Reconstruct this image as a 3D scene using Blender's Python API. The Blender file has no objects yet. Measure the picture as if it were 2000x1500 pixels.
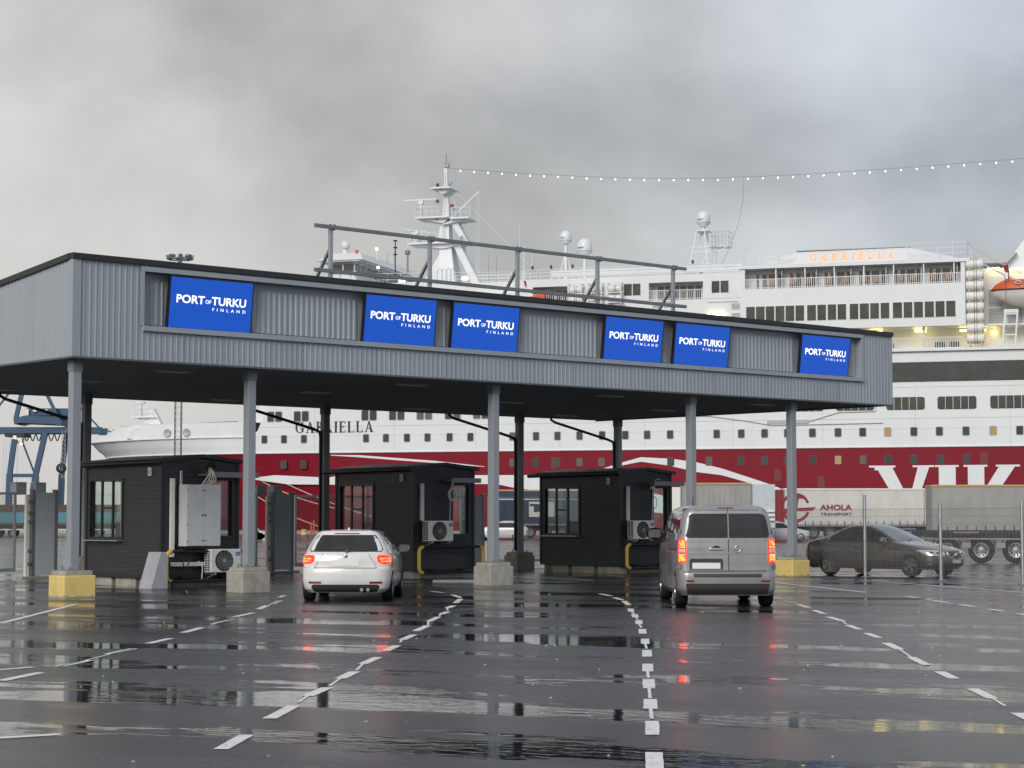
import bpy, bmesh, math, random
import numpy as np
from mathutils import Vector, Matrix
random.seed(7)
R = math.radians
scn = bpy.context.scene
COL = scn.collection

# ------------------------------------------------------------------ camera
cd = bpy.data.cameras.new('camera'); cam = bpy.data.objects.new('camera', cd); COL.objects.link(cam)
cam.location = (0, 0, 1.65); cam.rotation_euler = (R(90 + 3.843), 0, 0)
cd.sensor_width = 36.0; cd.lens = 3900 / 2000 * 36.0; cd.clip_start = 0.5; cd.clip_end = 20000
scn.camera = cam

# ------------------------------------------------------------------ sky
SUN_EL, SUN_AZ = 26, 203            # soft sun behind the camera
w = bpy.data.worlds.new('World'); scn.world = w; w.use_nodes = True
nt = w.node_tree; nt.nodes.clear()
def wn(t, **k):
    n = nt.nodes.new(t)
    for a, b in k.items(): setattr(n, a, b)
    return n
out = wn('ShaderNodeOutputWorld'); bg = wn('ShaderNodeBackground'); bg.inputs['Strength'].default_value = 0.1
sky = wn('ShaderNodeTexSky', sky_type='NISHITA', sun_disc=False)
sky.sun_elevation = R(SUN_EL); sky.sun_rotation = R(SUN_AZ); sky.air_density = 1.5; sky.dust_density = 3.0
tc = wn('ShaderNodeTexCoord')
mp = wn('ShaderNodeMapping'); mp.inputs['Scale'].default_value = (1.0, 1.0, 1.25); mp.inputs['Location'].default_value = (1.9, 4.46, 2.63)
nt.links.new(tc.outputs['Generated'], mp.inputs['Vector'])
n1 = wn('ShaderNodeTexNoise'); n1.inputs['Scale'].default_value = 6.5; n1.inputs['Detail'].default_value = 7; n1.inputs['Roughness'].default_value = 0.5; n1.inputs['Distortion'].default_value = 0.12
nt.links.new(mp.outputs[0], n1.inputs['Vector'])
r1 = wn('ShaderNodeValToRGB')
r1.color_ramp.elements[0].position = 0.34; r1.color_ramp.elements[0].color = (3.05, 3.06, 3.12, 1)
r1.color_ramp.elements[1].position = 0.68; r1.color_ramp.elements[1].color = (5.35, 5.35, 5.36, 1)
nt.links.new(n1.outputs['Fac'], r1.inputs['Fac'])
sp = wn('ShaderNodeSeparateXYZ'); nt.links.new(tc.outputs['Generated'], sp.inputs[0])
# bluer cloud on one side of the sky, warmer on the other
az = wn('ShaderNodeMapRange', interpolation_type='SMOOTHSTEP'); az.inputs['From Min'].default_value = -0.30; az.inputs['From Max'].default_value = 0.34; nt.links.new(sp.outputs['X'], az.inputs['Value'])
r2 = wn('ShaderNodeValToRGB')
r2.color_ramp.elements[0].position = 0.0; r2.color_ramp.elements[0].color = (1.02, 0.985, 0.965, 1)
r2.color_ramp.elements[1].position = 1.0; r2.color_ramp.elements[1].color = (0.93, 1.0, 1.12, 1)
e = r2.color_ramp.elements.new(0.5); e.color = (0.99, 0.985, 0.985, 1)
nt.links.new(az.outputs[0], r2.inputs['Fac'])
mul = wn('ShaderNodeMix', data_type='RGBA', blend_type='MULTIPLY'); mul.inputs['Factor'].default_value = 1
nt.links.new(r1.outputs['Color'], mul.inputs['A']); nt.links.new(r2.outputs['Color'], mul.inputs['B'])
# paler towards the horizon all the way round, most where the cloud thins in the west (left)
hz = wn('ShaderNodeMapRange', interpolation_type='SMOOTHSTEP'); hz.inputs['From Min'].default_value = -0.02; hz.inputs['From Max'].default_value = 0.17; hz.inputs['To Min'].default_value = 0.62; hz.inputs['To Max'].default_value = 0.0
wz = wn('ShaderNodeMath', operation='MULTIPLY_ADD'); wz.inputs[1].default_value = 0.30; nt.links.new(sp.outputs['X'], wz.inputs[0]); nt.links.new(sp.outputs['Z'], wz.inputs[2])
nt.links.new(wz.outputs[0], hz.inputs['Value'])
mh = wn('ShaderNodeMix', data_type='RGBA'); mh.inputs['B'].default_value = (5.62, 5.56, 5.52, 1)
nt.links.new(hz.outputs[0], mh.inputs['Factor']); nt.links.new(mul.outputs['Result'], mh.inputs['A'])
ms = wn('ShaderNodeMix', data_type='RGBA'); ms.inputs['Factor'].default_value = 0.12
nt.links.new(mh.outputs['Result'], ms.inputs['A']); nt.links.new(sky.outputs['Color'], ms.inputs['B'])
nt.links.new(ms.outputs['Result'], bg.inputs['Color']); nt.links.new(bg.outputs[0], out.inputs['Surface'])

# ------------------------------------------------------------------ sun
sd = bpy.data.lights.new('sun', 'SUN'); so = bpy.data.objects.new('sun', sd); COL.objects.link(so)
sd.energy = 1.5; sd.angle = R(28); sd.color = (1.0, 0.985, 0.965)
_az = R(SUN_AZ)
_d = Vector((math.sin(_az) * math.cos(R(SUN_EL)), math.cos(_az) * math.cos(R(SUN_EL)), math.sin(R(SUN_EL))))
so.rotation_euler = _d.to_track_quat('Z', 'Y').to_euler()

vs_ = scn.view_settings; vs_.view_transform = 'Standard'; vs_.look = 'None'; vs_.exposure = 0.42; vs_.gamma = 1.0; vs_.use_curve_mapping = False
scn.cycles.use_denoising = True
scn.cycles.max_bounces = 6; scn.cycles.transparent_max_bounces = 12
scn.cycles.sample_clamp_indirect = 6.0

# ------------------------------------------------------------------ materials
MATS = {}
def mat(name, col, rough=0.5, metal=0.0, var=0.0, vscale=3.0, bump=0.0, bscale=40.0, emit=None, estr=0.0, coat=0.0, dirt=None, dscale=1.5, trans=0.0, spec=None, streak=False):
    m = bpy.data.materials.new(name); m.use_nodes = True; t = m.node_tree
    b = t.nodes['Principled BSDF']
    c4 = (col[0], col[1], col[2], 1)
    b.inputs['Base Color'].default_value = c4; b.inputs['Roughness'].default_value = rough; b.inputs['Metallic'].default_value = metal
    if spec is not None: b.inputs['Specular IOR Level'].default_value = spec
    if coat: b.inputs['Coat Weight'].default_value = coat; b.inputs['Coat Roughness'].default_value = 0.06
    if trans: b.inputs['Transmission Weight'].default_value = trans
    if emit: b.inputs['Emission Color'].default_value = (*emit, 1); b.inputs['Emission Strength'].default_value = estr
    g = t.nodes.new('ShaderNodeNewGeometry')
    src = None
    if var or dirt:
        nz = t.nodes.new('ShaderNodeTexNoise'); nz.inputs['Scale'].default_value = vscale; nz.inputs['Detail'].default_value = 6; nz.inputs['Roughness'].default_value = 0.6
        if streak:
            mpn = t.nodes.new('ShaderNodeMapping'); mpn.inputs['Scale'].default_value = (1, 1, 0.12)
            t.links.new(g.outputs['Position'], mpn.inputs['Vector']); t.links.new(mpn.outputs[0], nz.inputs['Vector'])
        else: t.links.new(g.outputs['Position'], nz.inputs['Vector'])
        rr = t.nodes.new('ShaderNodeMapRange'); rr.inputs['From Min'].default_value = 0.3; rr.inputs['From Max'].default_value = 0.7
        rr.inputs['To Min'].default_value = 1 - var; rr.inputs['To Max'].default_value = 1 + var
        t.links.new(nz.outputs['Fac'], rr.inputs['Value'])
        vm = t.nodes.new('ShaderNodeVectorMath'); vm.operation = 'SCALE'; vm.inputs[0].default_value = col
        t.links.new(rr.outputs[0], vm.inputs['Scale']); src = vm.outputs[0]
        if dirt:
            nd = t.nodes.new('ShaderNodeTexNoise'); nd.inputs['Scale'].default_value = dscale; nd.inputs['Detail'].default_value = 8; nd.inputs['Roughness'].default_value = 0.7
            md2 = t.nodes.new('ShaderNodeMapping'); md2.inputs['Scale'].default_value = (1, 1, 0.35); md2.inputs['Location'].default_value = (5, 9, 2)
            t.links.new(g.outputs['Position'], md2.inputs['Vector']); t.links.new(md2.outputs[0], nd.inputs['Vector'])
            rd = t.nodes.new('ShaderNodeMapRange'); rd.inputs['From Min'].default_value = 0.52; rd.inputs['From Max'].default_value = 0.75; rd.inputs['To Max'].default_value = dirt[3]
            t.links.new(nd.outputs['Fac'], rd.inputs['Value'])
            mx = t.nodes.new('ShaderNodeMix'); mx.data_type = 'RGBA'; mx.inputs['B'].default_value = (*dirt[:3], 1)
            t.links.new(rd.outputs[0], mx.inputs['Factor']); t.links.new(src, mx.inputs['A']); src = mx.outputs['Result']
        t.links.new(src, b.inputs['Base Color'])
        rv = t.nodes.new('ShaderNodeMapRange'); rv.inputs['To Min'].default_value = max(0.02, rough - 0.12); rv.inputs['To Max'].default_value = min(1, rough + 0.12)
        t.links.new(nz.outputs['Fac'], rv.inputs['Value']); t.links.new(rv.outputs[0], b.inputs['Roughness'])
    if bump:
        nb = t.nodes.new('ShaderNodeTexNoise'); nb.inputs['Scale'].default_value = bscale; nb.inputs['Detail'].default_value = 4
        t.links.new(g.outputs['Position'], nb.inputs['Vector'])
        bm_ = t.nodes.new('ShaderNodeBump'); bm_.inputs['Strength'].default_value = bump; bm_.inputs['Distance'].default_value = 0.02
        t.links.new(nb.outputs['Fac'], bm_.inputs['Height']); t.links.new(bm_.outputs[0], b.inputs['Normal'])
    MATS[name] = m
    return m

mat('fascia', (0.315, 0.355, 0.39), 0.42, var=0.07, vscale=1.2, dirt=(0.21, 0.23, 0.25, 0.3), dscale=0.9, streak=True)
mat('fascia_b', (0.303, 0.342, 0.376), 0.40, var=0.07, vscale=1.2, dirt=(0.21, 0.23, 0.25, 0.3), dscale=0.9, streak=True)
mat('fascia_c', (0.328, 0.368, 0.402), 0.45, var=0.07, vscale=1.2, dirt=(0.22, 0.24, 0.26, 0.3), dscale=1.1, streak=True)
mat('ship_glass_b', (0.09, 0.10, 0.10), 0.2, var=0.3, vscale=0.5)
mat('ship_glass_c', (0.02, 0.026, 0.03), 0.05, spec=0.7)
mat('fence_wire', (0.22, 0.225, 0.23), 0.5, metal=0.3)
mat('fascia_dark', (0.10, 0.112, 0.122), 0.45, var=0.06)
mat('roof_trim', (0.022, 0.024, 0.027), 0.45, var=0.1)
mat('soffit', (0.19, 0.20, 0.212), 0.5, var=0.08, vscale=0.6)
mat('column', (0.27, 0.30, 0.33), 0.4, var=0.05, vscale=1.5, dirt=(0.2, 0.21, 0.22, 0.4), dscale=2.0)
mat('galv', (0.42, 0.44, 0.46), 0.38, metal=0.75, var=0.15, vscale=6)
mat('galv_dark', (0.22, 0.235, 0.25), 0.42, metal=0.5, var=0.15, vscale=5)
mat('concrete', (0.36, 0.345, 0.30), 0.75, var=0.18, vscale=5, bump=0.4, bscale=30, dirt=(0.13, 0.125, 0.11, 0.8), dscale=2.2)
mat('concrete_grey', (0.38, 0.40, 0.42), 0.6, var=0.08, vscale=4, bump=0.2)
mat('yellow_paint', (0.74, 0.57, 0.20), 0.5, var=0.06, vscale=5, bump=0.15, bscale=20, dirt=(0.40, 0.30, 0.12, 0.5), dscale=3)
mat('yellow_pipe', (0.72, 0.47, 0.07), 0.4, var=0.07, dirt=(0.35, 0.24, 0.08, 0.5), dscale=7)
mat('black_clad', (0.036, 0.038, 0.043), 0.42, var=0.12, vscale=2)
mat('black_trim', (0.013, 0.014, 0.016), 0.42, var=0.1)
mat('glass_dark', (0.02, 0.025, 0.028), 0.04, spec=0.7)
mat('booth_int', (0.70, 0.71, 0.66), 0.7, var=0.1)
mat('booth_floor', (0.12, 0.11, 0.10), 0.7)
mat('wood', (0.34, 0.22, 0.10), 0.5, var=0.12)
mat('cabinet', (0.60, 0.625, 0.64), 0.42, var=0.04, dirt=(0.32, 0.33, 0.33, 0.35), dscale=3)
mat('white_plastic', (0.75, 0.75, 0.71), 0.45, var=0.05, dirt=(0.38, 0.37, 0.33, 0.35), dscale=4)
mat('grey_plastic', (0.30, 0.31, 0.32), 0.5)
mat('dark_plastic', (0.03, 0.031, 0.033), 0.5)
mat('black_rubber', (0.012, 0.012, 0.013), 0.75, var=0.2)
mat('panel_grey', (0.50, 0.55, 0.585), 0.45, var=0.05, dirt=(0.20, 0.22, 0.23, 0.4), dscale=1.5)
mat('blue_logo', (0.03, 0.16, 0.50), 0.4)
mat('screen_blue', (0.004, 0.02, 0.12), 0.25, emit=(0.005, 0.056, 0.345), estr=1.0)
mat('screen_white', (0.8, 0.8, 0.8), 0.4, emit=(1.0, 1.0, 1.0), estr=0.75)
mat('bezel', (0.008, 0.008, 0.01), 0.35)
mat('road_paint', (0.80, 0.80, 0.78), 0.4, var=0.10, vscale=9, dirt=(0.25, 0.25, 0.25, 0.9), dscale=9)
mat('car_white', (0.68, 0.68, 0.67), 0.28, coat=1.0, var=0.02, dirt=(0.42, 0.41, 0.38, 0.3), dscale=2)
mat('van_silver', (0.285, 0.29, 0.295), 0.34, metal=0.35, coat=0.8, var=0.05, vscale=2, dirt=(0.17, 0.17, 0.165, 0.5), dscale=2.5)
mat('sedan_paint', (0.15, 0.142, 0.133), 0.28, metal=0.6, coat=1.0, var=0.06, dirt=(0.10, 0.095, 0.085, 0.35), dscale=2)
mat('car_glass', (0.010, 0.011, 0.012), 0.03, coat=0.5, spec=0.6)
mat('windscreen', (0.30, 0.33, 0.37), 0.05, metal=0.75)
mat('mirror_glass', (0.16, 0.17, 0.18), 0.06, metal=0.9)
mat('chrome', (0.7, 0.7, 0.7), 0.12, metal=1.0)
mat('alloy', (0.33, 0.33, 0.34), 0.3, metal=0.8)
mat('tail_red', (0.35, 0.01, 0.01), 0.2, emit=(1.0, 0.016, 0.010), estr=1.9, coat=1)
mat('tail_glow', (0.6, 0.1, 0.02), 0.2, emit=(1.0, 0.09, 0.012), estr=4.2)
mat('lens_red', (0.22, 0.006, 0.008), 0.15, coat=1)
mat('lens_clear', (0.55, 0.56, 0.58), 0.08, metal=0.3, coat=1)
mat('plate', (0.75, 0.75, 0.75), 0.4)
mat('plate_blue', (0.02, 0.06, 0.35), 0.4)
mat('ink', (0.012, 0.012, 0.014), 0.5)
mat('ship_white', (0.68, 0.705, 0.725), 0.45, var=0.035, vscale=0.35, dirt=(0.60, 0.59, 0.57, 0.45), dscale=0.25, streak=True)
mat('ship_red', (0.20, 0.005, 0.018), 0.5, var=0.08, vscale=0.3, dirt=(0.14, 0.008, 0.018, 0.4), dscale=0.25, streak=True, spec=0.2)
mat('ship_red_lines', (0.13, 0.010, 0.016), 0.5)
mat('ship_grey', (0.40, 0.41, 0.42), 0.5, var=0.06)
mat('ship_glass', (0.035, 0.045, 0.048), 0.06, spec=0.6, var=0.25, vscale=0.6)
mat('ship_glass_green', (0.045, 0.056, 0.05), 0.08, var=0.3, vscale=0.8)
mat('ship_navy', (0.018, 0.022, 0.035), 0.25, var=0.1)
mat('lit_glass', (0.25, 0.18, 0.08), 0.2, emit=(1.0, 0.68, 0.28), estr=0.10)
mat('lamp_warm', (0.8, 0.75, 0.5), 0.4, emit=(1.0, 0.85, 0.45), estr=3.5)
mat('lamp_yellow', (0.8, 0.75, 0.4), 0.4, emit=(1.0, 0.76, 0.20), estr=6.5)
mat('bulb', (0.9, 0.85, 0.7), 0.4, emit=(1.0, 0.85, 0.58), estr=3.0)
mat('neon', (0.9, 0.4, 0.2), 0.4, emit=(1.0, 0.24, 0.05), estr=0.75)
mat('boat_orange', (0.55, 0.09, 0.02), 0.45, var=0.1, vscale=2)
mat('boat_white', (0.60, 0.58, 0.53), 0.4, var=0.08, vscale=1, dirt=(0.36, 0.33, 0.27, 0.5), dscale=0.8)
mat('chair_brown', (0.36, 0.19, 0.09), 0.6)
mat('dome_white', (0.68, 0.72, 0.75), 0.35, var=0.03)
mat('crane_blue', (0.012, 0.058, 0.125), 0.45, var=0.1, vscale=0.5, dirt=(0.05, 0.07, 0.10, 0.5), dscale=0.5)
mat('tarp_white', (0.58, 0.57, 0.53), 0.55, var=0.06, vscale=0.8, dirt=(0.34, 0.33, 0.29, 0.55), dscale=0.6)
mat('tarp_grey', (0.30, 0.30, 0.285), 0.55, var=0.10, vscale=0.7, dirt=(0.2, 0.2, 0.19, 0.5), dscale=0.5)
mat('tarp_navy', (0.018, 0.03, 0.07), 0.5, var=0.1)
mat('truck_dark', (0.018, 0.019, 0.021), 0.6, var=0.2)
mat('rust_red', (0.24, 0.02, 0.025), 0.5, var=0.1)
mat('teal', (0.06, 0.20, 0.25), 0.5, var=0.1)
mat('brown_box', (0.10, 0.075, 0.06), 0.6, var=0.15, vscale=0.5)
mat('logo_red', (0.26, 0.015, 0.03), 0.5)
mat('orange_post', (0.55, 0.14, 0.06), 0.5)
mat('timber', (0.50, 0.34, 0.17), 0.7, var=0.1)
mat('rope', (0.50, 0.44, 0.36), 0.8)

def lamp_cells(name, ca, cb, strength):
    m = MATS[name]; t = m.node_tree; b = t.nodes['Principled BSDF']; g = t.nodes.new('ShaderNodeNewGeometry')
    v = t.nodes.new('ShaderNodeTexVoronoi'); v.inputs['Scale'].default_value = 22.0; t.links.new(g.outputs['Position'], v.inputs['Vector'])
    n = t.nodes.new('ShaderNodeMapRange'); n.inputs['From Min'].default_value = 0.1; n.inputs['From Max'].default_value = 0.75; t.links.new(v.outputs['Distance'], n.inputs['Value'])
    x = t.nodes.new('ShaderNodeMix'); x.data_type = 'RGBA'; x.inputs['A'].default_value = (*ca, 1); x.inputs['B'].default_value = (*cb, 1)
    t.links.new(n.outputs[0], x.inputs['Factor']); t.links.new(x.outputs['Result'], b.inputs['Emission Color']); b.inputs['Emission Strength'].default_value = strength
lamp_cells('tail_glow', (1.0, 0.16, 0.02), (0.75, 0.012, 0.008), 6.0)
# ------------------------------------------------------------------ mesh helpers
class MB:
    def __init__(s): s.v, s.f, s.m, s.s = [], [], [], []
    def add(s, vs, fs, mi=0, sm=False):
        o = len(s.v); s.v += [tuple(map(float, p)) for p in vs]
        for f in fs: s.f.append(tuple(i + o for i in f)); s.m.append(mi); s.s.append(sm)
        return s
    def quad(s, a, b, c, d, mi=0): return s.add([a, b, c, d], [(0, 1, 2, 3)], mi)
    def box(s, x0, x1, y0, y1, z0, z1, mi=0):
        v = [(x0, y0, z0), (x1, y0, z0), (x1, y1, z0), (x0, y1, z0), (x0, y0, z1), (x1, y0, z1), (x1, y1, z1), (x0, y1, z1)]
        return s.add(v, [(3, 2, 1, 0), (4, 5, 6, 7), (0, 1, 5, 4), (1, 2, 6, 5), (2, 3, 7, 6), (3, 0, 4, 7)], mi)
    def bar(s, p, q, w_, h=None, mi=0):
        p, q = Vector(p), Vector(q); h = w_ if h is None else h
        d = (q - p).normalized(); up = Vector((0, 0, 1)) if abs(d.z) < 0.95 else Vector((0, 1, 0))
        a = d.cross(up).normalized() * (w_ / 2); b = a.cross(d).normalized() * (h / 2)
        v = [p - a - b, p + a - b, p + a + b, p - a + b, q - a - b, q + a - b, q + a + b, q - a + b]
        return s.add(v, [(3, 2, 1, 0), (4, 5, 6, 7), (0, 1, 5, 4), (1, 2, 6, 5), (2, 3, 7, 6), (3, 0, 4, 7)], mi)
    def tube(s, pts, r, n=8, mi=0, caps=True):
        pts = [Vector(p) for p in pts]; rs = r if isinstance(r, (list, tuple)) else [r] * len(pts)
        rings = []; prev = None
        for i, p in enumerate(pts):
            d = (pts[min(i + 1, len(pts) - 1)] - pts[max(i - 1, 0)]).normalized()
            if prev is None:
                up = Vector((0, 0, 1)) if abs(d.z) < 0.9 else Vector((1, 0, 0)); a = d.cross(up).normalized()
            else: a = (prev - d * prev.dot(d)).normalized()
            prev = a; b = d.cross(a)
            rings.append([p + (a * math.cos(2 * math.pi * k / n) + b * math.sin(2 * math.pi * k / n)) * rs[i] for k in range(n)])
        vs = [x for rg in rings for x in rg]; fs = []
        for i in range(len(rings) - 1):
            for k in range(n):
                k2 = (k + 1) % n; fs.append((i * n + k, i * n + k2, (i + 1) * n + k2, (i + 1) * n + k))
        s.add(vs, fs, mi, True)
        if caps: s.add(rings[0], [tuple(range(n))[::-1]], mi); s.add(rings[-1], [tuple(range(n))], mi)
        return s
    def cyl(s, p, q, r, r2=None, n=16, mi=0): return s.tube([p, q], [r, r if r2 is None else r2], n, mi)
    def lathe(s, prof, c=(0, 0, 0), axis='z', n=24, mi=0, sm=True):
        vs, fs = [], []
        for (r, h) in prof:
            for k in range(n):
                a = 2 * math.pi * k / n; x, y = r * math.cos(a), r * math.sin(a)
                vs.append({'z': (c[0] + x, c[1] + y, c[2] + h), 'y': (c[0] + x, c[1] + h, c[2] + y), 'x': (c[0] + h, c[1] + x, c[2] + y)}[axis])
        for i in range(len(prof) - 1):
            for k in range(n):
                k2 = (k + 1) % n; fs.append((i * n + k, i * n + k2, (i + 1) * n + k2, (i + 1) * n + k))
        return s.add(vs, fs, mi, sm)
    def prism(s, poly, axis, a, b, mi=0):
        # polygon in the two remaining axes, extruded a..b along axis
        def pt(p, t): return {'x': (t, p[0], p[1]), 'y': (p[0], t, p[1]), 'z': (p[0], p[1], t)}[axis]
        n = len(poly); vs = [pt(p, a) for p in poly] + [pt(p, b) for p in poly]
        fs = [tuple(range(n))[::-1], tuple(range(n, 2 * n))] + [(i, (i + 1) % n, n + (i + 1) % n, n + i) for i in range(n)]
        return s.add(vs, fs, mi)
    def rrect(s, x0, x1, z0, z1, r, y0, y1, mi=0, axis='y', k=4):
        poly = []
        for cx, cz, a0 in ((x1 - r, z1 - r, 0), (x0 + r, z1 - r, 90), (x0 + r, z0 + r, 180), (x1 - r, z0 + r, 270)):
            for i in range(k + 1):
                a = R(a0 + 90 * i / k); poly.append((cx + r * math.cos(a), cz + r * math.sin(a)))
        return s.prism(poly, axis, y0, y1, mi)
    def corr(s, o, du, dv, lu, lv, pitch, depth, nrm, mi=0, duty=0.5, phase=0.0):
        # trapezoid-ribbed sheet: ribs run along dv, repeat along du; o corner, nrm outward
        o, du, dv, nrm = Vector(o), Vector(du), Vector(dv), Vector(nrm); t = 0.14 * pitch
        xs = []; k = math.floor(-phase / pitch) - 1
        while k * pitch + phase < lu:
            b = k * pitch + phase
            for x, h in ((b, 0), (b + pitch * (1 - duty) - t, 0), (b + pitch * (1 - duty), depth), (b + pitch - t, depth)): xs.append((x, h))
            k += 1
        def hh(x):
            for (x0, h0), (x1, h1) in zip(xs, xs[1:]):
                if x0 <= x <= x1: return h0 + (h1 - h0) * ((x - x0) / max(1e-9, x1 - x0))
            return 0
        pts = [(0, hh(0))] + [p for p in xs if 1e-4 < p[0] < lu - 1e-4] + [(lu, hh(lu))]
        vs = []
        for x, h in pts:
            b = o + du * x + nrm * h; vs += [b, b + dv * lv]
        return s.add(vs, [(2 * i, 2 * i + 2, 2 * i + 3, 2 * i + 1) for i in range(len(pts) - 1)], mi)
    def build(s, name, mats, parent=None, loc=None, rz=0.0, bev=0.0, sharp=None, label=None, kind=None):
        me = bpy.data.meshes.new(name); me.from_pydata(s.v, [], s.f)
        for m in (mats if isinstance(mats, (list, tuple)) else [mats]): me.materials.append(MATS[m])
        me.polygons.foreach_set('material_index', s.m); me.polygons.foreach_set('use_smooth', s.s)
        me.validate(); me.update()
        if sharp: me.set_sharp_from_angle(angle=R(sharp))
        o = bpy.data.objects.new(name, me); COL.objects.link(o)
        if parent is not None: o.parent = parent
        if loc is not None: o.location = loc
        o.rotation_euler = (0, 0, rz)
        if bev:
            b = o.modifiers.new('edge', 'BEVEL'); b.width = bev; b.segments = 2; b.limit_method = 'ANGLE'; b.angle_limit = R(40)
        if label: o['label'] = label
        if kind: o['kind'] = kind
        return o

def tag(o, label, cat, group=None):
    o['label'] = label; o['category'] = cat
    if group: o['group'] = group
    return o
def thing(name, label, cat, loc=(0, 0, 0), rz=0.0, group=None):
    o = bpy.data.objects.new(name, None); COL.objects.link(o); o.location = loc; o.rotation_euler = (0, 0, rz); o.empty_display_size = 0.2
    return tag(o, label, cat, group)
def copy_tree(o, parent=None):
    c = o.copy(); COL.objects.link(c)
    if parent is not None: c.parent = parent
    for ch in list(o.children): copy_tree(ch, c)
    return c

_TXT = {}
def text_polys(t, space=1.0, bold=0.0):
    cu = bpy.data.curves.new('txt', 'FONT'); cu.body = t; cu.space_character = space; cu.offset = bold; cu.resolution_u = 4
    ob = bpy.data.objects.new('txt', cu); COL.objects.link(ob)
    dg = bpy.context.evaluated_depsgraph_get(); me = ob.evaluated_get(dg).to_mesh()
    vs = [tuple(v_.co) for v_ in me.vertices]; fs = [tuple(p.vertices) for p in me.polygons]
    ob.evaluated_get(dg).to_mesh_clear(); bpy.data.objects.remove(ob); bpy.data.curves.remove(cu)
    return vs, fs
def add_text(mb, t, x0, x1, z0, z1, y, mi=0, space=1.0, bold=0.0, flip=False, axis='y', thick=0.0):
    # letters fitted to the box x0..x1, z0..z1 in the plane y
    vs, fs = text_polys(t, space, bold)
    ax = [p[0] for p in vs]; az = [p[1] for p in vs]; a0, a1, b0, b1 = min(ax), max(ax), min(az), max(az)
    o = []
    for p in vs:
        X = x0 + (p[0] - a0) / (a1 - a0) * (x1 - x0); Z = z0 + (p[1] - b0) / (b1 - b0) * (z1 - z0)
        o.append((X, y, Z) if axis == 'y' else (y, X, Z))
    mb.add(o, fs, mi)

# serif capitals drawn from strokes, unit height
def serif(ch):
    P = []; T, t, sh = 0.20, 0.075, 0.055
    def rect(a, b, c, d): P.append([(a, c), (b, c), (b, d), (a, d)])
    def ring(cx, cy, rx, ry, a0, a1, th, tv, n=14):
        for i in range(n):
            q = []
            for a, inner in ((a0 + (a1 - a0) * i / n, 0), (a0 + (a1 - a0) * (i + 1) / n, 0), (a0 + (a1 - a0) * (i + 1) / n, 1), (a0 + (a1 - a0) * i / n, 1)):
                ar = R(a); q.append((cx + (rx - inner * th) * math.cos(ar), cy + (ry - inner * tv) * math.sin(ar)))
            P.append(q)
    def stem(x, w_=T, top=True, bot=True):
        rect(x, x + w_, 0, 1)
        if bot: rect(x - 0.08, x + w_ + 0.08, 0, sh)
        if top: rect(x - 0.08, x + w_ + 0.08, 1 - sh, 1)
    if ch == 'I': stem(0.08); w_ = 0.36
    elif ch == 'L': stem(0.08); rect(0.28, 0.72, 0, t); rect(0.66, 0.72, 0, 0.26); w_ = 0.74
    elif ch == 'E':
        stem(0.08)
        for z in (0, 0.47, 1 - t): rect(0.28, 0.66 if z != 0.47 else 0.52, z, z + t)
        rect(0.62, 0.68, 0, 0.24); rect(0.60, 0.66, 0.78, 1); rect(0.49, 0.54, 0.38, 0.64); w_ = 0.72
    elif ch == 'A':
        P.append([(0.10, 0), (0.19, 0), (0.50, 1), (0.42, 1)]); P.append([(0.62, 0), (0.86, 0), (0.52, 1), (0.38, 1)])
        rect(0.26, 0.66, 0.30, 0.37); rect(0.0, 0.28, 0, sh); rect(0.53, 0.95, 0, sh); w_ = 0.95
    elif ch == 'B':
        stem(0.08); ring(0.30, 0.755, 0.30, 0.245, -90, 90, 0.17, 0.07); ring(0.30, 0.26, 0.36, 0.26, -90, 90, 0.19, 0.07)
        rect(0.2, 0.34, 0, 0.07); rect(0.2, 0.34, 0.47, 0.54); rect(0.2, 0.34, 0.93, 1); w_ = 0.70
    elif ch == 'R':
        stem(0.08); ring(0.30, 0.74, 0.32, 0.26, -90, 90, 0.18, 0.07); rect(0.2, 0.34, 0.48, 0.55); rect(0.2, 0.34, 0.93, 1)
        P.append([(0.34, 0.52), (0.54, 0.52), (0.84, 0), (0.60, 0)]); rect(0.56, 0.92, 0, sh); w_ = 0.90
    elif ch == 'G':
        ring(0.48, 0.5, 0.46, 0.52, 42, 318, 0.19, 0.06, 22); rect(0.66, 0.86, 0.08, 0.42); rect(0.54, 0.94, 0.40, 0.455); rect(0.78, 0.84, 0.68, 0.98); w_ = 0.94
    elif ch == 'V':
        P.append([(0.10, 1), (0.42, 1), (0.70, 0), (0.50, 0)]); P.append([(0.90, 1), (1.02, 1), (0.70, 0), (0.56, 0)]); rect(0, 0.52, 1 - sh, 1); rect(0.78, 1.12, 1 - sh, 1); w_ = 1.12
    elif ch == 'K':
        stem(0.08, 0.26); P.append([(0.34, 0.40), (0.52, 0.40), (1.02, 1), (0.80, 1)]); P.append([(0.40, 0.50), (0.62, 0.62), (1.05, 0), (0.74, 0)])
        rect(0.68, 1.14, 1 - sh, 1); rect(0.66, 1.16, 0, sh); w_ = 1.16
    else: w_ = 0.5
    return P, w_
def add_serif(mb, word, x0, x1, z0, z1, y, th=0.03, gap=0.16, mi=0):
    tot = sum(serif(c)[1] for c in word) + gap * (len(word) - 1); k = (x1 - x0) / tot; x = 0; j = 0
    for c in word:
        P, w_ = serif(c)
        for p in P:
            mb.prism([(x0 + (x + a) * k, z0 + b * (z1 - z0)) for a, b in p], 'y', y, y - th - 0.002 * (j % 9), mi); j += 1
        x += w_ + gap

# frame of the checkpoint: a runs along the canopy front, b into the lanes
FA = Vector((-9.16, 41.49, 0)); FU = Vector((0.7513, 0.66, 0)); FV = Vector((-0.66, 0.7513, 0)); FRZ = math.atan2(0.66, 0.7513)
def CF(a, b, z=0.0): p = FA + FU * a + FV * b; return Vector((p.x, p.y, z))

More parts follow.
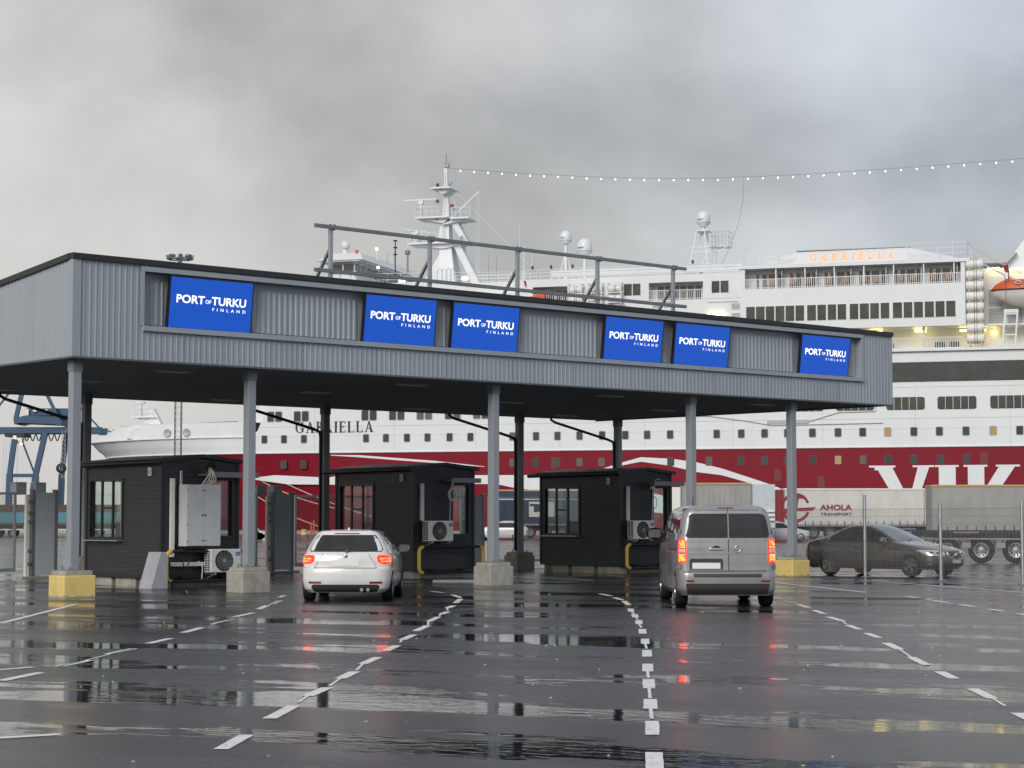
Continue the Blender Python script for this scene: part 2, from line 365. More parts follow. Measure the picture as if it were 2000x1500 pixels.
# ================================================================== SETTING
SO = Vector((-53.6, 222.4, 0)); SRZ = R(-16.7)
SX = Vector((math.cos(SRZ), math.sin(SRZ), 0)); SY = Vector((-math.sin(SRZ), math.cos(SRZ), 0))

def wet_asphalt():
    m = bpy.data.materials.new('wet_asphalt'); m.use_nodes = True; t = m.node_tree; L = t.links.new
    b = t.nodes['Principled BSDF']
    def N(k, **kw):
        n = t.nodes.new(k)
        for a, c in kw.items(): setattr(n, a, c)
        return n
    g = N('ShaderNodeNewGeometry')
    # paving lanes run across the picture: x along a lane, y across the lanes
    rot = N('ShaderNodeMapping'); rot.inputs['Rotation'].default_value = (0, 0, R(23)); L(g.outputs['Position'], rot.inputs['Vector'])
    def noise(scale, vec, detail=5, rough=0.55, dist=0.0, sc=(1, 1, 1), loc=(0, 0, 0)):
        mpn = N('ShaderNodeMapping'); mpn.inputs['Scale'].default_value = sc; mpn.inputs['Location'].default_value = loc
        L(vec, mpn.inputs['Vector']); n = N('ShaderNodeTexNoise'); n.inputs['Scale'].default_value = scale; n.inputs['Detail'].default_value = detail
        n.inputs['Roughness'].default_value = rough; n.inputs['Distortion'].default_value = dist; L(mpn.outputs[0], n.inputs['Vector']); return n.outputs['Fac']
    def math_(op, a, b_=None, clamp=False):
        n = N('ShaderNodeMath', operation=op, use_clamp=clamp)
        for i, q in enumerate((a, b_)):
            if q is None: continue
            if isinstance(q, (int, float)): n.inputs[i].default_value = q
            else: L(q, n.inputs[i])
        return n.outputs[0]
    def rng(v_, a, b_, c, d):
        n = N('ShaderNodeMapRange'); L(v_, n.inputs['Value'])
        for k, q in zip(('From Min', 'From Max', 'To Min', 'To Max'), (a, b_, c, d)): n.inputs[k].default_value = q
        return n.outputs[0]
    vec = rot.outputs[0]
    s = N('ShaderNodeSeparateXYZ'); L(vec, s.inputs[0])
    warp = noise(0.22, vec, 4, sc=(1, 1, 1), loc=(3, 1, 0))
    yy = math_('ADD', s.outputs['Y'], math_('MULTIPLY', math_('SUBTRACT', warp, 0.5), 3.6))
    # gutters between the paving lanes, 3.1 m apart
    lidx = N('ShaderNodeTexWhiteNoise', noise_dimensions='1D'); L(math_('FLOOR', math_('DIVIDE', math_('ADD', s.outputs['Y'], math_('MULTIPLY', warp, 0.6)), 3.1)), lidx.inputs['W'])
    seamf = math_('FRACT', math_('DIVIDE', math_('ADD', s.outputs['Y'], math_('MULTIPLY', warp, 0.6)), 3.1)); seam = rng(math_('ABSOLUTE', math_('SUBTRACT', seamf, 0.5)), 0.488, 0.497, 0.0, 1.0)
    fr = math_('FRACT', math_('DIVIDE', math_('ADD', yy, 0.9), 3.1))
    tri = math_('SUBTRACT', 1.0, math_('MULTIPLY', math_('ABSOLUTE', math_('SUBTRACT', fr, 0.5)), 2.0))     # 1 in the gutter
    pn = noise(1.0, vec, 6, 0.6, 0.5, sc=(0.19, 0.95, 1), loc=(11.3, 4.2, 0))
    pn2 = noise(0.28, vec, 3, 0.5, 0.0, sc=(0.5, 1, 1), loc=(2.7, 8.1, 0))
    frag = noise(3.6, vec, 6, 0.68, 0.6, sc=(0.38, 1.7, 1))
    h = math_('ADD', math_('ADD', math_('MULTIPLY', tri, 0.25), math_('MULTIPLY', math_('SUBTRACT', frag, 0.5), 0.34)), math_('ADD', math_('MULTIPLY', pn, 0.80), math_('MULTIPLY', pn2, 0.62)))
    pud = rng(h, 0.88, 0.915, 0.0, 1.0)                                        # standing water
    damp = rng(h, 0.55, 0.92, 0.0, 1.0)
    fine = noise(55.0, g.outputs['Position'], 4, 0.75); lane = noise(0.33, vec, 3, 0.5, 0.0, sc=(0.15, 1, 1), loc=(4, 2, 0))
    mid = noise(1.3, vec, 6, 0.65, 0.2, sc=(0.35, 1, 1))
    cr = N('ShaderNodeMix', data_type='RGBA'); cr.inputs['A'].default_value = (0.010, 0.0105, 0.012, 1); cr.inputs['B'].default_value = (0.060, 0.063, 0.072, 1)
    L(rng(math_('MULTIPLY', fine, math_('ADD', mid, lane)), 0.28, 0.75, 0.0, 1.0), cr.inputs['Factor'])
    cp = N('ShaderNodeMix', data_type='RGBA'); cp.inputs['B'].default_value = (0.010, 0.0105, 0.011, 1); L(cr.outputs['Result'], cp.inputs['A']); L(pud, cp.inputs['Factor'])
    sm_ = N('ShaderNodeVectorMath', operation='SCALE'); L(cp.outputs['Result'], sm_.inputs[0]); L(math_('MULTIPLY', rng(lidx.outputs['Value'], 0.0, 1.0, 0.8, 1.2), math_('SUBTRACT', 1.0, math_('MULTIPLY', seam, 0.6))), sm_.inputs['Scale']); L(sm_.outputs[0], b.inputs['Base Color'])
    rough_dry = math_('ADD', math_('ADD', rng(mid, 0.3, 0.7, 0.29, 0.17), math_('ADD', rng(lane, 0.35, 0.65, 0.07, -0.03), rng(lidx.outputs['Value'], 0.0, 1.0, -0.04, 0.05))), math_('ADD', math_('MULTIPLY', damp, -0.08), math_('MULTIPLY', math_('SUBTRACT', fine, 0.5), 0.30)))
    rr = N('ShaderNodeMix', data_type='FLOAT'); L(pud, rr.inputs['Factor']); L(rough_dry, rr.inputs['A']); rr.inputs['B'].default_value = 0.03
    L(rr.outputs['Result'], b.inputs['Roughness'])
    b.inputs['IOR'].default_value = 1.33
    # relief: stones show between the puddles, wind ripples on them
    grain = noise(120.0, g.outputs['Position'], 3, 0.7)
    rip = noise(4.0, vec, 3, 0.6, 0.6, sc=(0.7, 2.2, 1))
    hg = math_('ADD', math_('MULTIPLY', math_('MULTIPLY', grain, math_('SUBTRACT', 1.0, pud)), 0.006), math_('ADD', math_('MULTIPLY', math_('MULTIPLY', rip, pud), 0.003), math_('MULTIPLY', math_('MULTIPLY', mid, math_('SUBTRACT', 1.0, pud)), 0.003)))
    rag = noise(9.0, vec, 4, 0.7, 0.3, sc=(0.5, 1.6, 1)); hg = math_('ADD', hg, math_('MULTIPLY', math_('MULTIPLY', rag, math_('SUBTRACT', 1.0, math_('MULTIPLY', pud, 0.85))), 0.0028))
    bp = N('ShaderNodeBump'); bp.inputs['Strength'].default_value = 0.55; bp.inputs['Distance'].default_value = 1.0; L(hg, bp.inputs['Height']); L(bp.outputs[0], b.inputs['Normal'])
    MATS['wet_asphalt'] = m
wet_asphalt()

m_sea = mat('sea', (0.02, 0.03, 0.035), 0.12, bump=0.3, bscale=0.6)
e0 = SO - SY * 3.0
mb = MB()
pts = [e0 - SX * 9000, e0 + SX * 9000, e0 + SX * 9000 - SY * 9000, e0 - SX * 9000 - SY * 9000]
mb.add([(p.x, p.y, 0) for p in pts], [(3, 2, 1, 0)])
o = mb.build('ground', 'wet_asphalt'); o['kind'] = 'structure'
mb = MB(); mb.quad((-15000, -9000, -2.4), (15000, -9000, -2.4), (15000, 15000, -2.4), (-15000, 15000, -2.4)); o = mb.build('sea', 'sea'); o['kind'] = 'structure'
mb = MB(); mb.box(-400, 400, -3.6, -2.95, 0.0, 0.36); mb.box(-400, 400, -3.0, -2.4, -2.6, -0.01)
o = mb.build('quay_edge', 'concrete', loc=(SO.x, SO.y, 0), rz=SRZ); o['kind'] = 'structure'
mb = MB(); mb.box(-700, -40, 380, 1500, -3, 0.0); o = mb.build('far_quay', 'concrete'); o['kind'] = 'structure'

# ---------------------------------------------------------------- lane markings
DASH_A = [(-4.85, 41.81, -4.86, 42.92), (-4.61, 38.59, -4.65, 40.26), (-4.6, 36.43, -4.63, 38.0), (-4.64, 33.6, -4.51, 35.05), (-4.67, 31.34, -4.57, 32.59), (-4.74, 28.97, -4.68, 30.3), (-4.79, 26.49, -4.69, 27.62), (-4.91, 24.41, -4.79, 25.46), (-5.04, 22.4, -4.91, 23.36), (-5.19, 20.44, -5.04, 21.51)]
DASH_B = [(-1.83, 45.31, -1.5, 44.39), (-1.28, 43.2, -1.09, 41.81), (-1.05, 41.02, -1.1, 39.05), (-1.1, 37.91, -1.19, 36.84), (-1.13, 35.43, -1.22, 34.49), (-1.23, 33.6, -1.33, 32.11), (-1.3, 30.89, -1.41, 29.36), (-1.39, 28.46, -1.49, 27.27), (-1.49, 26.07, -1.58, 24.97), (-1.59, 23.88, -1.69, 22.79), (-1.69, 21.66, -1.77, 20.7), (-1.8, 19.64, -1.9, 18.69), (-1.92, 17.72, -2.0, 16.6), (-2.02, 15.36, -2.08, 14.41)]
DASH_C = [(1.92, 43.79, 2.1, 42.64), (2.12, 41.68, 2.22, 40.64), (2.23, 40.01, 2.22, 38.13), (2.16, 36.63, 2.11, 35.43), (2.1, 34.49, 2.06, 33.43), (2.05, 32.5, 1.98, 31.3), (1.94, 29.9, 1.87, 28.71), (1.82, 27.5, 1.75, 26.39), (1.69, 25.17, 1.61, 23.96), (1.54, 22.79, 1.46, 21.66), (1.4, 20.63, 1.33, 19.52), (1.26, 18.37, 1.2, 17.44), (1.14, 16.39, 1.07, 15.36), (1.0, 14.22, 0.94, 13.25)]
DASH_D = [(5.41, 41.81, 5.49, 41.02), (5.43, 40.01, 5.5, 39.05), (5.46, 38.36, 5.48, 37.05), (5.42, 36.02, 5.39, 34.68), (5.29, 33.6, 5.31, 32.27), (5.18, 31.04, 5.16, 29.8), (5.09, 28.84, 5.07, 27.73), (4.95, 26.6, 4.88, 25.3), (4.74, 23.88, 4.66, 22.6), (4.6, 21.66, 4.55, 20.7), (4.46, 19.5, 4.4, 18.42), (4.28, 17.08, 4.23, 16.1)]
DASH_E = [(8.33, 42.36, 8.40, 41.5), (8.45, 40.26, 8.52, 39.3), (8.56, 38.36, 8.62, 37.4), (8.66, 36.5, 8.72, 35.6), (8.75, 34.7, 8.79, 33.9)]
SOLID = [[(-8.03, 31.49), (-8.37, 38.59)], [(6.72, 51.41), (7.87, 44.69)], [(9.29, 53.53), (11.44, 44.39)], [(-5.73, 21.66), (-5.31, 22.32)], [(-3.98, 15.07), (-3.46, 15.39)], [(0.0, 56.81), (2.17, 53.09)]]
def strip(mb, x0, y0, x1, y1, w_, z=0.004, jag=0.0):
    p, q = Vector((x0, y0)), Vector((x1, y1)); d = (q - p).normalized(); n = Vector((-d.y, d.x)) * (w_ / 2)
    K = max(2, int((q - p).length / 0.12)); vs = []
    for i in range(K + 1):
        c = p.lerp(q, i / K)
        for sgn in (-1, 1):
            e = c + n * sgn * (1 + random.uniform(-jag, jag)); vs.append((e.x, e.y, z))
    mb.add(vs, [(2 * i, 2 * i + 1, 2 * i + 3, 2 * i + 2) for i in range(K)])
rnd = random.Random(3)
for nm, DS in (('a', DASH_A), ('b', DASH_B), ('c', DASH_C), ('d', DASH_D), ('e', DASH_E)):
    root = bpy.data.objects.new('lane_line', None); COL.objects.link(root); root['kind'] = 'structure'
    for i, (x0, y0, x1, y1) in enumerate(DS):
        mb = MB(); strip(mb, x0, y0, x1, y1, 0.115 + rnd.uniform(-0.008, 0.008), jag=0.05); mb.build('dash', 'road_paint', root)
        if i % 3 == 1 or (nm in 'bc' and i % 2):          # thin pre-marking left showing next to some dashes
            q = DS[i + 1] if i + 1 < len(DS) else None
            if q:
                mb = MB(); t_ = rnd.uniform(0.45, 1.0); strip(mb, x1, y1, x1 + (q[0] - x1) * t_, y1 + (q[1] - y1) * t_, 0.032, jag=0.1); mb.build('pre_marking', 'road_paint', root)
for (p, q) in SOLID:
    mb = MB(); strip(mb, *p, *q, 0.11, jag=0.04); o = mb.build('painted_line', 'road_paint'); o['kind'] = 'structure'
# grit and small stones lying about
mb = MB()
for i in range(150):
    y = 13 + 34 * rnd.random() ** 1.3; x = rnd.uniform(-0.27, 0.27) * y; r_ = rnd.uniform(0.006, 0.022)
    vs = [(x + r_ * rnd.uniform(0.7, 1.2) * math.cos(a), y + r_ * math.sin(a), 0.003) for a in np.linspace(0, 5.2, 6)] + [(x, y, r_ * rnd.uniform(0.6, 1.1))]
    mb.add(vs, [(k, (k + 1) % 6, 6) for k in range(6)])
o = mb.build('gravel', 'concrete_grey'); o['kind'] = 'stuff'; o['label'] = 'small loose stones scattered over the wet asphalt'

# ================================================================== CANOPY
CL, CDp, ZS, ZT = 27.25, 12.75, 5.02, 7.09
can = thing('gate_canopy', 'long grey ribbed metal canopy on steel columns over the checkpoint lanes', 'canopy', CF(0, 0), FRZ)
PIT = 0.142
X, Y, Z = (1, 0, 0), (0, 1, 0), (0, 0, 1)
R0, R1, RZ0, RZ1 = 1.66, 25.86, 5.71, 6.95      # recess that holds the screens
def ztop(b): return ZT - 0.095 * b
mb = MB()
mb.corr((0, 0, ZS), X, Z, R0, ZT - ZS, PIT, 0.011, (0, -1, 0), duty=0.3); mb.build('fascia_sheet', 'fascia', can)
FM = ('fascia', 'fascia_b', 'fascia_c'); NSH = 23
for i in range(NSH):
    a0 = R0 + (R1 - R0) / NSH * i; wd = (R1 - R0) / NSH - 0.006
    mb = MB(); mb.corr((a0, 0.002 * (i % 2), ZS), X, Z, wd, RZ0 - ZS, PIT, 0.011, (0, -1, 0), duty=0.3, phase=-(a0 % PIT)); mb.build('fascia_sheet', FM[(i * 7 + i // 3) % 3], can)
mb = MB(); mb.box(R0, R1, 0.006, 0.012, ZS, RZ0); mb.build('fascia_backing', 'fascia_dark', can)
# fixing screws
mb = MB()
for i in range(int(CL / 0.284)):
    for z in (ZS + 0.12, ZS + 0.46): x = 0.14 + i * 0.284; mb.box(x - 0.009, x + 0.009, -0.020, -0.0112, z - 0.009, z + 0.009)
mb.build('fixing_screws', 'galv', can, kind='stuff')
mb = MB(); mb.corr((R1, 0, ZS), X, Z, CL - R1, ZT - ZS, PIT, 0.011, (0, -1, 0), duty=0.3, phase=-(R1 % PIT)); mb.build('fascia_sheet', 'fascia', can)
mb = MB(); mb.corr((R0, 0, RZ1), X, Z, R1 - R0, ZT - RZ1, PIT, 0.012, (0, -1, 0)); mb.build('fascia_sheet', 'fascia', can)
# side walls get lower towards the rear with the roof
for sx_, nrm in ((0, (-1, 0, 0)), (CL, (1, 0, 0))):
    mb = MB(); mb.corr((sx_, 0, ZS), Y, Z, CDp, 1.0, PIT, 0.011, nrm, duty=0.3)
    mb.v = [(p[0], p[1], ZS if p[2] < ZS + 0.5 else ztop(p[1])) for p in mb.v]
    mb.build('side_sheet', 'fascia', can)
mb = MB(); mb.quad((0, CDp, ZS), (CL, CDp, ZS), (CL, CDp, ztop(CDp)), (0, CDp, ztop(CDp))); mb.build('rear_sheet', 'fascia', can)
# corner flashings
mb = MB(); mb.prism([(-0.034, 0.14), (-0.034, -0.034), (0.16, -0.034), (0.16, -0.024), (-0.024, -0.024), (-0.024, 0.14)], 'z', ZS - 0.01, ZT); mb.build('corner_flashing', 'fascia', can)
mb = MB(); mb.box(CL - 0.02, CL + 0.034, -0.034, -0.024, ZS - 0.02, ZT); mb.build('corner_flashing', 'fascia', can)
# roof
mb = MB(); mb.add([(-0.05, -0.06, ZT + 0.02), (CL + 0.05, -0.06, ZT + 0.02), (CL + 0.05, CDp + 0.05, ztop(CDp) + 0.02), (-0.05, CDp + 0.05, ztop(CDp) + 0.02)], [(0, 1, 2, 3)]); mb.build('roof', 'roof_trim', can)
mb = MB(); mb.box(-0.06, CL + 0.06, -0.075, 0.10, ZT - 0.02, ZT + 0.10)
for sx_ in (-0.07, CL + 0.02): mb.add([(sx_, 0.1, ZT - 0.02), (sx_ + 0.05, 0.1, ZT - 0.02), (sx_ + 0.05, CDp, ztop(CDp) - 0.02), (sx_, CDp, ztop(CDp) - 0.02), (sx_, 0.1, ZT + 0.10), (sx_ + 0.05, 0.1, ZT + 0.10), (sx_ + 0.05, CDp, ztop(CDp) + 0.1), (sx_, CDp, ztop(CDp) + 0.1)], [(3, 2, 1, 0), (4, 5, 6, 7), (0, 1, 5, 4), (1, 2, 6, 5), (2, 3, 7, 6), (3, 0, 4, 7)])
mb.build('roof_edge', 'roof_trim', can)
# lower drip flashing
mb = MB(); mb.box(-0.035, CL + 0.035, -0.036, 0.02, ZS - 0.035, ZS + 0.006); mb.box(-0.036, 0.02, 0.021, CDp, ZS - 0.035, ZS + 0.006); mb.box(CL - 0.02, CL + 0.036, 0.021, CDp, ZS - 0.035, ZS + 0.006); mb.build('drip_flashing', 'fascia_dark', can)
# soffit of ribbed sheets, one bay after another
for i in range(9):
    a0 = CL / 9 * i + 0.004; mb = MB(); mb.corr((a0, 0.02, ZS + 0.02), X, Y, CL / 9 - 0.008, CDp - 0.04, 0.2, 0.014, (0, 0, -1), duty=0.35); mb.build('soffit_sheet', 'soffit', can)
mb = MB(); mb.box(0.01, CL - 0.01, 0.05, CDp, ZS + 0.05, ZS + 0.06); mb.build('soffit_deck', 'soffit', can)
# recess
DB = 0.20
mb = MB(); mb.quad((R0, DB, RZ0), (R1, DB, RZ0), (R1, DB, RZ1), (R0, DB, RZ1)); mb.build('recess_back', 'fascia', can)
mb = MB(); mb.quad((R0, 0, RZ1), (R1, 0, RZ1), (R1, DB, RZ1), (R0, DB, RZ1)); mb.quad((R0, 0, RZ0), (R0, DB, RZ0), (R1, DB, RZ0), (R1, 0, RZ0)); mb.quad((R0, 0, RZ0), (R0, 0, RZ1), (R0, DB, RZ1), (R0, DB, RZ0)); mb.quad((R1, 0, RZ0), (R1, DB, RZ0), (R1, DB, RZ1), (R1, 0, RZ1)); mb.build('recess_reveal', 'fascia', can)
for nm, bx in (('top', (R0 - 0.06, R1 + 0.06, -0.05, -0.026, RZ1 - 0.02, RZ1 + 0.09)), ('bottom', (R0 - 0.02, R1 + 0.06, -0.075, -0.026, RZ0 - 0.06, RZ0 + 0.05)), ('left', (R0 - 0.07, R0 + 0.02, -0.047, -0.026, RZ0 + 0.05, RZ1 - 0.02)), ('right', (R1 - 0.02, R1 + 0.07, -0.047, -0.026, RZ0 + 0.05, RZ1 - 0.02))):
    mb = MB(); mb.box(*bx); mb.build('recess_frame', 'fascia', can, bev=0.006)
SCR = [2.31, 7.59, 10.25, 15.37, 17.98, 23.14]           # left edge of each screen
SW, SH = 2.11, 1.10
ribs = [(R0 + 0.06, SCR[0] - 0.05)] + [(SCR[i] + SW + 0.08, SCR[i + 1] - 0.06) for i in range(5)] + [(SCR[5] + SW + 0.12, R1 - 0.1)]
for (a0, a1) in ribs:
    if a1 - a0 < 0.2: continue
    K = max(1, round((a1 - a0) / 2.4))
    for k in range(K):
        b0 = a0 + (a1 - a0) / K * k; b1 = a0 + (a1 - a0) / K * (k + 1) - 0.01
        mb = MB(); mb.corr((b0, DB - 0.012, RZ0 + 0.10), X, Z, b1 - b0, RZ1 - RZ0 - 0.30, 0.15, 0.02, (0, -1, 0)); mb.build('ribbed_infill', 'fascia', can)
# columns
FC = [0.30, 4.70, 11.95, 19.05, 23.20]; RC = [6.65, 14.65, 22.40, 26.85]
def column(a, b, paint, bigcap=False):
    h = 0.105
    mb = MB(); mb.box(a - h, a + h, b - h, b + h, 0.55, ZS + 0.03); c = mb.build('column', 'column', can, bev=0.018)
    mb = MB(); mb.box(a - 0.2, a + 0.2, b - 0.2, b + 0.2, 0.556, 0.576); mb.build('base_plate', 'galv_dark', c)
    mb = MB()
    for sx_ in (-1, 1):
        for sy_ in (-1, 1): mb.cyl((a + sx_ * 0.16, b + sy_ * 0.16, 0.57), (a + sx_ * 0.16, b + sy_ * 0.16, 0.64), 0.018, n=6)
    mb.build('anchor_bolts', 'galv_dark', c)
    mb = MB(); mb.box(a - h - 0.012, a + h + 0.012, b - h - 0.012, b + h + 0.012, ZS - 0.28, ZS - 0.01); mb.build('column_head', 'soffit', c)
    w1, w2 = (0.37, 0.33)
    mb = MB(); mb.box(a - w1 + 0.05, a + w1 - 0.05, b - w2 + 0.04, b + w2 - 0.04, 0.46, 0.555); mb.build('grout_pad', 'concrete', can, bev=0.015)
    mb = MB(); mb.box(a - w1, a + w1, b - w2, b + w2, -0.02, 0.46); p = mb.build('plinth', 'yellow_paint' if paint else 'concrete', can, bev=0.02)
    if paint: p['label'] = 'yellow painted concrete plinth'
    if paint:
        rr2 = random.Random(int(a * 10)); mb = MB()
        for (ax, fixed, lo, hi) in (('x', b - w2 - 0.003, a - w1 + 0.01, a + w1 - 0.01), ('y', a - w1 - 0.003, b - w2 + 0.01, b + w2 - 0.01)):
            K = 26; hs = [0.018 + 0.03 * max(0, math.sin(i * 0.55 + rr2.random() * 2)) + 0.012 * rr2.random() for i in range(K + 1)]; vs = []
            for i in range(K + 1):
                t = lo + (hi - lo) * i / K
                vs += [(t, fixed, 0.0), (t, fixed, hs[i])] if ax == 'x' else [(fixed, t, 0.0), (fixed, t, hs[i])]
            mb.add(vs, [(2 * i, 2 * i + 2, 2 * i + 3, 2 * i + 1) for i in range(K)])
        mb.build('bare_concrete_edge', 'concrete', can)
for i, a in enumerate(FC): column(a, 0.42, i in (0, 4))
for i, a in enumerate(RC): column(a, 11.25, False)
# downpipes slanting from the rear gutter to the rear columns
for a in RC:
    mb = MB(); mb.tube([(a - 1.95, CDp - 0.28, ZS + 0.02), (a - 1.95, CDp - 0.28, ZS - 0.06), (a - 1.84, CDp - 0.36, ZS - 0.15), (a - 0.30, 11.42, ZS - 0.72), (a - 0.15, 11.33, ZS - 0.80), (a - 0.13, 11.31, ZS - 0.95), (a - 0.13, 11.31, 0.75), (a - 0.18, 11.28, 0.62)], 0.045, 10); mb.build('downpipe', 'roof_trim', can, sharp=50)
# flush lamps in the soffit
for a in (3.9, 10.9, 17.9, 24.2):
    for b in (2.35, 6.5, 10.9):
        mb = MB(); mb.box(a - 0.42, a + 0.42, b - 0.16, b + 0.16, ZS - 0.02, ZS + 0.01, 0); mb.box(a - 0.38, a + 0.38, b - 0.12, b + 0.12, ZS - 0.026, ZS - 0.021, 1)
        mb.build('soffit_lamp', ['galv', 'cabinet'], can, bev=0.005)
# handrail frame standing on the roof
rl = bpy.data.objects.new('roof_rail', None); COL.objects.link(rl); rl.parent = can
bR = 0.9; rz = ztop(bR) + 0.02
PA = [7.30, 10.32, 13.21, 16.05, 18.93]
for z, nm in ((8.53, 'top_rail'), (7.48, 'lower_rail')):
    mb = MB(); mb.box(6.78, 19.38, bR - 0.045, bR + 0.005, z - 0.045, z + 0.045); mb.build(nm, 'galv_dark', rl, bev=0.006)
for a in PA:
    mb = MB(); mb.box(a - 0.045, a + 0.045, bR + 0.007, bR + 0.09, rz - 0.05, 8.56); mb.build('rail_post', 'galv', rl, bev=0.006)
    mb = MB(); mb.bar((a, bR + 0.05, 8.05), (a, bR + 1.02, ztop(bR + 1.0) - 0.02), 0.06, 0.06); mb.build('rail_brace', 'galv_dark', rl)
    mb = MB(); mb.box(a - 0.07, a - 0.046, bR - 0.06, bR + 0.02, 8.46, 8.60); mb.box(a + 0.046, a + 0.07, bR - 0.06, bR + 0.02, 8.46, 8.60); mb.build('rail_clamp', 'galv_dark', rl)

# ---------------------------------------------------------------- the six screens
nth = ['leftmost blue screen on the canopy front, near its corner', 'second blue screen from the canopy corner, left one of the first close pair', 'third blue screen from the canopy corner, right one of the first close pair',
       'fourth blue screen from the canopy corner, left one of the second close pair', 'fifth blue screen from the canopy corner, right one of the second close pair', 'last blue screen, at the far right end of the canopy front']
for i, a in enumerate(SCR):
    p = CF(a, 0.03, RZ0 + 0.065)
    s_ = thing('display_screen', nth[i], 'screen', p, FRZ, 'blue screens on the canopy front')
    s_.rotation_euler = (R(6.5), 0, FRZ)
    mb = MB(); mb.box(-0.035, SW + 0.035, 0.0, 0.09, -0.035, SH + 0.035); mb.build('housing', 'bezel', s_, bev=0.01)
    mb = MB(); mb.quad((0, -0.003, 0), (SW, -0.003, 0), (SW, -0.003, SH), (0, -0.003, SH)); sc_ = mb.build('panel', 'screen_blue', s_)
    mb = MB(); Wd, Hd = SW, SH
    add_text(mb, 'PORT', 0.075 * Wd, 0.415 * Wd, 0.50 * Hd, 0.665 * Hd, -0.007, bold=0.022)
    add_text(mb, 'OF', 0.425 * Wd, 0.495 * Wd, 0.52 * Hd, 0.595 * Hd, -0.007, bold=0.012)
    add_text(mb, 'TURKU', 0.50 * Wd, 0.925 * Wd, 0.50 * Hd, 0.665 * Hd, -0.007, bold=0.022)
    add_text(mb, 'FINLAND', 0.515 * Wd, 0.925 * Wd, 0.385 * Hd, 0.445 * Hd, -0.007, space=2.1, bold=0.01)
    mb.build('lettering', 'screen_white', s_)
    for t_ in (0.35, 1.7):
        mb = MB(); mb.box(t_, t_ + 0.06, 0.095, 0.19, 0.3, 0.36); mb.build('bracket', 'galv_dark', s_)

# ================================================================== BOOTHS
def clear_glass(name, tint, refl):
    m = bpy.data.materials.new(name); m.use_nodes = True; t = m.node_tree; t.nodes.clear(); L = t.links.new
    o = t.nodes.new('ShaderNodeOutputMaterial'); mx = t.nodes.new('ShaderNodeMixShader'); tr = t.nodes.new('ShaderNodeBsdfTransparent'); gl = t.nodes.new('ShaderNodeBsdfGlossy')
    tr.inputs['Color'].default_value = (*tint, 1); gl.inputs['Roughness'].default_value = 0.02
    lw = t.nodes.new('ShaderNodeLayerWeight'); lw.inputs['Blend'].default_value = 0.5; pw = t.nodes.new('ShaderNodeMath'); pw.operation = 'POWER'; pw.inputs[1].default_value = 4.0; fr = t.nodes.new('ShaderNodeMath'); fr.operation = 'MULTIPLY_ADD'; fr.inputs[1].default_value = 0.9; fr.inputs[2].default_value = refl
    L(lw.outputs['Facing'], pw.inputs[0]); L(pw.outputs[0], fr.inputs[0]); L(fr.outputs[0], mx.inputs['Fac']); L(tr.outputs[0], mx.inputs[1]); L(gl.outputs[0], mx.inputs[2]); L(mx.outputs[0], o.inputs['Surface']); MATS[name] = m
clear_glass('clear_glass', (0.90, 0.94, 0.92), 0.05)
BW, BD, BZ0, BZ1 = 2.15, 3.55, 0.30, 3.0
def wall(parent, axis, pos, lo, hi, nrm, op, out_name='cladding'):
    # one cladding wall of horizontal ribs with a window opening op = (l0, l1, z0, z1)
    du = Vector((0, 0, 1)); dv = Vector((1, 0, 0)) if axis == 'x' else Vector((0, 1, 0))
    def base(l, z): return (l, pos, z) if axis == 'x' else (pos, l, z)
    l0, l1, z0, z1 = op; mb = MB()
    for (a, b, c, d) in ((lo, hi, BZ0, z0), (lo, hi, z1, BZ1), (lo, l0, z0, z1), (l1, hi, z0, z1)):
        if b - a < 0.01 or d - c < 0.01: continue
        mb.corr(base(a, c), du, dv, d - c, b - a, 0.062, 0.016, nrm, 0, 0.5, -((c - BZ0) % 0.062))
        n = Vector(nrm) * -0.09
        i0, i1 = base(a, c), base(b, d)
        q = [Vector(base(a, c)) + n, Vector(base(b, c)) + n, Vector(base(b, d)) + n, Vector(base(a, d)) + n]; mb.add(q, [(0, 1, 2, 3)], 1)
    mb.build(out_name, ['black_clad', 'booth_int'], parent)
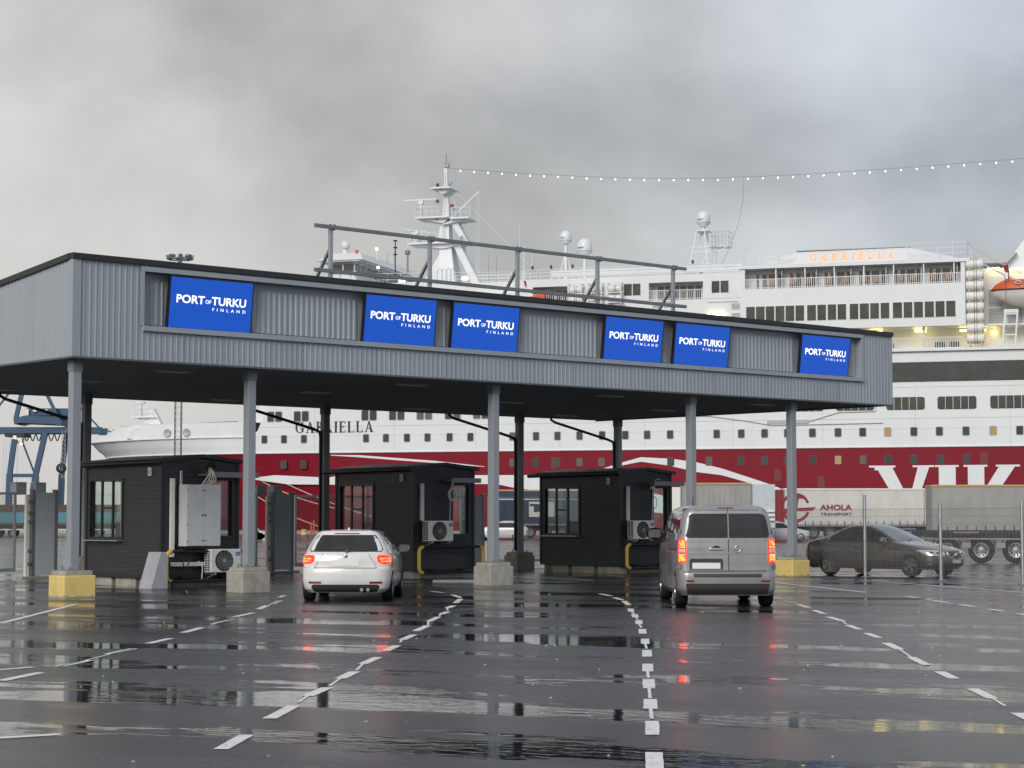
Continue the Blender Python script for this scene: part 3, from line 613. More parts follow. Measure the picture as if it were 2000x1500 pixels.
def window(parent, axis, pos, nrm, op, mull, transom=None, sill=True, name='window'):
    l0, l1, z0, z1 = op; s = 1 if sum(nrm) > 0 else -1
    def bx(mb, a, b, c, d, o0, o1, mi=0):
        y0, y1 = sorted((pos + s * o0, pos + s * o1))
        if axis == 'x': mb.box(a, b, y0, y1, c, d, mi)
        else: mb.box(y0, y1, a, b, c, d, mi)
    mb = MB()
    bx(mb, l0 - 0.05, l0 + 0.015, z0 - 0.05, z1 + 0.05, -0.09, 0.035); bx(mb, l1 - 0.015, l1 + 0.05, z0 - 0.05, z1 + 0.05, -0.09, 0.035)
    bx(mb, l0 + 0.016, l1 - 0.016, z0 - 0.05, z0 + 0.015, -0.09, 0.034); bx(mb, l0 + 0.016, l1 - 0.016, z1 - 0.015, z1 + 0.05, -0.09, 0.034)
    f = mb.build(name, 'black_trim', parent)
    ed = [l0 + 0.016] + [l0 + (l1 - l0) * t for t in mull] + [l1 - 0.016]
    for i, e in enumerate(ed):
        mb = MB(); bx(mb, e - 0.028, e + 0.028, z0 + 0.017, z1 - 0.017, -0.085, -0.035); mb.build('mullion', 'black_trim', f)
    if transom:
        i, zt = transom; mb = MB(); bx(mb, ed[i] + 0.03, ed[i + 1] - 0.03, zt - 0.025, zt + 0.025, -0.08, -0.04); mb.build('mullion', 'black_trim', f)
    for a, b in zip(ed, ed[1:]):
        mb = MB(); bx(mb, a + 0.03, b - 0.03, z0 + 0.02, z1 - 0.02, -0.066, -0.058); mb.build('pane', 'clear_glass', f)
    if sill:
        mb = MB(); bx(mb, l0 - 0.08, l1 + 0.06, z0 - 0.085, z0 - 0.055, -0.02, 0.20); mb.build('sill', 'galv', f, bev=0.004)
    return f
def booth(idx, a, b, label, blind):
    r = thing('toll_booth', label, 'booth', CF(a, b), FRZ, 'black checkpoint booths')
    OL = (1.80, 3.35, 1.17, 2.58); OF = (1.36, 1.97, 1.20, 2.58); OR = (0.2, 3.3, 1.17, 2.58); OB = (0.15, 2.0, 1.17, 2.58)
    wall(r, 'y', 0.0, 0.0, BD, (-1, 0, 0), OL); wall(r, 'x', 0.0, 0.0, BW, (0, -1, 0), OF); wall(r, 'y', BW, 0.0, BD, (1, 0, 0), OR); wall(r, 'x', BD, 0.0, BW, (0, 1, 0), OB)
    window(r, 'y', 0.0, (-1, 0, 0), OL, (0.36, 0.70), (1, 1.9)); window(r, 'x', 0.0, (0, -1, 0), OF, (), None, False); window(r, 'y', BW, (1, 0, 0), OR, (0.33, 0.66), None, False); window(r, 'x', BD, (0, 1, 0), OB, (0.5,), None, False)
    for x in (-0.03, BW - 0.05):
        for y in (-0.03, BD - 0.05): mb = MB(); mb.box(x, x + 0.08, y, y + 0.08, BZ0 - 0.03, BZ1); mb.build('corner_trim', 'black_trim', r)
    mb = MB(); mb.box(0.05, BW - 0.05, 0.05, BD - 0.05, BZ0 + 0.06, BZ0 + 0.12); mb.build('floor_plate', 'booth_floor', r)
    mb = MB(); mb.box(0.08, BW - 0.08, 0.08, BD - 0.08, BZ1 - 0.16, BZ1 - 0.12); mb.build('ceiling_board', 'booth_int', r)
    mb = MB(); mb.box(-0.02, BW + 0.02, -0.02, BD + 0.02, BZ0 - 0.09, BZ0 - 0.002); mb.build('base_frame', 'black_trim', r)
    # low gabled roof with overhang, gutter on the window side
    mb = MB(); e, rr = 0.12, 0.10
    for y in (-e, BD + e): pass
    p = [(-e, BZ1 - 0.02), (BW / 2, BZ1 + rr), (BW + e, BZ1 - 0.02), (BW + e, BZ1 + 0.07), (BW / 2, BZ1 + rr + 0.09), (-e, BZ1 + 0.07)]
    mb.prism(p, 'y', -e, BD + e); mb.build('roof', 'black_trim', r)
    mb = MB(); mb.prism([(0.02, BZ1 - 0.13), (BW - 0.02, BZ1 - 0.13), (BW - 0.02, BZ1 + 0.0), (BW / 2, BZ1 + rr - 0.02), (0.02, BZ1 + 0.0)], 'y', 0.005, 0.03); mb.build('gable_board', 'black_clad', r)
    mb = MB(); mb.tube([(-e - 0.05, -e, BZ1 - 0.01), (-e - 0.05, BD + 0.4, BZ1 - 0.04)], 0.055, 8); mb.build('gutter', 'black_trim', r)
    # blocks it stands on
    for y in (0.12, 1.25, 2.4, BD - 0.45):
        mb = MB(); mb.box(0.06, 0.36, y, y + 0.95 if y < 3 else BD - 0.08, -0.02, BZ0 - 0.092); mb.build('footing_block', 'concrete', r, bev=0.01)
    mb = MB(); mb.box(0.5, BW - 0.1, 0.3, BD - 0.15, -0.02, BZ0 - 0.095); mb.build('footing_block', 'concrete', r)
    # bumper of bent pipe with yellow ends in front of the end wall
    gy = -0.30
    mb = MB()
    for z in (0.86, 0.16): mb.tube([(0.10, gy, z), (BW - 0.02, gy, z)], 0.035, 8)
    mb.build('guard_bar', 'black_trim', r, sharp=50)
    for x, s in ((0.10, -1), (BW - 0.02, 1)):
        mb = MB(); pts = [(x, gy, 0.86)] + [(x + s * 0.13 * math.sin(R(q)), gy, 0.86 - 0.13 * (1 - math.cos(R(q)))) for q in (30, 60, 90)] + [(x + s * 0.13 * math.cos(R(q)), gy, 0.29 - 0.13 * math.sin(R(q))) for q in (0, 30, 60)] + [(x, gy, 0.16)]
        mb.tube(pts, 0.052, 10); mb.build('guard_bend', 'yellow_pipe', r, sharp=60)
    for x in (0.5, 1.6):
        mb = MB(); mb.bar((x, gy, 0.86), (x, -0.02, 0.86), 0.05); mb.bar((x, gy, 0.16), (x, -0.02, 0.24), 0.05); mb.build('guard_arm', 'black_trim', r)
    # white box lamp by the window, white duct on the end wall
    mb = MB(); mb.box(-0.07, -0.017, 0.42, 0.53, 2.66, 2.86, 0); mb.box(-0.076, -0.0705, 0.445, 0.505, 2.70, 2.82, 1); mb.build('wall_sensor', ['white_plastic', 'grey_plastic'], r, bev=0.01)
    zlow = (0.72, 1.58, 1.58)[idx]
    mb = MB(); mb.box(0.20, 0.32, -0.09, -0.018, zlow, 2.60); mb.build('duct', 'white_plastic', r, bev=0.015)
    # inside: desk, monitor, back board, chair back, warm curtain strip
    mb = MB(); mb.box(0.10, 0.75, 1.75, 3.4, 1.02, 1.07); mb.build('desk', 'wood', r)
    mb = MB(); mb.box(0.42, 0.46, 2.3, 2.85, 1.18, 1.55); mb.box(0.40, 0.52, 2.5, 2.65, 1.075, 1.2); mb.build('monitor', 'dark_plastic', r)
    mb = MB(); mb.box(1.2, 1.32, 2.5, 3.0, 0.95, 1.75); mb.build('chair_back', 'dark_plastic', r, bev=0.03)
    mb = MB(); mb.box(0.3, 0.9, 0.14, 0.45, 0.43, 2.0); mb.build('locker', 'cabinet', r)
    if blind:
        mb = MB()
        for k in range(5): mb.tube([(0.13 + 0.012 * math.sin(k * 2.1), 1.88 + 0.05 * k, 1.2), (0.13, 1.88 + 0.05 * k, 2.55)], 0.028, 6)
        mb.build('curtain', 'timber', r)
    # cable tray reaching over to the canopy column
    mb = MB(); mb.box(1.05, BW + (0.35, -0.05, 0.2)[idx], -0.40, -0.30, 2.63, 2.76); mb.build('cable_tray', 'galv_dark', r)
    mb = MB(); mb.box(1.0, 1.14, -0.30, -0.018, 2.66, 2.72); mb.build('tray_bracket', 'galv_dark', r)
    return r
BP = [(4.62, 4.0), (13.62, 5.72), (21.45, 5.62)]
BLAB = ['black ribbed booth with a tall grey cabinet on its end wall', 'black ribbed booth behind the white car, with coiled white cable', 'black ribbed booth behind the silver van']
booths = [booth(i, *BP[i], BLAB[i], i == 0) for i in range(3)]

def cable(mb, pts, r=0.011, k=6):
    # smooth path through the points
    P = [Vector(p) for p in pts]; o = []
    for i in range(len(P) - 1):
        p0, p1, p2, p3 = P[max(i - 1, 0)], P[i], P[i + 1], P[min(i + 2, len(P) - 1)]
        for j in range(k):
            t = j / k; o.append(0.5 * ((2 * p1) + (p2 - p0) * t + (2 * p0 - 5 * p1 + 4 * p2 - p3) * t * t + (3 * p1 - p0 - 3 * p2 + p3) * t ** 3))
    o.append(P[-1]); mb.tube(o, r, 6)
r = booths[0]
for i, dx in enumerate((0.0, 0.03, 0.07, -0.03, 0.05)):
    mb = MB(); cable(mb, [(1.10 + dx, -0.36, 2.85), (1.08 + dx * 1.5, -0.44, 2.70), (1.04 + dx * 3, -0.40, 2.55), (0.98 + dx * 2, -0.30, 2.44)], 0.014); mb.build('cable', 'white_plastic', r)
mb = MB(); cable(mb, [(1.0, -0.37, 2.80), (1.02, -0.42, 2.92), (1.12, -0.44, 2.95), (1.20, -0.40, 2.88), (1.16, -0.36, 2.78)], 0.04); mb.build('cable', 'black_rubber', r)
for pts in ([(0.45, -0.2, 0.95), (0.42, -0.26, 0.7), (0.5, -0.22, 0.45), (0.47, -0.2, 0.2)], [(0.8, -0.2, 0.95), (0.6, -0.25, 0.55), (0.55, -0.2, 0.3)], [(0.9, -0.22, 0.62), (1.0, -0.24, 0.5), (1.0, -0.22, 0.2)]):
    mb = MB(); cable(mb, pts, 0.013); mb.build('cable', 'black_rubber' if pts[0][0] < 0.85 else 'white_plastic', r)
mb = MB(); mb.box(0.25, 1.22, -0.13, -0.02, 0.50, 0.60); mb.build('duct', 'white_plastic', r, bev=0.012)
r = booths[1]
mb = MB(); cable(mb, [(1.1, -0.36, 2.72), (1.12, -0.3, 2.62), (1.12, -0.24, 2.2), (1.12, -0.22, 1.58)], 0.012); mb.build('cable', 'white_plastic', r)
mb = MB()
for q, rr in enumerate((0.13, 0.15, 0.12)): mb.tube([(1.13 + rr * math.cos(t), -0.30 - 0.015 * q, 2.30 + rr * 1.15 * math.sin(t)) for t in np.linspace(0, 2 * math.pi, 17)], 0.012, 6)
cable(mb, [(1.08, -0.3, 2.45), (1.10, -0.33, 2.62), (1.14, -0.35, 2.74)], 0.012); cable(mb, [(1.17, -0.3, 2.45), (1.14, -0.33, 2.62), (1.12, -0.35, 2.74)], 0.012)
mb.build('cable_coil', 'white_plastic', r)
r = booths[2]
mb = MB(); cable(mb, [(1.35, -0.36, 2.80), (1.22, -0.34, 2.82), (1.12, -0.3, 2.70), (1.12, -0.24, 2.3), (1.12, -0.22, 1.58)], 0.012); mb.build('cable', 'white_plastic', r)
mb = MB(); mb.tube([(1.19 + 0.09 * math.cos(t), -0.27, 2.12 + 0.17 * math.sin(t)) for t in np.linspace(0, 2 * math.pi, 17)], 0.012, 6); mb.build('cable_coil', 'white_plastic', r)
mb = MB(); mb.box(1.07, 1.17, -0.3, -0.2, 2.52, 2.62); mb.build('junction_box', 'white_plastic', r)

# ---------------------------------------------------------------- air conditioner outdoor units
def ac_unit(a, b, z, label):
    r = thing('air_conditioner', label, 'air conditioner', CF(a, b, z), FRZ, 'air conditioners on the booths')
    W_, H_, D_ = 0.86, 0.56, 0.30
    mb = MB(); mb.box(0, W_, 0, D_, 0, H_); body = mb.build('casing', 'white_plastic', r, bev=0.02)
    cx, cz, rr = 0.37, 0.28, 0.235
    mb = MB(); mb.lathe([(0.0, -0.004), (rr, -0.004), (rr + 0.012, -0.014), (rr + 0.018, -0.002)], (cx, 0, cz), 'y', 32); mb.build('fan_opening', 'dark_plastic', r)
    mb = MB()
    for k in range(1, 8): mb.lathe([(rr * k / 8 - 0.003, -0.020), (rr * k / 8 + 0.003, -0.020), (rr * k / 8, -0.025), (rr * k / 8 - 0.003, -0.020)], (cx, 0, cz), 'y', 32)
    for k in range(12): a_ = k * math.pi / 6; mb.bar((cx + 0.04 * math.cos(a_), -0.022, cz + 0.04 * math.sin(a_)), (cx + rr * math.cos(a_), -0.022, cz + rr * math.sin(a_)), 0.005)
    mb.build('fan_grille', 'grey_plastic', r)
    mb = MB(); mb.cyl((cx, -0.01, cz), (cx, -0.034, cz), 0.045, n=16); mb.build('fan_hub', 'grey_plastic', r)
    mb = MB()
    for k in range(9): mb.box(-0.004, 0.004, 0.05, D_ - 0.16, 0.04 + k * 0.055, 0.04 + k * 0.055 + 0.036); mb.box(-0.004, 0.004, D_ - 0.14, D_ - 0.04, 0.04 + k * 0.055, 0.04 + k * 0.055 + 0.036)
    mb.build('side_louvres', 'dark_plastic', r)
    mb = MB(); mb.box(0.70, 0.83, -0.004, 0.001, 0.40, 0.49, 0); add_text(mb, 'Midea', 0.715, 0.815, 0.43, 0.462, -0.006, 1); mb.build('brand_label', ['blue_logo', 'white_plastic'], r)
    for x in (0.12, 0.72):
        mb = MB(); mb.box(x - 0.02, x + 0.02, -0.02, D_ + 0.12, -0.05, -0.003); mb.bar((x, 0.02, -0.04), (x, D_ + 0.1, -0.16), 0.03); mb.build('bracket', 'galv', r)
ac_unit(BP[0][0] + 1.10, BP[0][1] - 0.46, 0.35, 'low white air conditioner partly behind the concrete column plinth')
ac_unit(BP[1][0] + 0.22, BP[1][1] - 0.42, 1.02, 'white air conditioner on the booth behind the white car')
ac_unit(BP[2][0] + 0.16, BP[2][1] - 0.42, 1.02, 'white air conditioner on the booth beside the silver van mirror')

# ---------------------------------------------------------------- grey cabinet on the first booth
r = thing('electrical_cabinet', 'tall light grey two-door electrical cabinet on the first booth', 'cabinet', CF(BP[0][0] + 0.45, BP[0][1] - 0.38, 0.98), FRZ)
mb = MB(); mb.box(0, 0.96, 0, 0.34, 0, 1.47); mb.build('casing', 'cabinet', r, bev=0.008)
for x0, x1 in ((0.012, 0.475), (0.483, 0.948)):
    mb = MB(); mb.box(x0, x1, -0.022, -0.002, 0.012, 1.458); d = mb.build('door', 'cabinet', r, bev=0.005)
    kx = x1 - 0.035 if x0 < 0.3 else x0 + 0.035
    for z in (0.14, 0.74, 1.33):
        mb = MB(); mb.cyl((kx, -0.022, z), (kx, -0.034, z), 0.016 if z != 0.74 else 0.024, n=10); mb.build('lock', 'dark_plastic', d)
    hx = 0.014 if x0 < 0.3 else 0.946
    for z in (0.12, 0.52, 0.95, 1.36):
        mb = MB(); mb.cyl((hx, -0.024, z - 0.03), (hx, -0.024, z + 0.03), 0.012, n=8); mb.build('hinge', 'grey_plastic', d)
for x in (0.02, 0.84):
    mb = MB(); mb.box(x, x + 0.045, 0.30, 0.335, 1.472, 1.80)
    mb.build('slotted_rail', 'white_plastic', r)
    mb = MB()
    for k in range(4): mb.box(x + 0.014, x + 0.031, 0.294, 0.299, 1.52 + k * 0.07, 1.565 + k * 0.07)
    mb.build('rail_slots', 'ink', r)
mb = MB(); mb.box(0.1, 0.8, 0.1, 0.3, -0.06, -0.002); mb.build('cable_gland', 'dark_plastic', r)
# ---------------------------------------------------------------- wedge shaped guard block
mb = MB(); mb.prism([(0, 0), (0.46, 0), (0.46, 0.72), (0.40, 0.86), (0.26, 0.86)], 'y', 0, 0.55)
o = mb.build('guard_block', 'concrete_grey', loc=CF(3.93, 3.30), rz=FRZ, bev=0.012); tag(o, 'grey wedge shaped guard block at the corner of the first booth', 'guard block')
# ---------------------------------------------------------------- steel bits lying by the second booth
for i, (da, db, rot, L_) in enumerate(((0, 0, 4, 1.1), (0.12, 0.12, 1, 1.2), (0.28, 0.25, -3, 1.0), (0.2, -0.12, 8, 0.9))):
    mb = MB(); mb.box(0, L_, 0, 0.07, 0, 0.008); mb.box(0, L_, 0, 0.008, 0.009, 0.06)
    o = mb.build('steel_angle', 'galv_dark', loc=CF(11.9 + da, 2.75 + db, 0.006), rz=FRZ - R(40 + rot)); tag(o, 'grey steel angle lying loose on the asphalt by the second booth', 'steel bar', 'loose steel angles on the ground')
ch = thing('chain', 'heavy dark chain lying on the wet asphalt near the middle concrete plinth', 'chain', CF(13.0, 2.2), FRZ)
for k in range(13):
    mb = MB(); c0 = Vector((0.075 * k, 0.05 * math.sin(k * 0.9) - 0.05 * k, 0.03)); tl = 0.5 if k % 2 else -0.5
    mb.tube([c0 + Vector((0.06 * math.cos(t), 0.035 * math.sin(t) * math.cos(tl), 0.03 * math.sin(t) * math.sin(tl))) for t in np.linspace(0, 2 * math.pi, 9)], 0.013, 5); mb.build('link', 'galv_dark', ch)

# ================================================================== GATES
GB = 12.95
def chain_link(mb, a0, a1, z0, z1, y, sp=0.085, w_=0.006):
    L_, H_ = a1 - a0, z1 - z0
    k = -H_
    while k < L_:
        x0, zz0 = (k, 0) if k >= 0 else (0, -k); t = min(L_ - x0, H_ - zz0)
        if t > 0.02:
            mb.bar((a0 + x0, y, z0 + zz0), (a0 + x0 + t, y, z0 + zz0 + t), w_)
            mb.bar((a0 + x0, y + w_, z1 - zz0), (a0 + x0 + t, y + w_, z1 - zz0 - t), w_)
        k += sp
def gate_leaf(a0, a1, label, z0=0.18, z1=2.36):
    r = thing('gate_leaf', label, 'gate', CF(a0, GB + 0.25), FRZ, 'chain-link gate leaves behind the booths'); L_ = a1 - a0; q = 0.065
    mb = MB(); mb.box(0, L_, 0, q, z1 - q, z1); mb.box(0, L_, 0, q, z0, z0 + q + 0.03); mb.box(0, q, 0.002, q - 0.002, z0 + q, z1 - q); mb.box(L_ - q, L_, 0.002, q - 0.002, z0 + q, z1 - q); mb.build('frame', 'galv', r)
    mb = MB(); chain_link(mb, q, L_ - q, z0 + q + 0.03, z1 - q, q / 2); mb.build('chain_link', 'galv_dark', r)
gate_leaf(0.6, 5.62, 'chain-link gate leaf at the left edge of the picture')
gate_leaf(9.3, 13.58, 'chain-link gate leaf just right of the first booth')
gate_leaf(14.95, 19.3, 'chain-link gate leaf with orange posts showing through it')
gate_leaf(22.75, 27.4, 'chain-link gate leaf in front of the dark blue trailer')
def gate_pillar(a, label):
    r = thing('gate_pillar', label, 'gate post', CF(a, GB), FRZ, 'grey boarded gate posts')
    for x in (0.0, 0.70):
        mb = MB(); mb.box(x, x + 0.10, -0.02, 0.14, 0.02, 2.42); mb.build('post', 'galv_dark', r, bev=0.006)
        mb = MB(); mb.box(x - 0.02, x + 0.12, -0.04, 0.16, 2.423, 2.445); mb.build('post_cap', 'galv', r)
    mb = MB(); mb.box(0.102, 0.698, -0.012, 0.012, 0.10, 2.36); mb.build('board', 'panel_grey', r, bev=0.004)
    mb = MB()
    for k in range(9): mb.box(0.12 + k * 0.065, 0.15 + k * 0.065, -0.005, 0.005, 0.065, 0.099)
    mb.build('board_feet', 'galv', r)
    mb = MB(); mb.box(-0.16, -0.04, 0.02, 0.12, 0.02, 2.30); mb.build('guide_post', 'white_plastic', r, bev=0.008)
    mb = MB()
    for z in (0.35, 0.7, 1.5, 1.75, 2.05): mb.box(-0.10, -0.002, -0.03, 0.015, z, z + 0.09); mb.cyl((-0.05, -0.03, z + 0.05), (-0.05, -0.06, z + 0.05), 0.03, n=8)
    mb.build('rollers', 'galv_dark', r)
    mb = MB(); mb.box(-0.30, 0.95, -0.12, 0.3, 0.0, 0.05); mb.build('foot_slab', 'concrete', r)
    for x0, x1, y in ((-0.30, 0.02, 0.35), (0.30, 0.62, 0.35)):
        mb = MB(); mb.box(x0, x1, y, y + 0.34, 2.30, 2.62); mb.box(x0 - 0.008, x1 + 0.008, y - 0.008, y + 0.348, 2.623, 2.645); mb.build('drive_box', 'concrete_grey', r, bev=0.01)
gate_pillar(5.95, 'grey gate post beside the yellow plinth of the corner column')
gate_pillar(13.92, 'grey gate post between the first booth and the white car')
gate_pillar(21.55, 'grey gate post mostly hidden behind the second booth')

# ================================================================== MESH FENCE on the right
fr_ = thing('mesh_fence', 'galvanised wire mesh fence with round posts in front of the dark sedan', 'fence')
FP = [(8.47, 60.52), (9.95, 56.47), (11.36, 53.09), (12.63, 49.57), (13.9, 46.1)]
FHt = [2.1, 2.28, 2.02, 2.02, 2.02]
for (x, y), h in zip(FP, FHt):
    mb = MB(); mb.cyl((x, y, 0), (x, y, h), 0.048, n=12); mb.lathe([(0.05, h), (0.05, h + 0.02), (0.0, h + 0.03)], (x, y, 0), n=12); p = mb.build('post', 'galv', fr_, sharp=50)
    mb = MB(); mb.box(x - 0.11, x + 0.11, y - 0.11, y + 0.11, 0, 0.02); mb.build('post_foot', 'galv_dark', p)
for (p, q) in zip(FP, FP[1:]):
    p, q = Vector((*p, 0)), Vector((*q, 0)); d = q - p; L_ = d.length; d.normalize(); mb = MB(); n = int(L_ / 0.06)
    for k in range(n + 1): a_ = p + d * (L_ * k / n); mb.bar(a_ + Vector((0, 0, 0.08)), a_ + Vector((0, 0, 1.92)), 0.0058)
    for k in range(10):
        z = 0.1 + k * 0.2
        for off in (-0.006, 0.006): mb.bar(p + Vector((0.0, off, z)), q + Vector((0.0, off, z)), 0.006)
    mb.build('mesh_panel', 'fence_wire', fr_)

# ================================================================== VEHICLES
NR, NC, NS = 10, 7, 30
class Body:
    # body shell as a stack of rounded plan outlines; each row: z, rear x, front x, half width, rear and front corner radius, rear and front bow, side bow
    def __init__(s, rows, sub=4):
        A = np.array(rows, float); n = len(A); out = []
        for i in range(n - 1):
            p0, p1, p2, p3 = A[max(i - 1, 0)], A[i], A[i + 1], A[min(i + 2, n - 1)]
            for j in range(sub):
                t = j / sub
                lin = p1 + (p2 - p1) * t
                cr = 0.5 * ((2 * p1) + (p2 - p0) * t + (2 * p0 - 5 * p1 + 4 * p2 - p3) * t * t + (3 * p1 - p0 - 3 * p2 + p3) * t ** 3)
                q = 0.45 * lin + 0.55 * cr; q[0] = lin[0]; out.append(q)
        out.append(A[-1]); s.rows = np.array(out)
    def at(s, z): return np.array([np.interp(z, s.rows[:, 0], s.rows[:, k]) for k in range(9)])
    def outline(s, p):
        _, xr, xf, w_, rr, rf, br, bf, bs = p; P = []
        for i in range(NR): y = (w_ - rr) * i / NR; P.append((xr + br * (y / w_) ** 2, y))
        xc = xr + br * ((w_ - rr) / w_) ** 2
        for i in range(NC + 1): a = R(90 * i / NC); P.append((xc + rr * (1 - math.cos(a)), w_ - rr + rr * math.sin(a)))
        xd = xf - bf * ((w_ - rf) / w_) ** 2; x0, x1 = xc + rr, xd - rf
        for i in range(1, NS): t = i / NS; P.append((x0 + (x1 - x0) * t, w_ + bs * (1 - (2 * t - 1) ** 2)))
        for i in range(NC + 1): a = R(90 - 90 * i / NC); P.append((xd - rf * (1 - math.cos(a)), w_ - rf + rf * math.sin(a)))
        for i in range(NR - 1, -1, -1): y = (w_ - rf) * i / NR; P.append((xf - bf * (y / w_) ** 2, y))
        return np.array(P)
    def mesh(s, mb):
        rings = []
        for p in s.rows:
            h = s.outline(p); full = [(x, y, p[0]) for x, y in h] + [(x, -y, p[0]) for x, y in h[-2:0:-1]]; rings.append(full)
        n = len(rings[0]); vs = [q for r in rings for q in r]; fs = []
        for i in range(len(rings) - 1):
            for k in range(n): k2 = (k + 1) % n; fs.append((i * n + k2, i * n + k, (i + 1) * n + k, (i + 1) * n + k2))
        fs.append(tuple(range(n))); t0 = (len(rings) - 1) * n; fs.append(tuple(range(t0 + n - 1, t0 - 1, -1)))
        mb.add(vs, fs, 0, True)
    def _grid(s, mb, rows, fn, nu, nv, mi, flip):
        R_ = np.array(rows, float); t = np.linspace(0, len(R_) - 1, nv); vs = []
        for tt in t:
            q = [np.interp(tt, range(len(R_)), R_[:, k]) for k in range(3)]
            for i in range(nu): vs.append(fn(q[1] + (q[2] - q[1]) * i / (nu - 1), q[0]))
        fs = []
        for j in range(nv - 1):
            for i in range(nu - 1):
                f = (j * nu + i, j * nu + i + 1, (j + 1) * nu + i + 1, (j + 1) * nu + i); fs.append(f[::-1] if flip else f)
        mb.add(vs, fs, mi, True)
    def rear(s, mb, rows, off=0.006, mi=0, nu=13, nv=9):
        def fn(y, z): h = s.outline(s.at(z)); return (np.interp(abs(y), h[:NR + NC, 1], h[:NR + NC, 0]) - off, y, z)
        s._grid(mb, rows, fn, nu, nv, mi, True)
    def front(s, mb, rows, off=0.006, mi=0, nu=13, nv=9):
        def fn(y, z): h = s.outline(s.at(z))[::-1]; return (np.interp(abs(y), h[:NR + NC, 1], h[:NR + NC, 0]) + off, y, z + off * 0.6)
        s._grid(mb, rows, fn, nu, nv, mi, False)
    def side(s, mb, rows, sg=1, off=0.006, mi=0, nu=13, nv=7):
        def fn(x, z): h = s.outline(s.at(z))[NR:-NR]; return (x, sg * (np.interp(x, h[:, 0], h[:, 1]) + off), z)
        s._grid(mb, rows, fn, nu, nv, mi, sg > 0)
    def arc(s, mb, rows, sg=1, off=0.008, mi=0, nu=13, nv=7, front=False):
        def fn(d, z):
            h = s.outline(s.at(z)); h = h[::-1] if front else h
            L_ = np.concatenate([[0], np.cumsum(np.hypot(*np.diff(h, axis=0).T))]); i = int(np.clip(np.searchsorted(L_, d) - 1, 0, len(h) - 2))
            t_ = (d - L_[i]) / (L_[i + 1] - L_[i]); q = h[i] + (h[i + 1] - h[i]) * t_; e = h[i + 1] - h[i]; e = e / np.hypot(*e)
            nn = np.array([-e[1], e[0]]) if not front else np.array([e[1], -e[0]])
            if front: nn = np.array([abs(e[1]), abs(e[0])]) 
            else: nn = np.array([-abs(e[1]), abs(e[0])])
            q = q + nn * off; return (q[0], sg * q[1], z)
        s._grid(mb, rows, fn, nu, nv, mi, (sg > 0) != front)
    def build(s, paint, parent, wheels, ra, y_in):
        mb = MB(); s.mesh(mb); o = mb.build('body', [paint, 'black_rubber'], parent, sharp=38)
        cut = MB()
        for x in wheels:
            for sg in (-1, 1): cut.cyl((x, sg * y_in, ra * 0.93), (x, sg * 1.3, ra * 0.93), ra, n=36)
        cut.m = [0] * len(cut.m)
        c = cut.build('cutter', ['black_rubber'])
        md = o.modifiers.new('arch', 'BOOLEAN'); md.operation = 'DIFFERENCE'; md.object = c; md.solver = 'EXACT'
        try: md.material_mode = 'TRANSFER'
        except Exception: pass
        bpy.context.view_layer.update()
        dg = bpy.context.evaluated_depsgraph_get(); me = bpy.data.meshes.new_from_object(o.evaluated_get(dg)); o.modifiers.clear(); o.data = me
        bpy.data.objects.remove(c); me.set_sharp_from_angle(angle=R(38))
        return o
def wheel(parent, x, y, r, w_, spokes=5, rim='alloy'):
    sg = 1 if y > 0 else -1
    e = bpy.data.objects.new('wheel', None); COL.objects.link(e); e.parent = parent; e.location = (x, y, r)
    mb = MB(); ri = r * 0.68
    mb.lathe([(ri, -w_ / 2), (r * 0.94, -w_ / 2), (r, -w_ * 0.36), (r, w_ * 0.36), (r * 0.94, w_ / 2), (ri, w_ / 2), (ri - 0.01, w_ / 2 - 0.03)], (0, 0, 0), 'y', 32); mb.build('tyre', 'black_rubber', e, sharp=40)
    mb = MB(); f = sg * (w_ / 2 - 0.015)
    mb.lathe([(ri, f), (ri * 0.93, f - sg * 0.012), (ri * 0.90, f - sg * 0.06), (0.02, f - sg * 0.07)], (0, 0, 0), 'y', 32, 1)
    for k in range(spokes):
        for d in (-0.12, 0.12):
            a = 2 * math.pi * k / spokes; mb.bar((0.05 * math.cos(a), f - sg * 0.02, 0.05 * math.sin(a)), (ri * 0.95 * math.cos(a + d), f - sg * 0.014, ri * 0.95 * math.sin(a + d)), 0.02, 0.035, 0)
    mb.lathe([(ri * 1.0, f + sg * 0.004), (ri * 0.92, f + sg * 0.004), (ri * 0.90, f - sg * 0.03)], (0, 0, 0), 'y', 32, 0)
    mb.cyl((0, f - sg * 0.05, 0), (0, f - sg * 0.004, 0), 0.05, n=12, mi=0); mb.build('rim', [rim, 'truck_dark'], e, sharp=40)
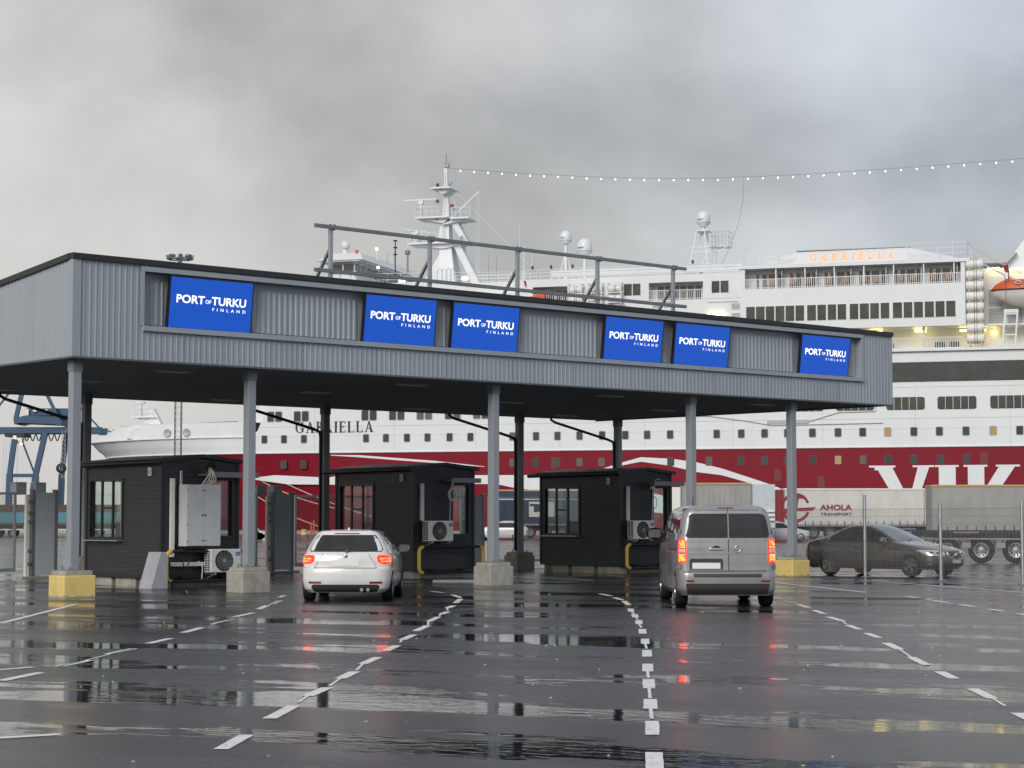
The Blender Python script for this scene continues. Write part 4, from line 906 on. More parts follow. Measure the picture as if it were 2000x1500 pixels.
def mirror(parent, x, y, z, paint, k=1.0):
    sg = 1 if y > 0 else -1; e = bpy.data.objects.new('door_mirror', None); COL.objects.link(e); e.parent = parent; e.location = (x, y, z)
    mb = MB(); P = []
    for i in range(9):
        t = -1 + 2 * i / 8; ry, rz_ = 0.12 * k * math.sqrt(max(0, 1 - 0.9 * max(0, t) ** 2)), 0.085 * k * math.sqrt(max(0.02, 1 - max(0, t) ** 2)); P.append((t * 0.07, ry, rz_))
    n = 16; vs = [(px, ry * math.cos(2 * math.pi * j / n), rz_ * math.sin(2 * math.pi * j / n)) for px, ry, rz_ in P for j in range(n)]
    vs = [(a, np.sign(b) * abs(b / 0.12 / k) ** 0.75 * 0.12 * k, np.sign(c) * abs(c / 0.085 / k) ** 0.75 * 0.085 * k) for a, b, c in vs]
    mb.add(vs, [(i * n + j, i * n + (j + 1) % n, (i + 1) * n + (j + 1) % n, (i + 1) * n + j) for i in range(8) for j in range(n)] + [tuple(range(8 * n, 9 * n))], 0, True); mb.build('housing', paint, e, sharp=50)
    mb = MB(); mb.rrect(-0.095 * k, 0.095 * k, -0.062 * k, 0.062 * k, 0.03 * k, -0.074, -0.0705, axis='x'); mb.build('glass', 'mirror_glass', e)
    mb = MB(); mb.bar((0.02, -sg * 0.08 * k, -0.04), (0.05, -sg * 0.19 * k, -0.06), 0.05, 0.04); mb.build('arm', 'dark_plastic', e)
def rear_line(b, mb, y0, z0, y1, z1, w_=0.008, off=0.004):
    if abs(y1 - y0) > abs(z1 - z0): b.rear(mb, [(z0 - w_ / 2, y0, y1), (z0 + w_ / 2, y0, y1)], off, 0, 15, 2)
    else: b.rear(mb, [(z0, y0 - w_ / 2, y0 + w_ / 2), (z1, y1 - w_ / 2, y1 + w_ / 2)], off, 0, 2, 12)
def side_line(b, mb, pts, sg, w_=0.008, off=0.004):
    for (x0, z0), (x1, z1) in zip(pts, pts[1:]):
        if abs(z1 - z0) > abs(x1 - x0) * 0.5: b.side(mb, [(min(z0, z1), (x0 if z0 < z1 else x1) - w_ / 2, (x0 if z0 < z1 else x1) + w_ / 2), (max(z0, z1), (x1 if z0 < z1 else x0) - w_ / 2, (x1 if z0 < z1 else x0) + w_ / 2)], sg, off, 0, 2, 8)
        else: b.side(mb, [((z0 + z1) / 2 - w_ / 2, x0, x1), ((z0 + z1) / 2 + w_ / 2, x0, x1)], sg, off, 0, 12, 2)

# ---------------------------------------------------------------- white hatchback
B1 = Body([(0.18, -2.02, 2.00, .74, .22, .34, .03, .12, .02), (0.25, -2.10, 2.09, .81, .24, .38, .05, .16, .03), (0.40, -2.15, 2.15, .845, .28, .44, .08, .20, .035), (0.56, -2.16, 2.15, .85, .32, .46, .10, .22, .035), (0.655, -2.145, 2.12, .85, .32, .46, .10, .22, .035), (0.69, -2.10, 2.09, .848, .32, .46, .10, .22, .035),
           (0.80, -2.10, 1.98, .845, .34, .46, .12, .22, .035), (0.90, -2.085, 1.80, .832, .34, .44, .12, .22, .032), (0.95, -2.06, 1.50, .818, .32, .40, .11, .2, .03), (0.985, -2.035, 1.15, .80, .30, .35, .10, .18, .028), (1.02, -2.00, 1.00, .785, .28, .30, .09, .16, .026),
           (1.10, -1.94, .84, .750, .25, .28, .08, .14, .022), (1.20, -1.86, .62, .695, .22, .26, .07, .12, .02), (1.30, -1.77, .36, .635, .20, .24, .06, .10, .018), (1.36, -1.74, .16, .590, .18, .22, .06, .08, .014), (1.395, -1.70, -.05, .52, .16, .2, .06, .06, .01), (1.412, -1.50, -.3, .40, .14, .16, .05, .05, .008), (1.42, -1.15, -.5, .22, .1, .1, .03, .03, .004)])
car = thing('hatchback_car', 'white hatchback with lit red tail lights seen from behind', 'car', (-3.27, 41.75, 0), R(89.3)); car.scale = (1.0, 1.03, 1.0)
b = B1; b.build('car_white', car, (1.345, -1.345), 0.36, 0.52)
mb = MB(); b.rear(mb, [(0.985, -.66, .66), (1.0, -.70, .70), (1.05, -.705, .705), (1.15, -.66, .66), (1.26, -.595, .595), (1.315, -.545, .545)], 0.006); mb.build('rear_window', 'car_glass', car)
mb = MB(); b.rear(mb, [(0.985, -.69, .69), (1.004, -.68, .68)], 0.008, 0, 15, 2); mb.build('window_seal', 'dark_plastic', car)
mb = MB(); b.rear(mb, [(1.335, -.24, .24), (1.352, -.24, .24)], 0.010, 0, 9, 2); mb.build('high_brake_light', 'lens_red', car)
for sg in (-1, 1):
    mb = MB(); b.arc(mb, [(0.745, .70, 1.02), (0.79, .62, 1.10), (0.88, .60, 1.14), (0.92, .63, 1.12)], sg, 0.012); t_ = mb.build('tail_light', 'tail_red', car)
    mb = MB(); b.arc(mb, [(0.785, .69, .97), (0.81, .68, .98)], sg, 0.015, 0, 9, 3); b.arc(mb, [(0.835, .66, 1.0), (0.86, .66, 1.0)], sg, 0.015, 0, 9, 3); mb.build('light_strip', 'tail_glow', t_)
    mb = MB(); b.side(mb, [(1.0, -1.15, .62), (1.06, -1.30, .55), (1.14, -1.22, .45), (1.22, -1.10, .30), (1.30, -.95, .12), (1.335, -.85, .0)], sg, 0.005); mb.build('side_window', 'car_glass', car)
    mb = MB(); b.side(mb, [(0.99, -.22, -.14), (1.34, -.42, -.34)], sg, 0.008, 0, 3, 7); mb.build('door_pillar', 'dark_plastic', car)
    mb = MB(); side_line(b, mb, [(-.18, .28), (-.18, .98)], sg); side_line(b, mb, [(.95, .28), (.93, .95)], sg); side_line(b, mb, [(-1.02, .5), (-1.2, .98)], sg); side_line(b, mb, [(-.9, .32), (1.0, .32)], sg, 0.012); mb.build('door_gap', 'ink', car)
    mb = MB(); b.side(mb, [(0.80, -.42, -.24), (0.828, -.42, -.24)], sg, 0.03, 0, 6, 3); mb.build('door_handle', 'car_white', car)
    mirror(car, 0.70, sg * 0.94, 1.02, 'car_white')
    for x in (1.345, -1.345): wheel(car, x, sg * 0.765, 0.317, 0.21)
mb = MB(); b.rear(mb, [(.19, -.60, .60), (.30, -.66, .66), (.34, -.62, .62)], 0.012); mb.build('diffuser', 'dark_plastic', car)
mb = MB(); b.rear(mb, [(.36, -.70, -.46), (.40, -.71, -.47)], 0.012, 0, 6, 3); mb.build('reflector', 'lens_red', car)
mb = MB(); b.rear(mb, [(.36, .46, .70), (.40, .47, .71)], 0.012, 0, 6, 3); mb.build('reflector', 'lens_red', car)
mb = MB(); rear_line(b, mb, -.60, .665, .60, .665, .012); rear_line(b, mb, -.60, .67, -.44, .95, .008); rear_line(b, mb, .60, .67, .44, .95, .008); mb.build('hatch_gap', 'ink', car)
mb = MB(); b.rear(mb, [(.70, -.30, .30), (.83, -.27, .27)], 0.004); mb.build('plate_recess', 'car_white', car)
mb = MB(); b.rear(mb, [(.705, -.26, .26), (.815, -.26, .26)], 0.012, 0, 9, 3); mb.build('number_plate', 'plate', car)
xr_ = -2.085
mb = MB(); mb.lathe([(0.0, -0.012), (0.026, -0.012), (0.04, -0.008), (0.042, 0.004)], (-2.095, 0, 0.905), 'x', 24, 0)
for q in (0, 180):
    p = [(0, 0)] + [(0.026 * math.cos(R(q + a)), 0.026 * math.sin(R(q + a))) for a in (0, 30, 60, 90)]; mb.prism([(x_, 0.905 + z_) for x_, z_ in p], 'x', -2.110, -2.1085, 1)
mb.build('round_badge', ['chrome', 'blue_logo'], car)
mb = MB(); mb.bar((-2.06, -0.04, 1.00), (-2.03, -0.40, 1.045), 0.022, 0.018); mb.cyl((-2.03, -0.02, 1.0), (-2.075, -0.02, 1.005), 0.035, n=12); mb.build('rear_wiper', 'dark_plastic', car)
mb = MB(); mb.prism([(-1.42, 1.405), (-1.25, 1.41), (-1.36, 1.46), (-1.41, 1.46)], 'y', -0.02, 0.02); mb.build('roof_antenna', 'car_white', car, bev=0.01)
for y in (-.5, -.38): mb = MB(); mb.cyl((-2.17, y + .06, .24), (-2.0, y + .06, .24), .034, n=14); mb.build('exhaust_pipe', 'galv_dark', car)
mb = MB(); b.front(mb, [(1.02, -.60, .60), (1.15, -.58, .58), (1.28, -.52, .52), (1.35, -.45, .45)], 0.006); mb.build('windscreen', 'car_glass', car)

# ---------------------------------------------------------------- silver van
B2 = Body([(0.22, -2.38, 2.36, .84, .16, .36, .02, .14, .02), (0.32, -2.455, 2.45, .90, .17, .42, .03, .18, .02), (0.56, -2.475, 2.475, .90, .18, .46, .03, .22, .022), (0.635, -2.465, 2.47, .90, .18, .46, .03, .22, .022), (0.665, -2.41, 2.465, .90, .16, .46, .025, .22, .022), (0.90, -2.405, 2.42, .905, .16, .46, .025, .22, .022), (1.04, -2.40, 2.34, .905, .16, .44, .025, .22, .022),
           (1.11, -2.398, 2.15, .90, .16, .42, .025, .20, .022), (1.19, -2.39, 1.75, .895, .16, .40, .025, .18, .02), (1.26, -2.385, 1.56, .885, .16, .36, .025, .16, .02), (1.45, -2.36, 1.30, .855, .15, .3, .025, .14, .018), (1.65, -2.325, .98, .825, .15, .28, .025, .12, .016), (1.77, -2.295, .74, .78, .15, .26, .025, .1, .014), (1.845, -2.26, .55, .71, .15, .24, .025, .08, .012), (1.885, -2.19, .3, .59, .14, .2, .02, .06, .01), (1.90, -2.0, 0., .38, .12, .14, .02, .04, .006)])
van = thing('delivery_van', 'silver grey van with twin rear doors and lit tail lights', 'van', (3.97, 39.55, 0), R(90.5))
b = B2; b.build('van_silver', van, (1.60, -1.675), 0.385, 0.60)
for y0, y1, q in ((-.015, .775, 1), (-.785, -.035, -1)):
    mb = MB()
    if q > 0: rows = [(1.285, y0, .73), (1.31, y0, .765), (1.36, y0, .775), (1.55, y0, .745), (1.68, y0, .71), (1.72, y0, .67), (1.735, y0, .60)]
    else: rows = [(1.285, -.74, y1), (1.31, -.775, y1), (1.36, -.785, y1), (1.55, -.755, y1), (1.68, -.72, y1), (1.72, -.68, y1), (1.735, -.61, y1)]
    b.rear(mb, rows, 0.006, 0, 11, 13); mb.build('rear_window', 'car_glass', van)
mb = MB(); rear_line(b, mb, -.025, .68, -.025, 1.27, .014); rear_line(b, mb, -.025, 1.74, -.025, 1.86, .012); rear_line(b, mb, -.80, .675, .80, .675, .012); rear_line(b, mb, -.80, 1.80, .80, 1.80, .007); mb.build('door_gap', 'ink', van)
mb = MB(); rear_line(b, mb, -.80, 1.0, .80, 1.0, .03, .010); mb.build('door_crease', 'van_silver', van)
for sg in (-1, 1):
    mb = MB(); b.arc(mb, [(0.83, .765, .92), (0.86, .755, .935), (1.22, .76, .935), (1.26, .775, .92), (1.275, .80, .895)], sg, 0.014); t_ = mb.build('tail_light', 'tail_red', van)
    for z0, z1, m_ in ((1.10, 1.24, 'tail_glow'), (0.855, 0.985, 'tail_glow'), (1.02, 1.075, 'lens_clear')):
        mb = MB(); b.arc(mb, [(z0, .78, .90), (z1, .78, .90)], sg, 0.018, 0, 7, 3); mb.build('light_strip', m_, t_)
    for z in (0.70, 1.36): mb = MB(); b.arc(mb, [(z, .86, 1.03), (z + .085, .86, 1.03)], sg, 0.022, 0, 6, 3); mb.build('door_hinge', 'van_silver', van)
    mb = MB(); b.side(mb, [(1.24, -2.12, -.62), (1.30, -2.14, -.60), (1.60, -2.08, -.60), (1.66, -2.02, -.62)], sg, 0.006); mb.build('side_window', 'car_glass', van)
    mb = MB(); b.side(mb, [(1.22, -.50, .40), (1.30, -.50, .40), (1.60, -.50, .28), (1.66, -.48, .22)], sg, 0.006); mb.build('side_window', 'car_glass', van)
    mb = MB(); b.side(mb, [(1.16, .52, 1.42), (1.30, .50, 1.24), (1.55, .45, .92), (1.66, .42, .78)], sg, 0.006); mb.build('side_window', 'car_glass', van)
    mb = MB(); side_line(b, mb, [(-.56, .40), (-.56, 1.70)], sg, .012); side_line(b, mb, [(.46, .40), (.46, 1.70)], sg, .012); side_line(b, mb, [(1.45, .7), (1.42, 1.15)], sg, .01); side_line(b, mb, [(-2.1, 1.06), (-.58, 1.06)], sg, .02); mb.build('door_gap', 'ink', van)
    mb = MB(); b.side(mb, [(.95, -.48, -.28), (.985, -.48, -.28)], sg, 0.03, 0, 6, 3); b.side(mb, [(.95, .54, .74), (.985, .54, .74)], sg, 0.03, 0, 6, 3); mb.build('door_handle', 'van_silver', van)
    mirror(van, 1.22, sg * 1.06, 1.34, 'dark_plastic', 1.35)
    for x in (1.60, -1.675): wheel(van, x, sg * 0.80, 0.34, 0.225, 6)
    mb = MB(); b.arc(mb, [(.47, .62, .78), (.505, .62, .78)], sg, 0.012, 0, 6, 3); mb.build('reflector', 'lens_red', van)
mb = MB(); b.rear(mb, [(.24, -.74, .74), (.42, -.78, .78), (.44, -.76, .76)], 0.010); mb.build('lower_bumper', 'dark_plastic', van)
mb = MB(); b.rear(mb, [(.56, -.62, .62), (.625, -.64, .64)], 0.010); mb.build('bumper_step', 'dark_plastic', van)
mb = MB(); b.rear(mb, [(.70, .08, .70), (.86, .08, .70), (.90, .10, .68)], 0.008); mb.build('plate_recess', 'dark_plastic', van)
mb = MB(); b.rear(mb, [(.715, .13, .65), (.825, .13, .65)], 0.014, 0, 9, 3); mb.build('number_plate', 'plate', van)
mb = MB(); mb.rrect(.07, .33, 1.062, 1.098, .017, -2.435, -2.412, axis='x'); mb.build('door_handle', 'chrome', van, bev=0.006)
mb = MB(); mb.prism([(.20 + .075 * math.cos(R(a)), 1.10 + .04 * math.sin(R(a))) for a in range(0, 181, 15)], 'x', -2.412, -2.404); mb.build('handle_recess', 'ink', van)
mb = MB(); cy, cz = -.19, 1.08
mb.tube([(-2.422, cy + .055 * math.cos(t), cz + .055 * math.sin(t)) for t in np.linspace(0, 2 * math.pi, 25)], 0.008, 6)
mb.prism([(cy - .085, cz - .002), (cy + .02, cz - .012), (cy + .01, cz + .012)], 'x', -2.428, -2.415); mb.prism([(cy + .085, cz + .002), (cy - .02, cz + .012), (cy - .01, cz - .012)], 'x', -2.4285, -2.4155); mb.build('round_badge', 'chrome', van)
mb = MB(); add_text(mb, 'Vivaro', .71, .45, 1.07, 1.105, -2.412, axis='x'); mb.build('model_script', 'chrome', van)
mb = MB(); b.rear(mb, [(1.832, -.13, .15), (1.848, -.13, .15)], 0.012, 0, 9, 2); mb.build('high_brake_light', 'lens_red', van)
for y, s_ in ((.12, 1), (-.15, -1)): mb = MB(); mb.bar((-2.395, y + .02, 1.295), (-2.385, y + s_ * .48, 1.345), 0.018, 0.02); mb.build('rear_wiper', 'dark_plastic', van)
mb = MB(); mb.cyl((0.2, .38, 1.88), (0.12, .38, 2.05), 0.008, n=6); mb.build('roof_antenna', 'dark_plastic', van)
mb = MB(); b.front(mb, [(1.26, -.72, .72), (1.5, -.66, .66), (1.75, -.55, .55)], 0.006); mb.build('windscreen', 'car_glass', van)

# ---------------------------------------------------------------- dark sedan behind the fence
B3 = Body([(0.20, -2.26, 2.22, .76, .30, .48, .06, .2, .02), (0.30, -2.37, 2.36, .84, .32, .52, .08, .26, .025), (0.45, -2.42, 2.42, .88, .36, .56, .10, .30, .03), (0.60, -2.42, 2.42, .895, .38, .56, .11, .30, .03), (0.70, -2.41, 2.36, .895, .38, .54, .11, .30, .03), (0.77, -2.39, 2.22, .89, .36, .52, .10, .30, .03), (0.84, -2.37, 1.95, .882, .34, .50, .10, .28, .03), (0.90, -2.34, 1.60, .87, .32, .46, .09, .24, .028),
           (0.955, -2.28, 1.22, .855, .30, .42, .08, .2, .026), (1.0, -2.10, 1.02, .83, .28, .36, .06, .18, .025), (1.05, -1.82, .90, .80, .26, .32, .05, .16, .024), (1.13, -1.60, .72, .755, .25, .3, .05, .15, .022), (1.24, -1.36, .46, .695, .24, .28, .05, .14, .02), (1.35, -1.08, .20, .635, .22, .26, .05, .12, .018), (1.42, -.86, .0, .57, .2, .24, .05, .1, .014), (1.462, -.66, -.14, .48, .16, .2, .04, .08, .01), (1.485, -.5, -.24, .34, .1, .12, .02, .04, .006), (1.49, -.42, -.3, .2, .05, .05, .01, .02, .003)])
sed = thing('sedan_car', 'dark brown-grey sedan parked behind the wire fence', 'car', (10.85, 58.3, 0), math.atan2(-0.714, 0.70))
b = B3; b.build('sedan_paint', sed, (1.475, -1.36), 0.36, 0.56)
for sg in (-1, 1):
    mb = MB(); b.side(mb, [(1.0, -.10, .84), (1.06, -.12, .74), (1.16, -.14, .52), (1.27, -.17, .26), (1.36, -.20, .04), (1.385, -.22, -.06)], sg, 0.006); mb.build('side_window', 'car_glass', sed)
    mb = MB(); b.side(mb, [(1.0, -1.34, -.16), (1.05, -1.40, -.18), (1.14, -1.28, -.20), (1.24, -1.08, -.23), (1.33, -.86, -.26), (1.385, -.66, -.28)], sg, 0.006); mb.build('side_window', 'car_glass', sed)
    mb = MB(); side_line(b, mb, [(-1.42, .985), (.9, .985)], sg, .026, .012)
    P = [(-1.44, 1.03), (-1.30, 1.16), (-1.06, 1.28), (-.80, 1.37), (-.45, 1.41), (-.1, 1.40), (.14, 1.335), (.40, 1.225), (.66, 1.10), (.86, 1.0)]
    tp = []
    for x_, z_ in P: h = b.outline(b.at(z_))[NR:-NR]; tp.append((x_, sg * (np.interp(x_, h[:, 0], h[:, 1]) + .008), z_))
    mb.tube(tp, 0.017, 6); mb.build('window_trim', 'chrome', sed)
    mb = MB(); side_line(b, mb, [(-.13, .30), (-.13, .97)], sg); side_line(b, mb, [(.98, .30), (.95, .95)], sg); side_line(b, mb, [(-.95, .42), (-1.15, .75), (-1.2, .97)], sg); side_line(b, mb, [(-.95, .30), (1.0, .30)], sg, .014); mb.build('door_gap', 'ink', sed)
    mb = MB(); b.side(mb, [(.80, -.40, -.22), (.825, -.40, -.22)], sg, 0.03, 0, 6, 3); b.side(mb, [(.82, -1.22, -1.04), (.845, -1.22, -1.04)], sg, 0.03, 0, 6, 3); mb.build('door_handle', 'chrome', sed)
    mb = MB(); b.side(mb, [(.40, -.95, 1.0), (.43, -.95, 1.0)], sg, 0.018, 0, 14, 3); mb.build('rub_strip', 'sedan_paint', sed)
    mb = MB(); b.arc(mb, [(.60, .50, .95), (.63, .46, 1.05), (.70, .46, 1.18), (.755, .62, 1.26)], sg, 0.010, 0, 13, 7, True); hl = mb.build('headlight', 'lens_clear', sed)
    mb = MB(); b.arc(mb, [(.64, .60, .72), (.70, .60, .72)], sg, 0.014, 0, 5, 4, True); b.arc(mb, [(.65, .80, .90), (.71, .80, .90)], sg, 0.014, 0, 5, 4, True); mb.build('lamp_unit', 'dark_plastic', hl)
    mb = MB(); b.arc(mb, [(.66, .70, .98), (.80, .66, 1.02), (.90, .70, .98)], sg, 0.010); mb.build('tail_light', 'lens_red', sed)
    mb = MB(); b.arc(mb, [(.33, .55, .92), (.37, .53, .94)], sg, 0.012, 0, 9, 3, True); mb.build('fog_strip', 'chrome', sed)
    mirror(sed, .66, sg * 1.02, 1.01, 'sedan_paint', 1.1)
    for x in (1.475, -1.36): wheel(sed, x, sg * 0.80, 0.325, 0.22)
mb = MB(); b.front(mb, [(1.015, -.66, .66), (1.13, -.64, .64), (1.26, -.58, .58), (1.38, -.50, .50)], 0.006); mb.build('windscreen', 'windscreen', sed)
mb = MB(); b.rear(mb, [(1.07, -.62, .62), (1.2, -.58, .58), (1.36, -.48, .48)], 0.006); mb.build('rear_window', 'car_glass', sed)
mb = MB(); b.front(mb, [(.50, -.27, .27), (.56, -.31, .31), (.70, -.34, .34), (.72, -.32, .32)], 0.008); gr_ = mb.build('grille', 'dark_plastic', sed)
def fx(y, z): h = b.outline(b.at(z))[::-1]; return float(np.interp(abs(y), h[:NR + NC, 1], h[:NR + NC, 0]))
mb = MB(); P = [(.27, .50), (.31, .56), (.34, .70), (.32, .72), (-.32, .72), (-.34, .70), (-.31, .56), (-.27, .50), (.27, .50)]
mb.tube([(fx(y, z) + .014, y, z) for y, z in P], 0.013, 6); mb.tube([(fx(y, z) + .018, y, z) for y, z in ((-.30, .53), (0, .62), (.30, .71))], 0.013, 6)
for k in range(9): y = -.24 + .06 * k; mb.tube([(fx(y, .51) + .008, y, .51), (fx(y, .71) + .010, y, .71)], 0.005, 4)
mb.build('grille_trim', 'chrome', gr_)
mb = MB(); mb.lathe([(0, .02), (.05, .02), (.055, .0)], (fx(0, .62), 0, .62), 'x', 20); mb.build('round_badge', 'chrome', gr_)
mb = MB(); b.front(mb, [(.24, -.55, .55), (.33, -.6, .6), (.35, -.58, .58)], 0.008); mb.build('lower_grille', 'dark_plastic', sed)
px_ = fx(0.2, .43) + .02
mb = MB(); mb.box(px_, px_ + .012, -.22, .22, .385, .475, 0); mb.box(px_ + .0125, px_ + .014, -.22, -.175, .39, .47, 1); add_text(mb, 'JRM-630', -.15, .20, .405, .458, px_ + .0145, 2, axis='x'); mb.build('number_plate', ['plate', 'plate_blue', 'ink'], sed)
mb = MB(); mb.cyl((1.02, -.3, 1.02), (.85, .25, 1.06), 0.008, n=6); mb.build('wiper', 'dark_plastic', sed)

# ================================================================== FERRY   local: x from bow to stern, y from the quay side inward, z up
ship = thing('ferry', 'large white and dark red passenger ferry moored along the quay', 'ferry', SO, SRZ)
ST = 150.0
# hull: half breadth by station and level
lev = [-2.6, 1.0, 5.0, 8.6, 9.4, 10.35]
sta = [0, 1.5, 3, 5, 8, 11, 14, 17, 20, 23, 26.5, 40, 100, ST]
stem = {-2.6: 13.0, 1.0: 11.5, 5.0: 8.0, 8.6: 2.2, 9.4: 1.2, 10.35: 0.0}
end = {-2.6: 38, 1.0: 35, 5.0: 31, 8.6: 27.5, 9.4: 26.8, 10.35: 26.5}
def hb(s, z):
    a, e = stem[z], end[z]
    if s <= a: return 0.0
    t = min(1, (s - a) / (e - a)); return 14 * math.sin(t * math.pi / 2) ** (0.62 if z > 8 else 0.85)
def xs_(s, z): return max(s, stem[z])
def hull_part(levels, name, m):
    mb = MB()
    for z0, z1 in zip(levels, levels[1:]):
        for sgn in (-1, 1):
            vs = []
            for s in sta:
                for z in (z0, z1): vs.append((xs_(s, z), 14 + sgn * hb(s, z), z))
            mb.add(vs, [(2 * i, 2 * i + 2, 2 * i + 3, 2 * i + 1) if sgn < 0 else (2 * i, 2 * i + 1, 2 * i + 3, 2 * i + 2) for i in range(len(sta) - 1)], 0, True)
    return mb.build(name, m, ship, sharp=25)
hull = hull_part([8.6, 9.4, 10.35], 'hull', 'ship_white'); redh = hull_part([-2.6, 1.0, 5.0, 8.6], 'red_hull_band', 'ship_red')
# bulwark and closed mooring deck around the bow, leaning inward above the knuckle
def ring_pts(f, z, off): return [(s + off * (1 if s < 3 else 0), s, z) for s in f]
mb = MB(); top = {}
BST = [0, 1.5, 3, 5, 8, 11, 14, 17, 20, 23, 26.5]
for sgn in (-1, 1):
    vs = []
    for s in BST:
        h = hb(s, 10.35); zt = 10.55 + 1.45 * min(1, s / 8.5) ** 0.8; lean = 0.9 * (1 - min(1, max(0, s - 8) / 14))
        vs += [(s, 14 + sgn * h, 10.35), (s + 1.2 * (1 - min(1, s / 8)), 14 + sgn * max(0, h - lean), zt), (s + 1.2, 14, zt + 0.02)]
    fs = []
    for i in range(len(BST) - 1):
        for k in (0, 1): f = (3 * i + k, 3 * i + 3 + k, 3 * i + 4 + k, 3 * i + 1 + k); fs.append(f if sgn < 0 else f[::-1])
    mb.add(vs, fs, 0)
mb.build('bulwark', 'ship_white', ship)
mb = MB(); mb.tube([(s, 14 - hb(s, 10.35) - 0.05, 10.35) for s in BST], 0.10, 6); mb.tube([(s, 14 - hb(s, 8.6) - 0.04, 8.6) for s in sta if s > 2.2], 0.09, 6); mb.build('rubbing_strake', 'ship_white', ship)
def hx(s): return 14 - hb(s, 10.35)
for s in (15.9, 18.6):      # round fairlead openings in the bow
    y = hx(s) + 0.25
    mb = MB(); mb.lathe([(0.0, 0.0), (0.34, 0.0), (0.42, -0.08), (0.46, 0.0), (0.42, 0.1)], (s, y - 0.35, 10.98), 'y', 18); mb.build('fairlead', 'ship_grey', ship)
mb = MB(); mb.prism([(9.6, 10.5), (11.2, 10.5), (11.2, 11.7), (10.6, 11.7)], 'y', hx(10.4) + 0.0, hx(10.4) + 0.5); mb.build('bow_recess', 'ship_white', ship)
# main body above the hull
mb = MB(); mb.prism([(26.5, 10.36), (ST, 10.36), (ST, 17.97), (30.5, 17.97), (27.4, 11.0)], 'y', 0.0, 28.0); sup = mb.build('superstructure', 'ship_white', ship)
mb = MB(); mb.add([(22.5, 6, 10.4), (29.5, 2, 18), (29.5, 26, 18), (22.5, 22, 10.4), (30, 2, 10.4), (30, 26, 10.4)], [(0, 1, 2, 3), (0, 4, 1), (3, 2, 5)]); mb.build('front_slope', 'ship_white', ship)
# rust-free plate seams
mb = MB()
for z in (11.35, 14.4): mb.box(28, ST, -0.012, 0.0, z, z + 0.035)
for s in range(34, 146, 9): mb.box(s, s + 0.03, -0.010, 0.0, 8.75, 14.38)
mb.build('plate_seam', 'ship_grey', ship)
# pipe run and draught gauge board low on the side
mb = MB(); mb.tube([(68.5, -0.06, 11.9), (76.5, -0.06, 11.9), (80.6, -0.06, 11.3), (83, -0.06, 10.85), (93.9, -0.06, 10.95)], 0.05, 5); mb.tube([(86.0, -0.06, 11.0), (89.6, -0.06, 12.05), (93.2, -0.06, 12.1), (93.2, -0.06, 13.4)], 0.05, 5); mb.build('side_pipe', 'ship_grey', ship)
mb = MB(); mb.box(82.5, 86.6, -0.10, -0.01, 11.0, 11.35); mb.build('gauge_board', 'ship_grey', ship)
# --- windows
RW = random.Random(11)
def sq_window(parent, s, z, lit=False, w_=0.62, h=0.82, rim='ship_grey', glass='ship_glass'):
    mb = MB(); mb.rrect(s - w_ / 2 - 0.06, s + w_ / 2 + 0.06, z - h / 2 - 0.06, z + h / 2 + 0.06, 0.15, -0.03, 0.0, 0, k=3); mb.rrect(s - w_ / 2, s + w_ / 2, z - h / 2, z + h / 2, 0.10, -0.038, -0.031, 1, k=3)
    g_ = glass if glass != 'ship_glass' else RW.choice(('ship_glass', 'ship_glass', 'ship_glass_b', 'ship_glass_c'))
    return mb.build('window', [rim, 'lit_glass' if lit else g_], parent)
WS = [28.22, 30.49, 32.79, 39.86, 42.1, 44.45, 46.73, 49.17, 51.45, 56.01, 58.55, 60.84, 63.18, 65.56, 67.99, 70.26, 72.64, 77.4, 79.89, 82.23, 84.51, 86.99, 89.51, 91.92, 94.35, 96.87, 99.31, 101.84, 104.4, 106.89, 109.4]
for s in WS: sq_window(sup, s, 10.07, s in (94.35, 104.4))
WR = [30.46, 32.76, 56.02, 58.49, 60.79, 63.18, 65.49, 72.68, 76.61, 79.82, 82.19, 84.49, 87.02, 89.49, 91.94, 94.37, 96.84, 99.38, 101.86, 108.9]
for s in WR: sq_window(redh, s, 7.36, s == 89.49, rim='ship_red_lines', glass='ship_glass')
mb = MB(); mb.rrect(26.2, 28.3, 7.0, 8.4, 0.2, hb(27, 8.6) * 0 + 0.25, 0.4); mb.build('mooring_port', 'ink', redh)
for s, z in ((83.5, 5.9), (87.8, 5.2), (103.5, 7.35), (60.5, 7.3)):
    mb = MB(); mb.rrect(s - 0.35, s + 0.35, z - 0.6, z + 0.6, 0.15, -0.02, 0.03); mb.build('shell_door', 'ship_red_lines', redh)
for s in (29.39, 32.47, 40.19, 43.3, 46.38, 49.5, 52.6):
    for d in (-0.46, 0.46): sq_window(sup, s + d, 12.5, False, 0.74, 1.05)
# five-pane windows
for s0 in (84.4, 89.34, 94.25, 99.17, 104.17, 109.1):
    mb = MB(); mb.rrect(s0, s0 + 3.7, 12.2, 13.45, 0.22, -0.03, 0.0); f = mb.build('window', 'ship_navy', sup)
    for k in range(5):
        mb = MB(); mb.rrect(s0 + 0.06 + k * 0.73, s0 + 0.72 + k * 0.73, 12.26, 13.39, 0.10, -0.045, -0.032); mb.build('pane', 'ship_glass_green', f)
        if k: mb = MB(); mb.box(s0 + 0.00 + k * 0.73, s0 + 0.045 + k * 0.73, -0.06, -0.046, 12.22, 13.43); mb.build('mullion', 'ship_white', f)
# dark band with large panes
mb = MB(); mb.box(82, 120, -0.05, 0.0, 14.93, 16.86); bd = mb.build('dark_band', 'ship_navy', ship)
for s0 in (84.2, 89.1, 94.1, 99.17, 104.17, 109.2):
    mb = MB(); mb.rrect(s0, s0 + 3.8, 15.03, 16.62, 0.3, -0.075, -0.052); mb.build('pane', 'ship_glass', bd)
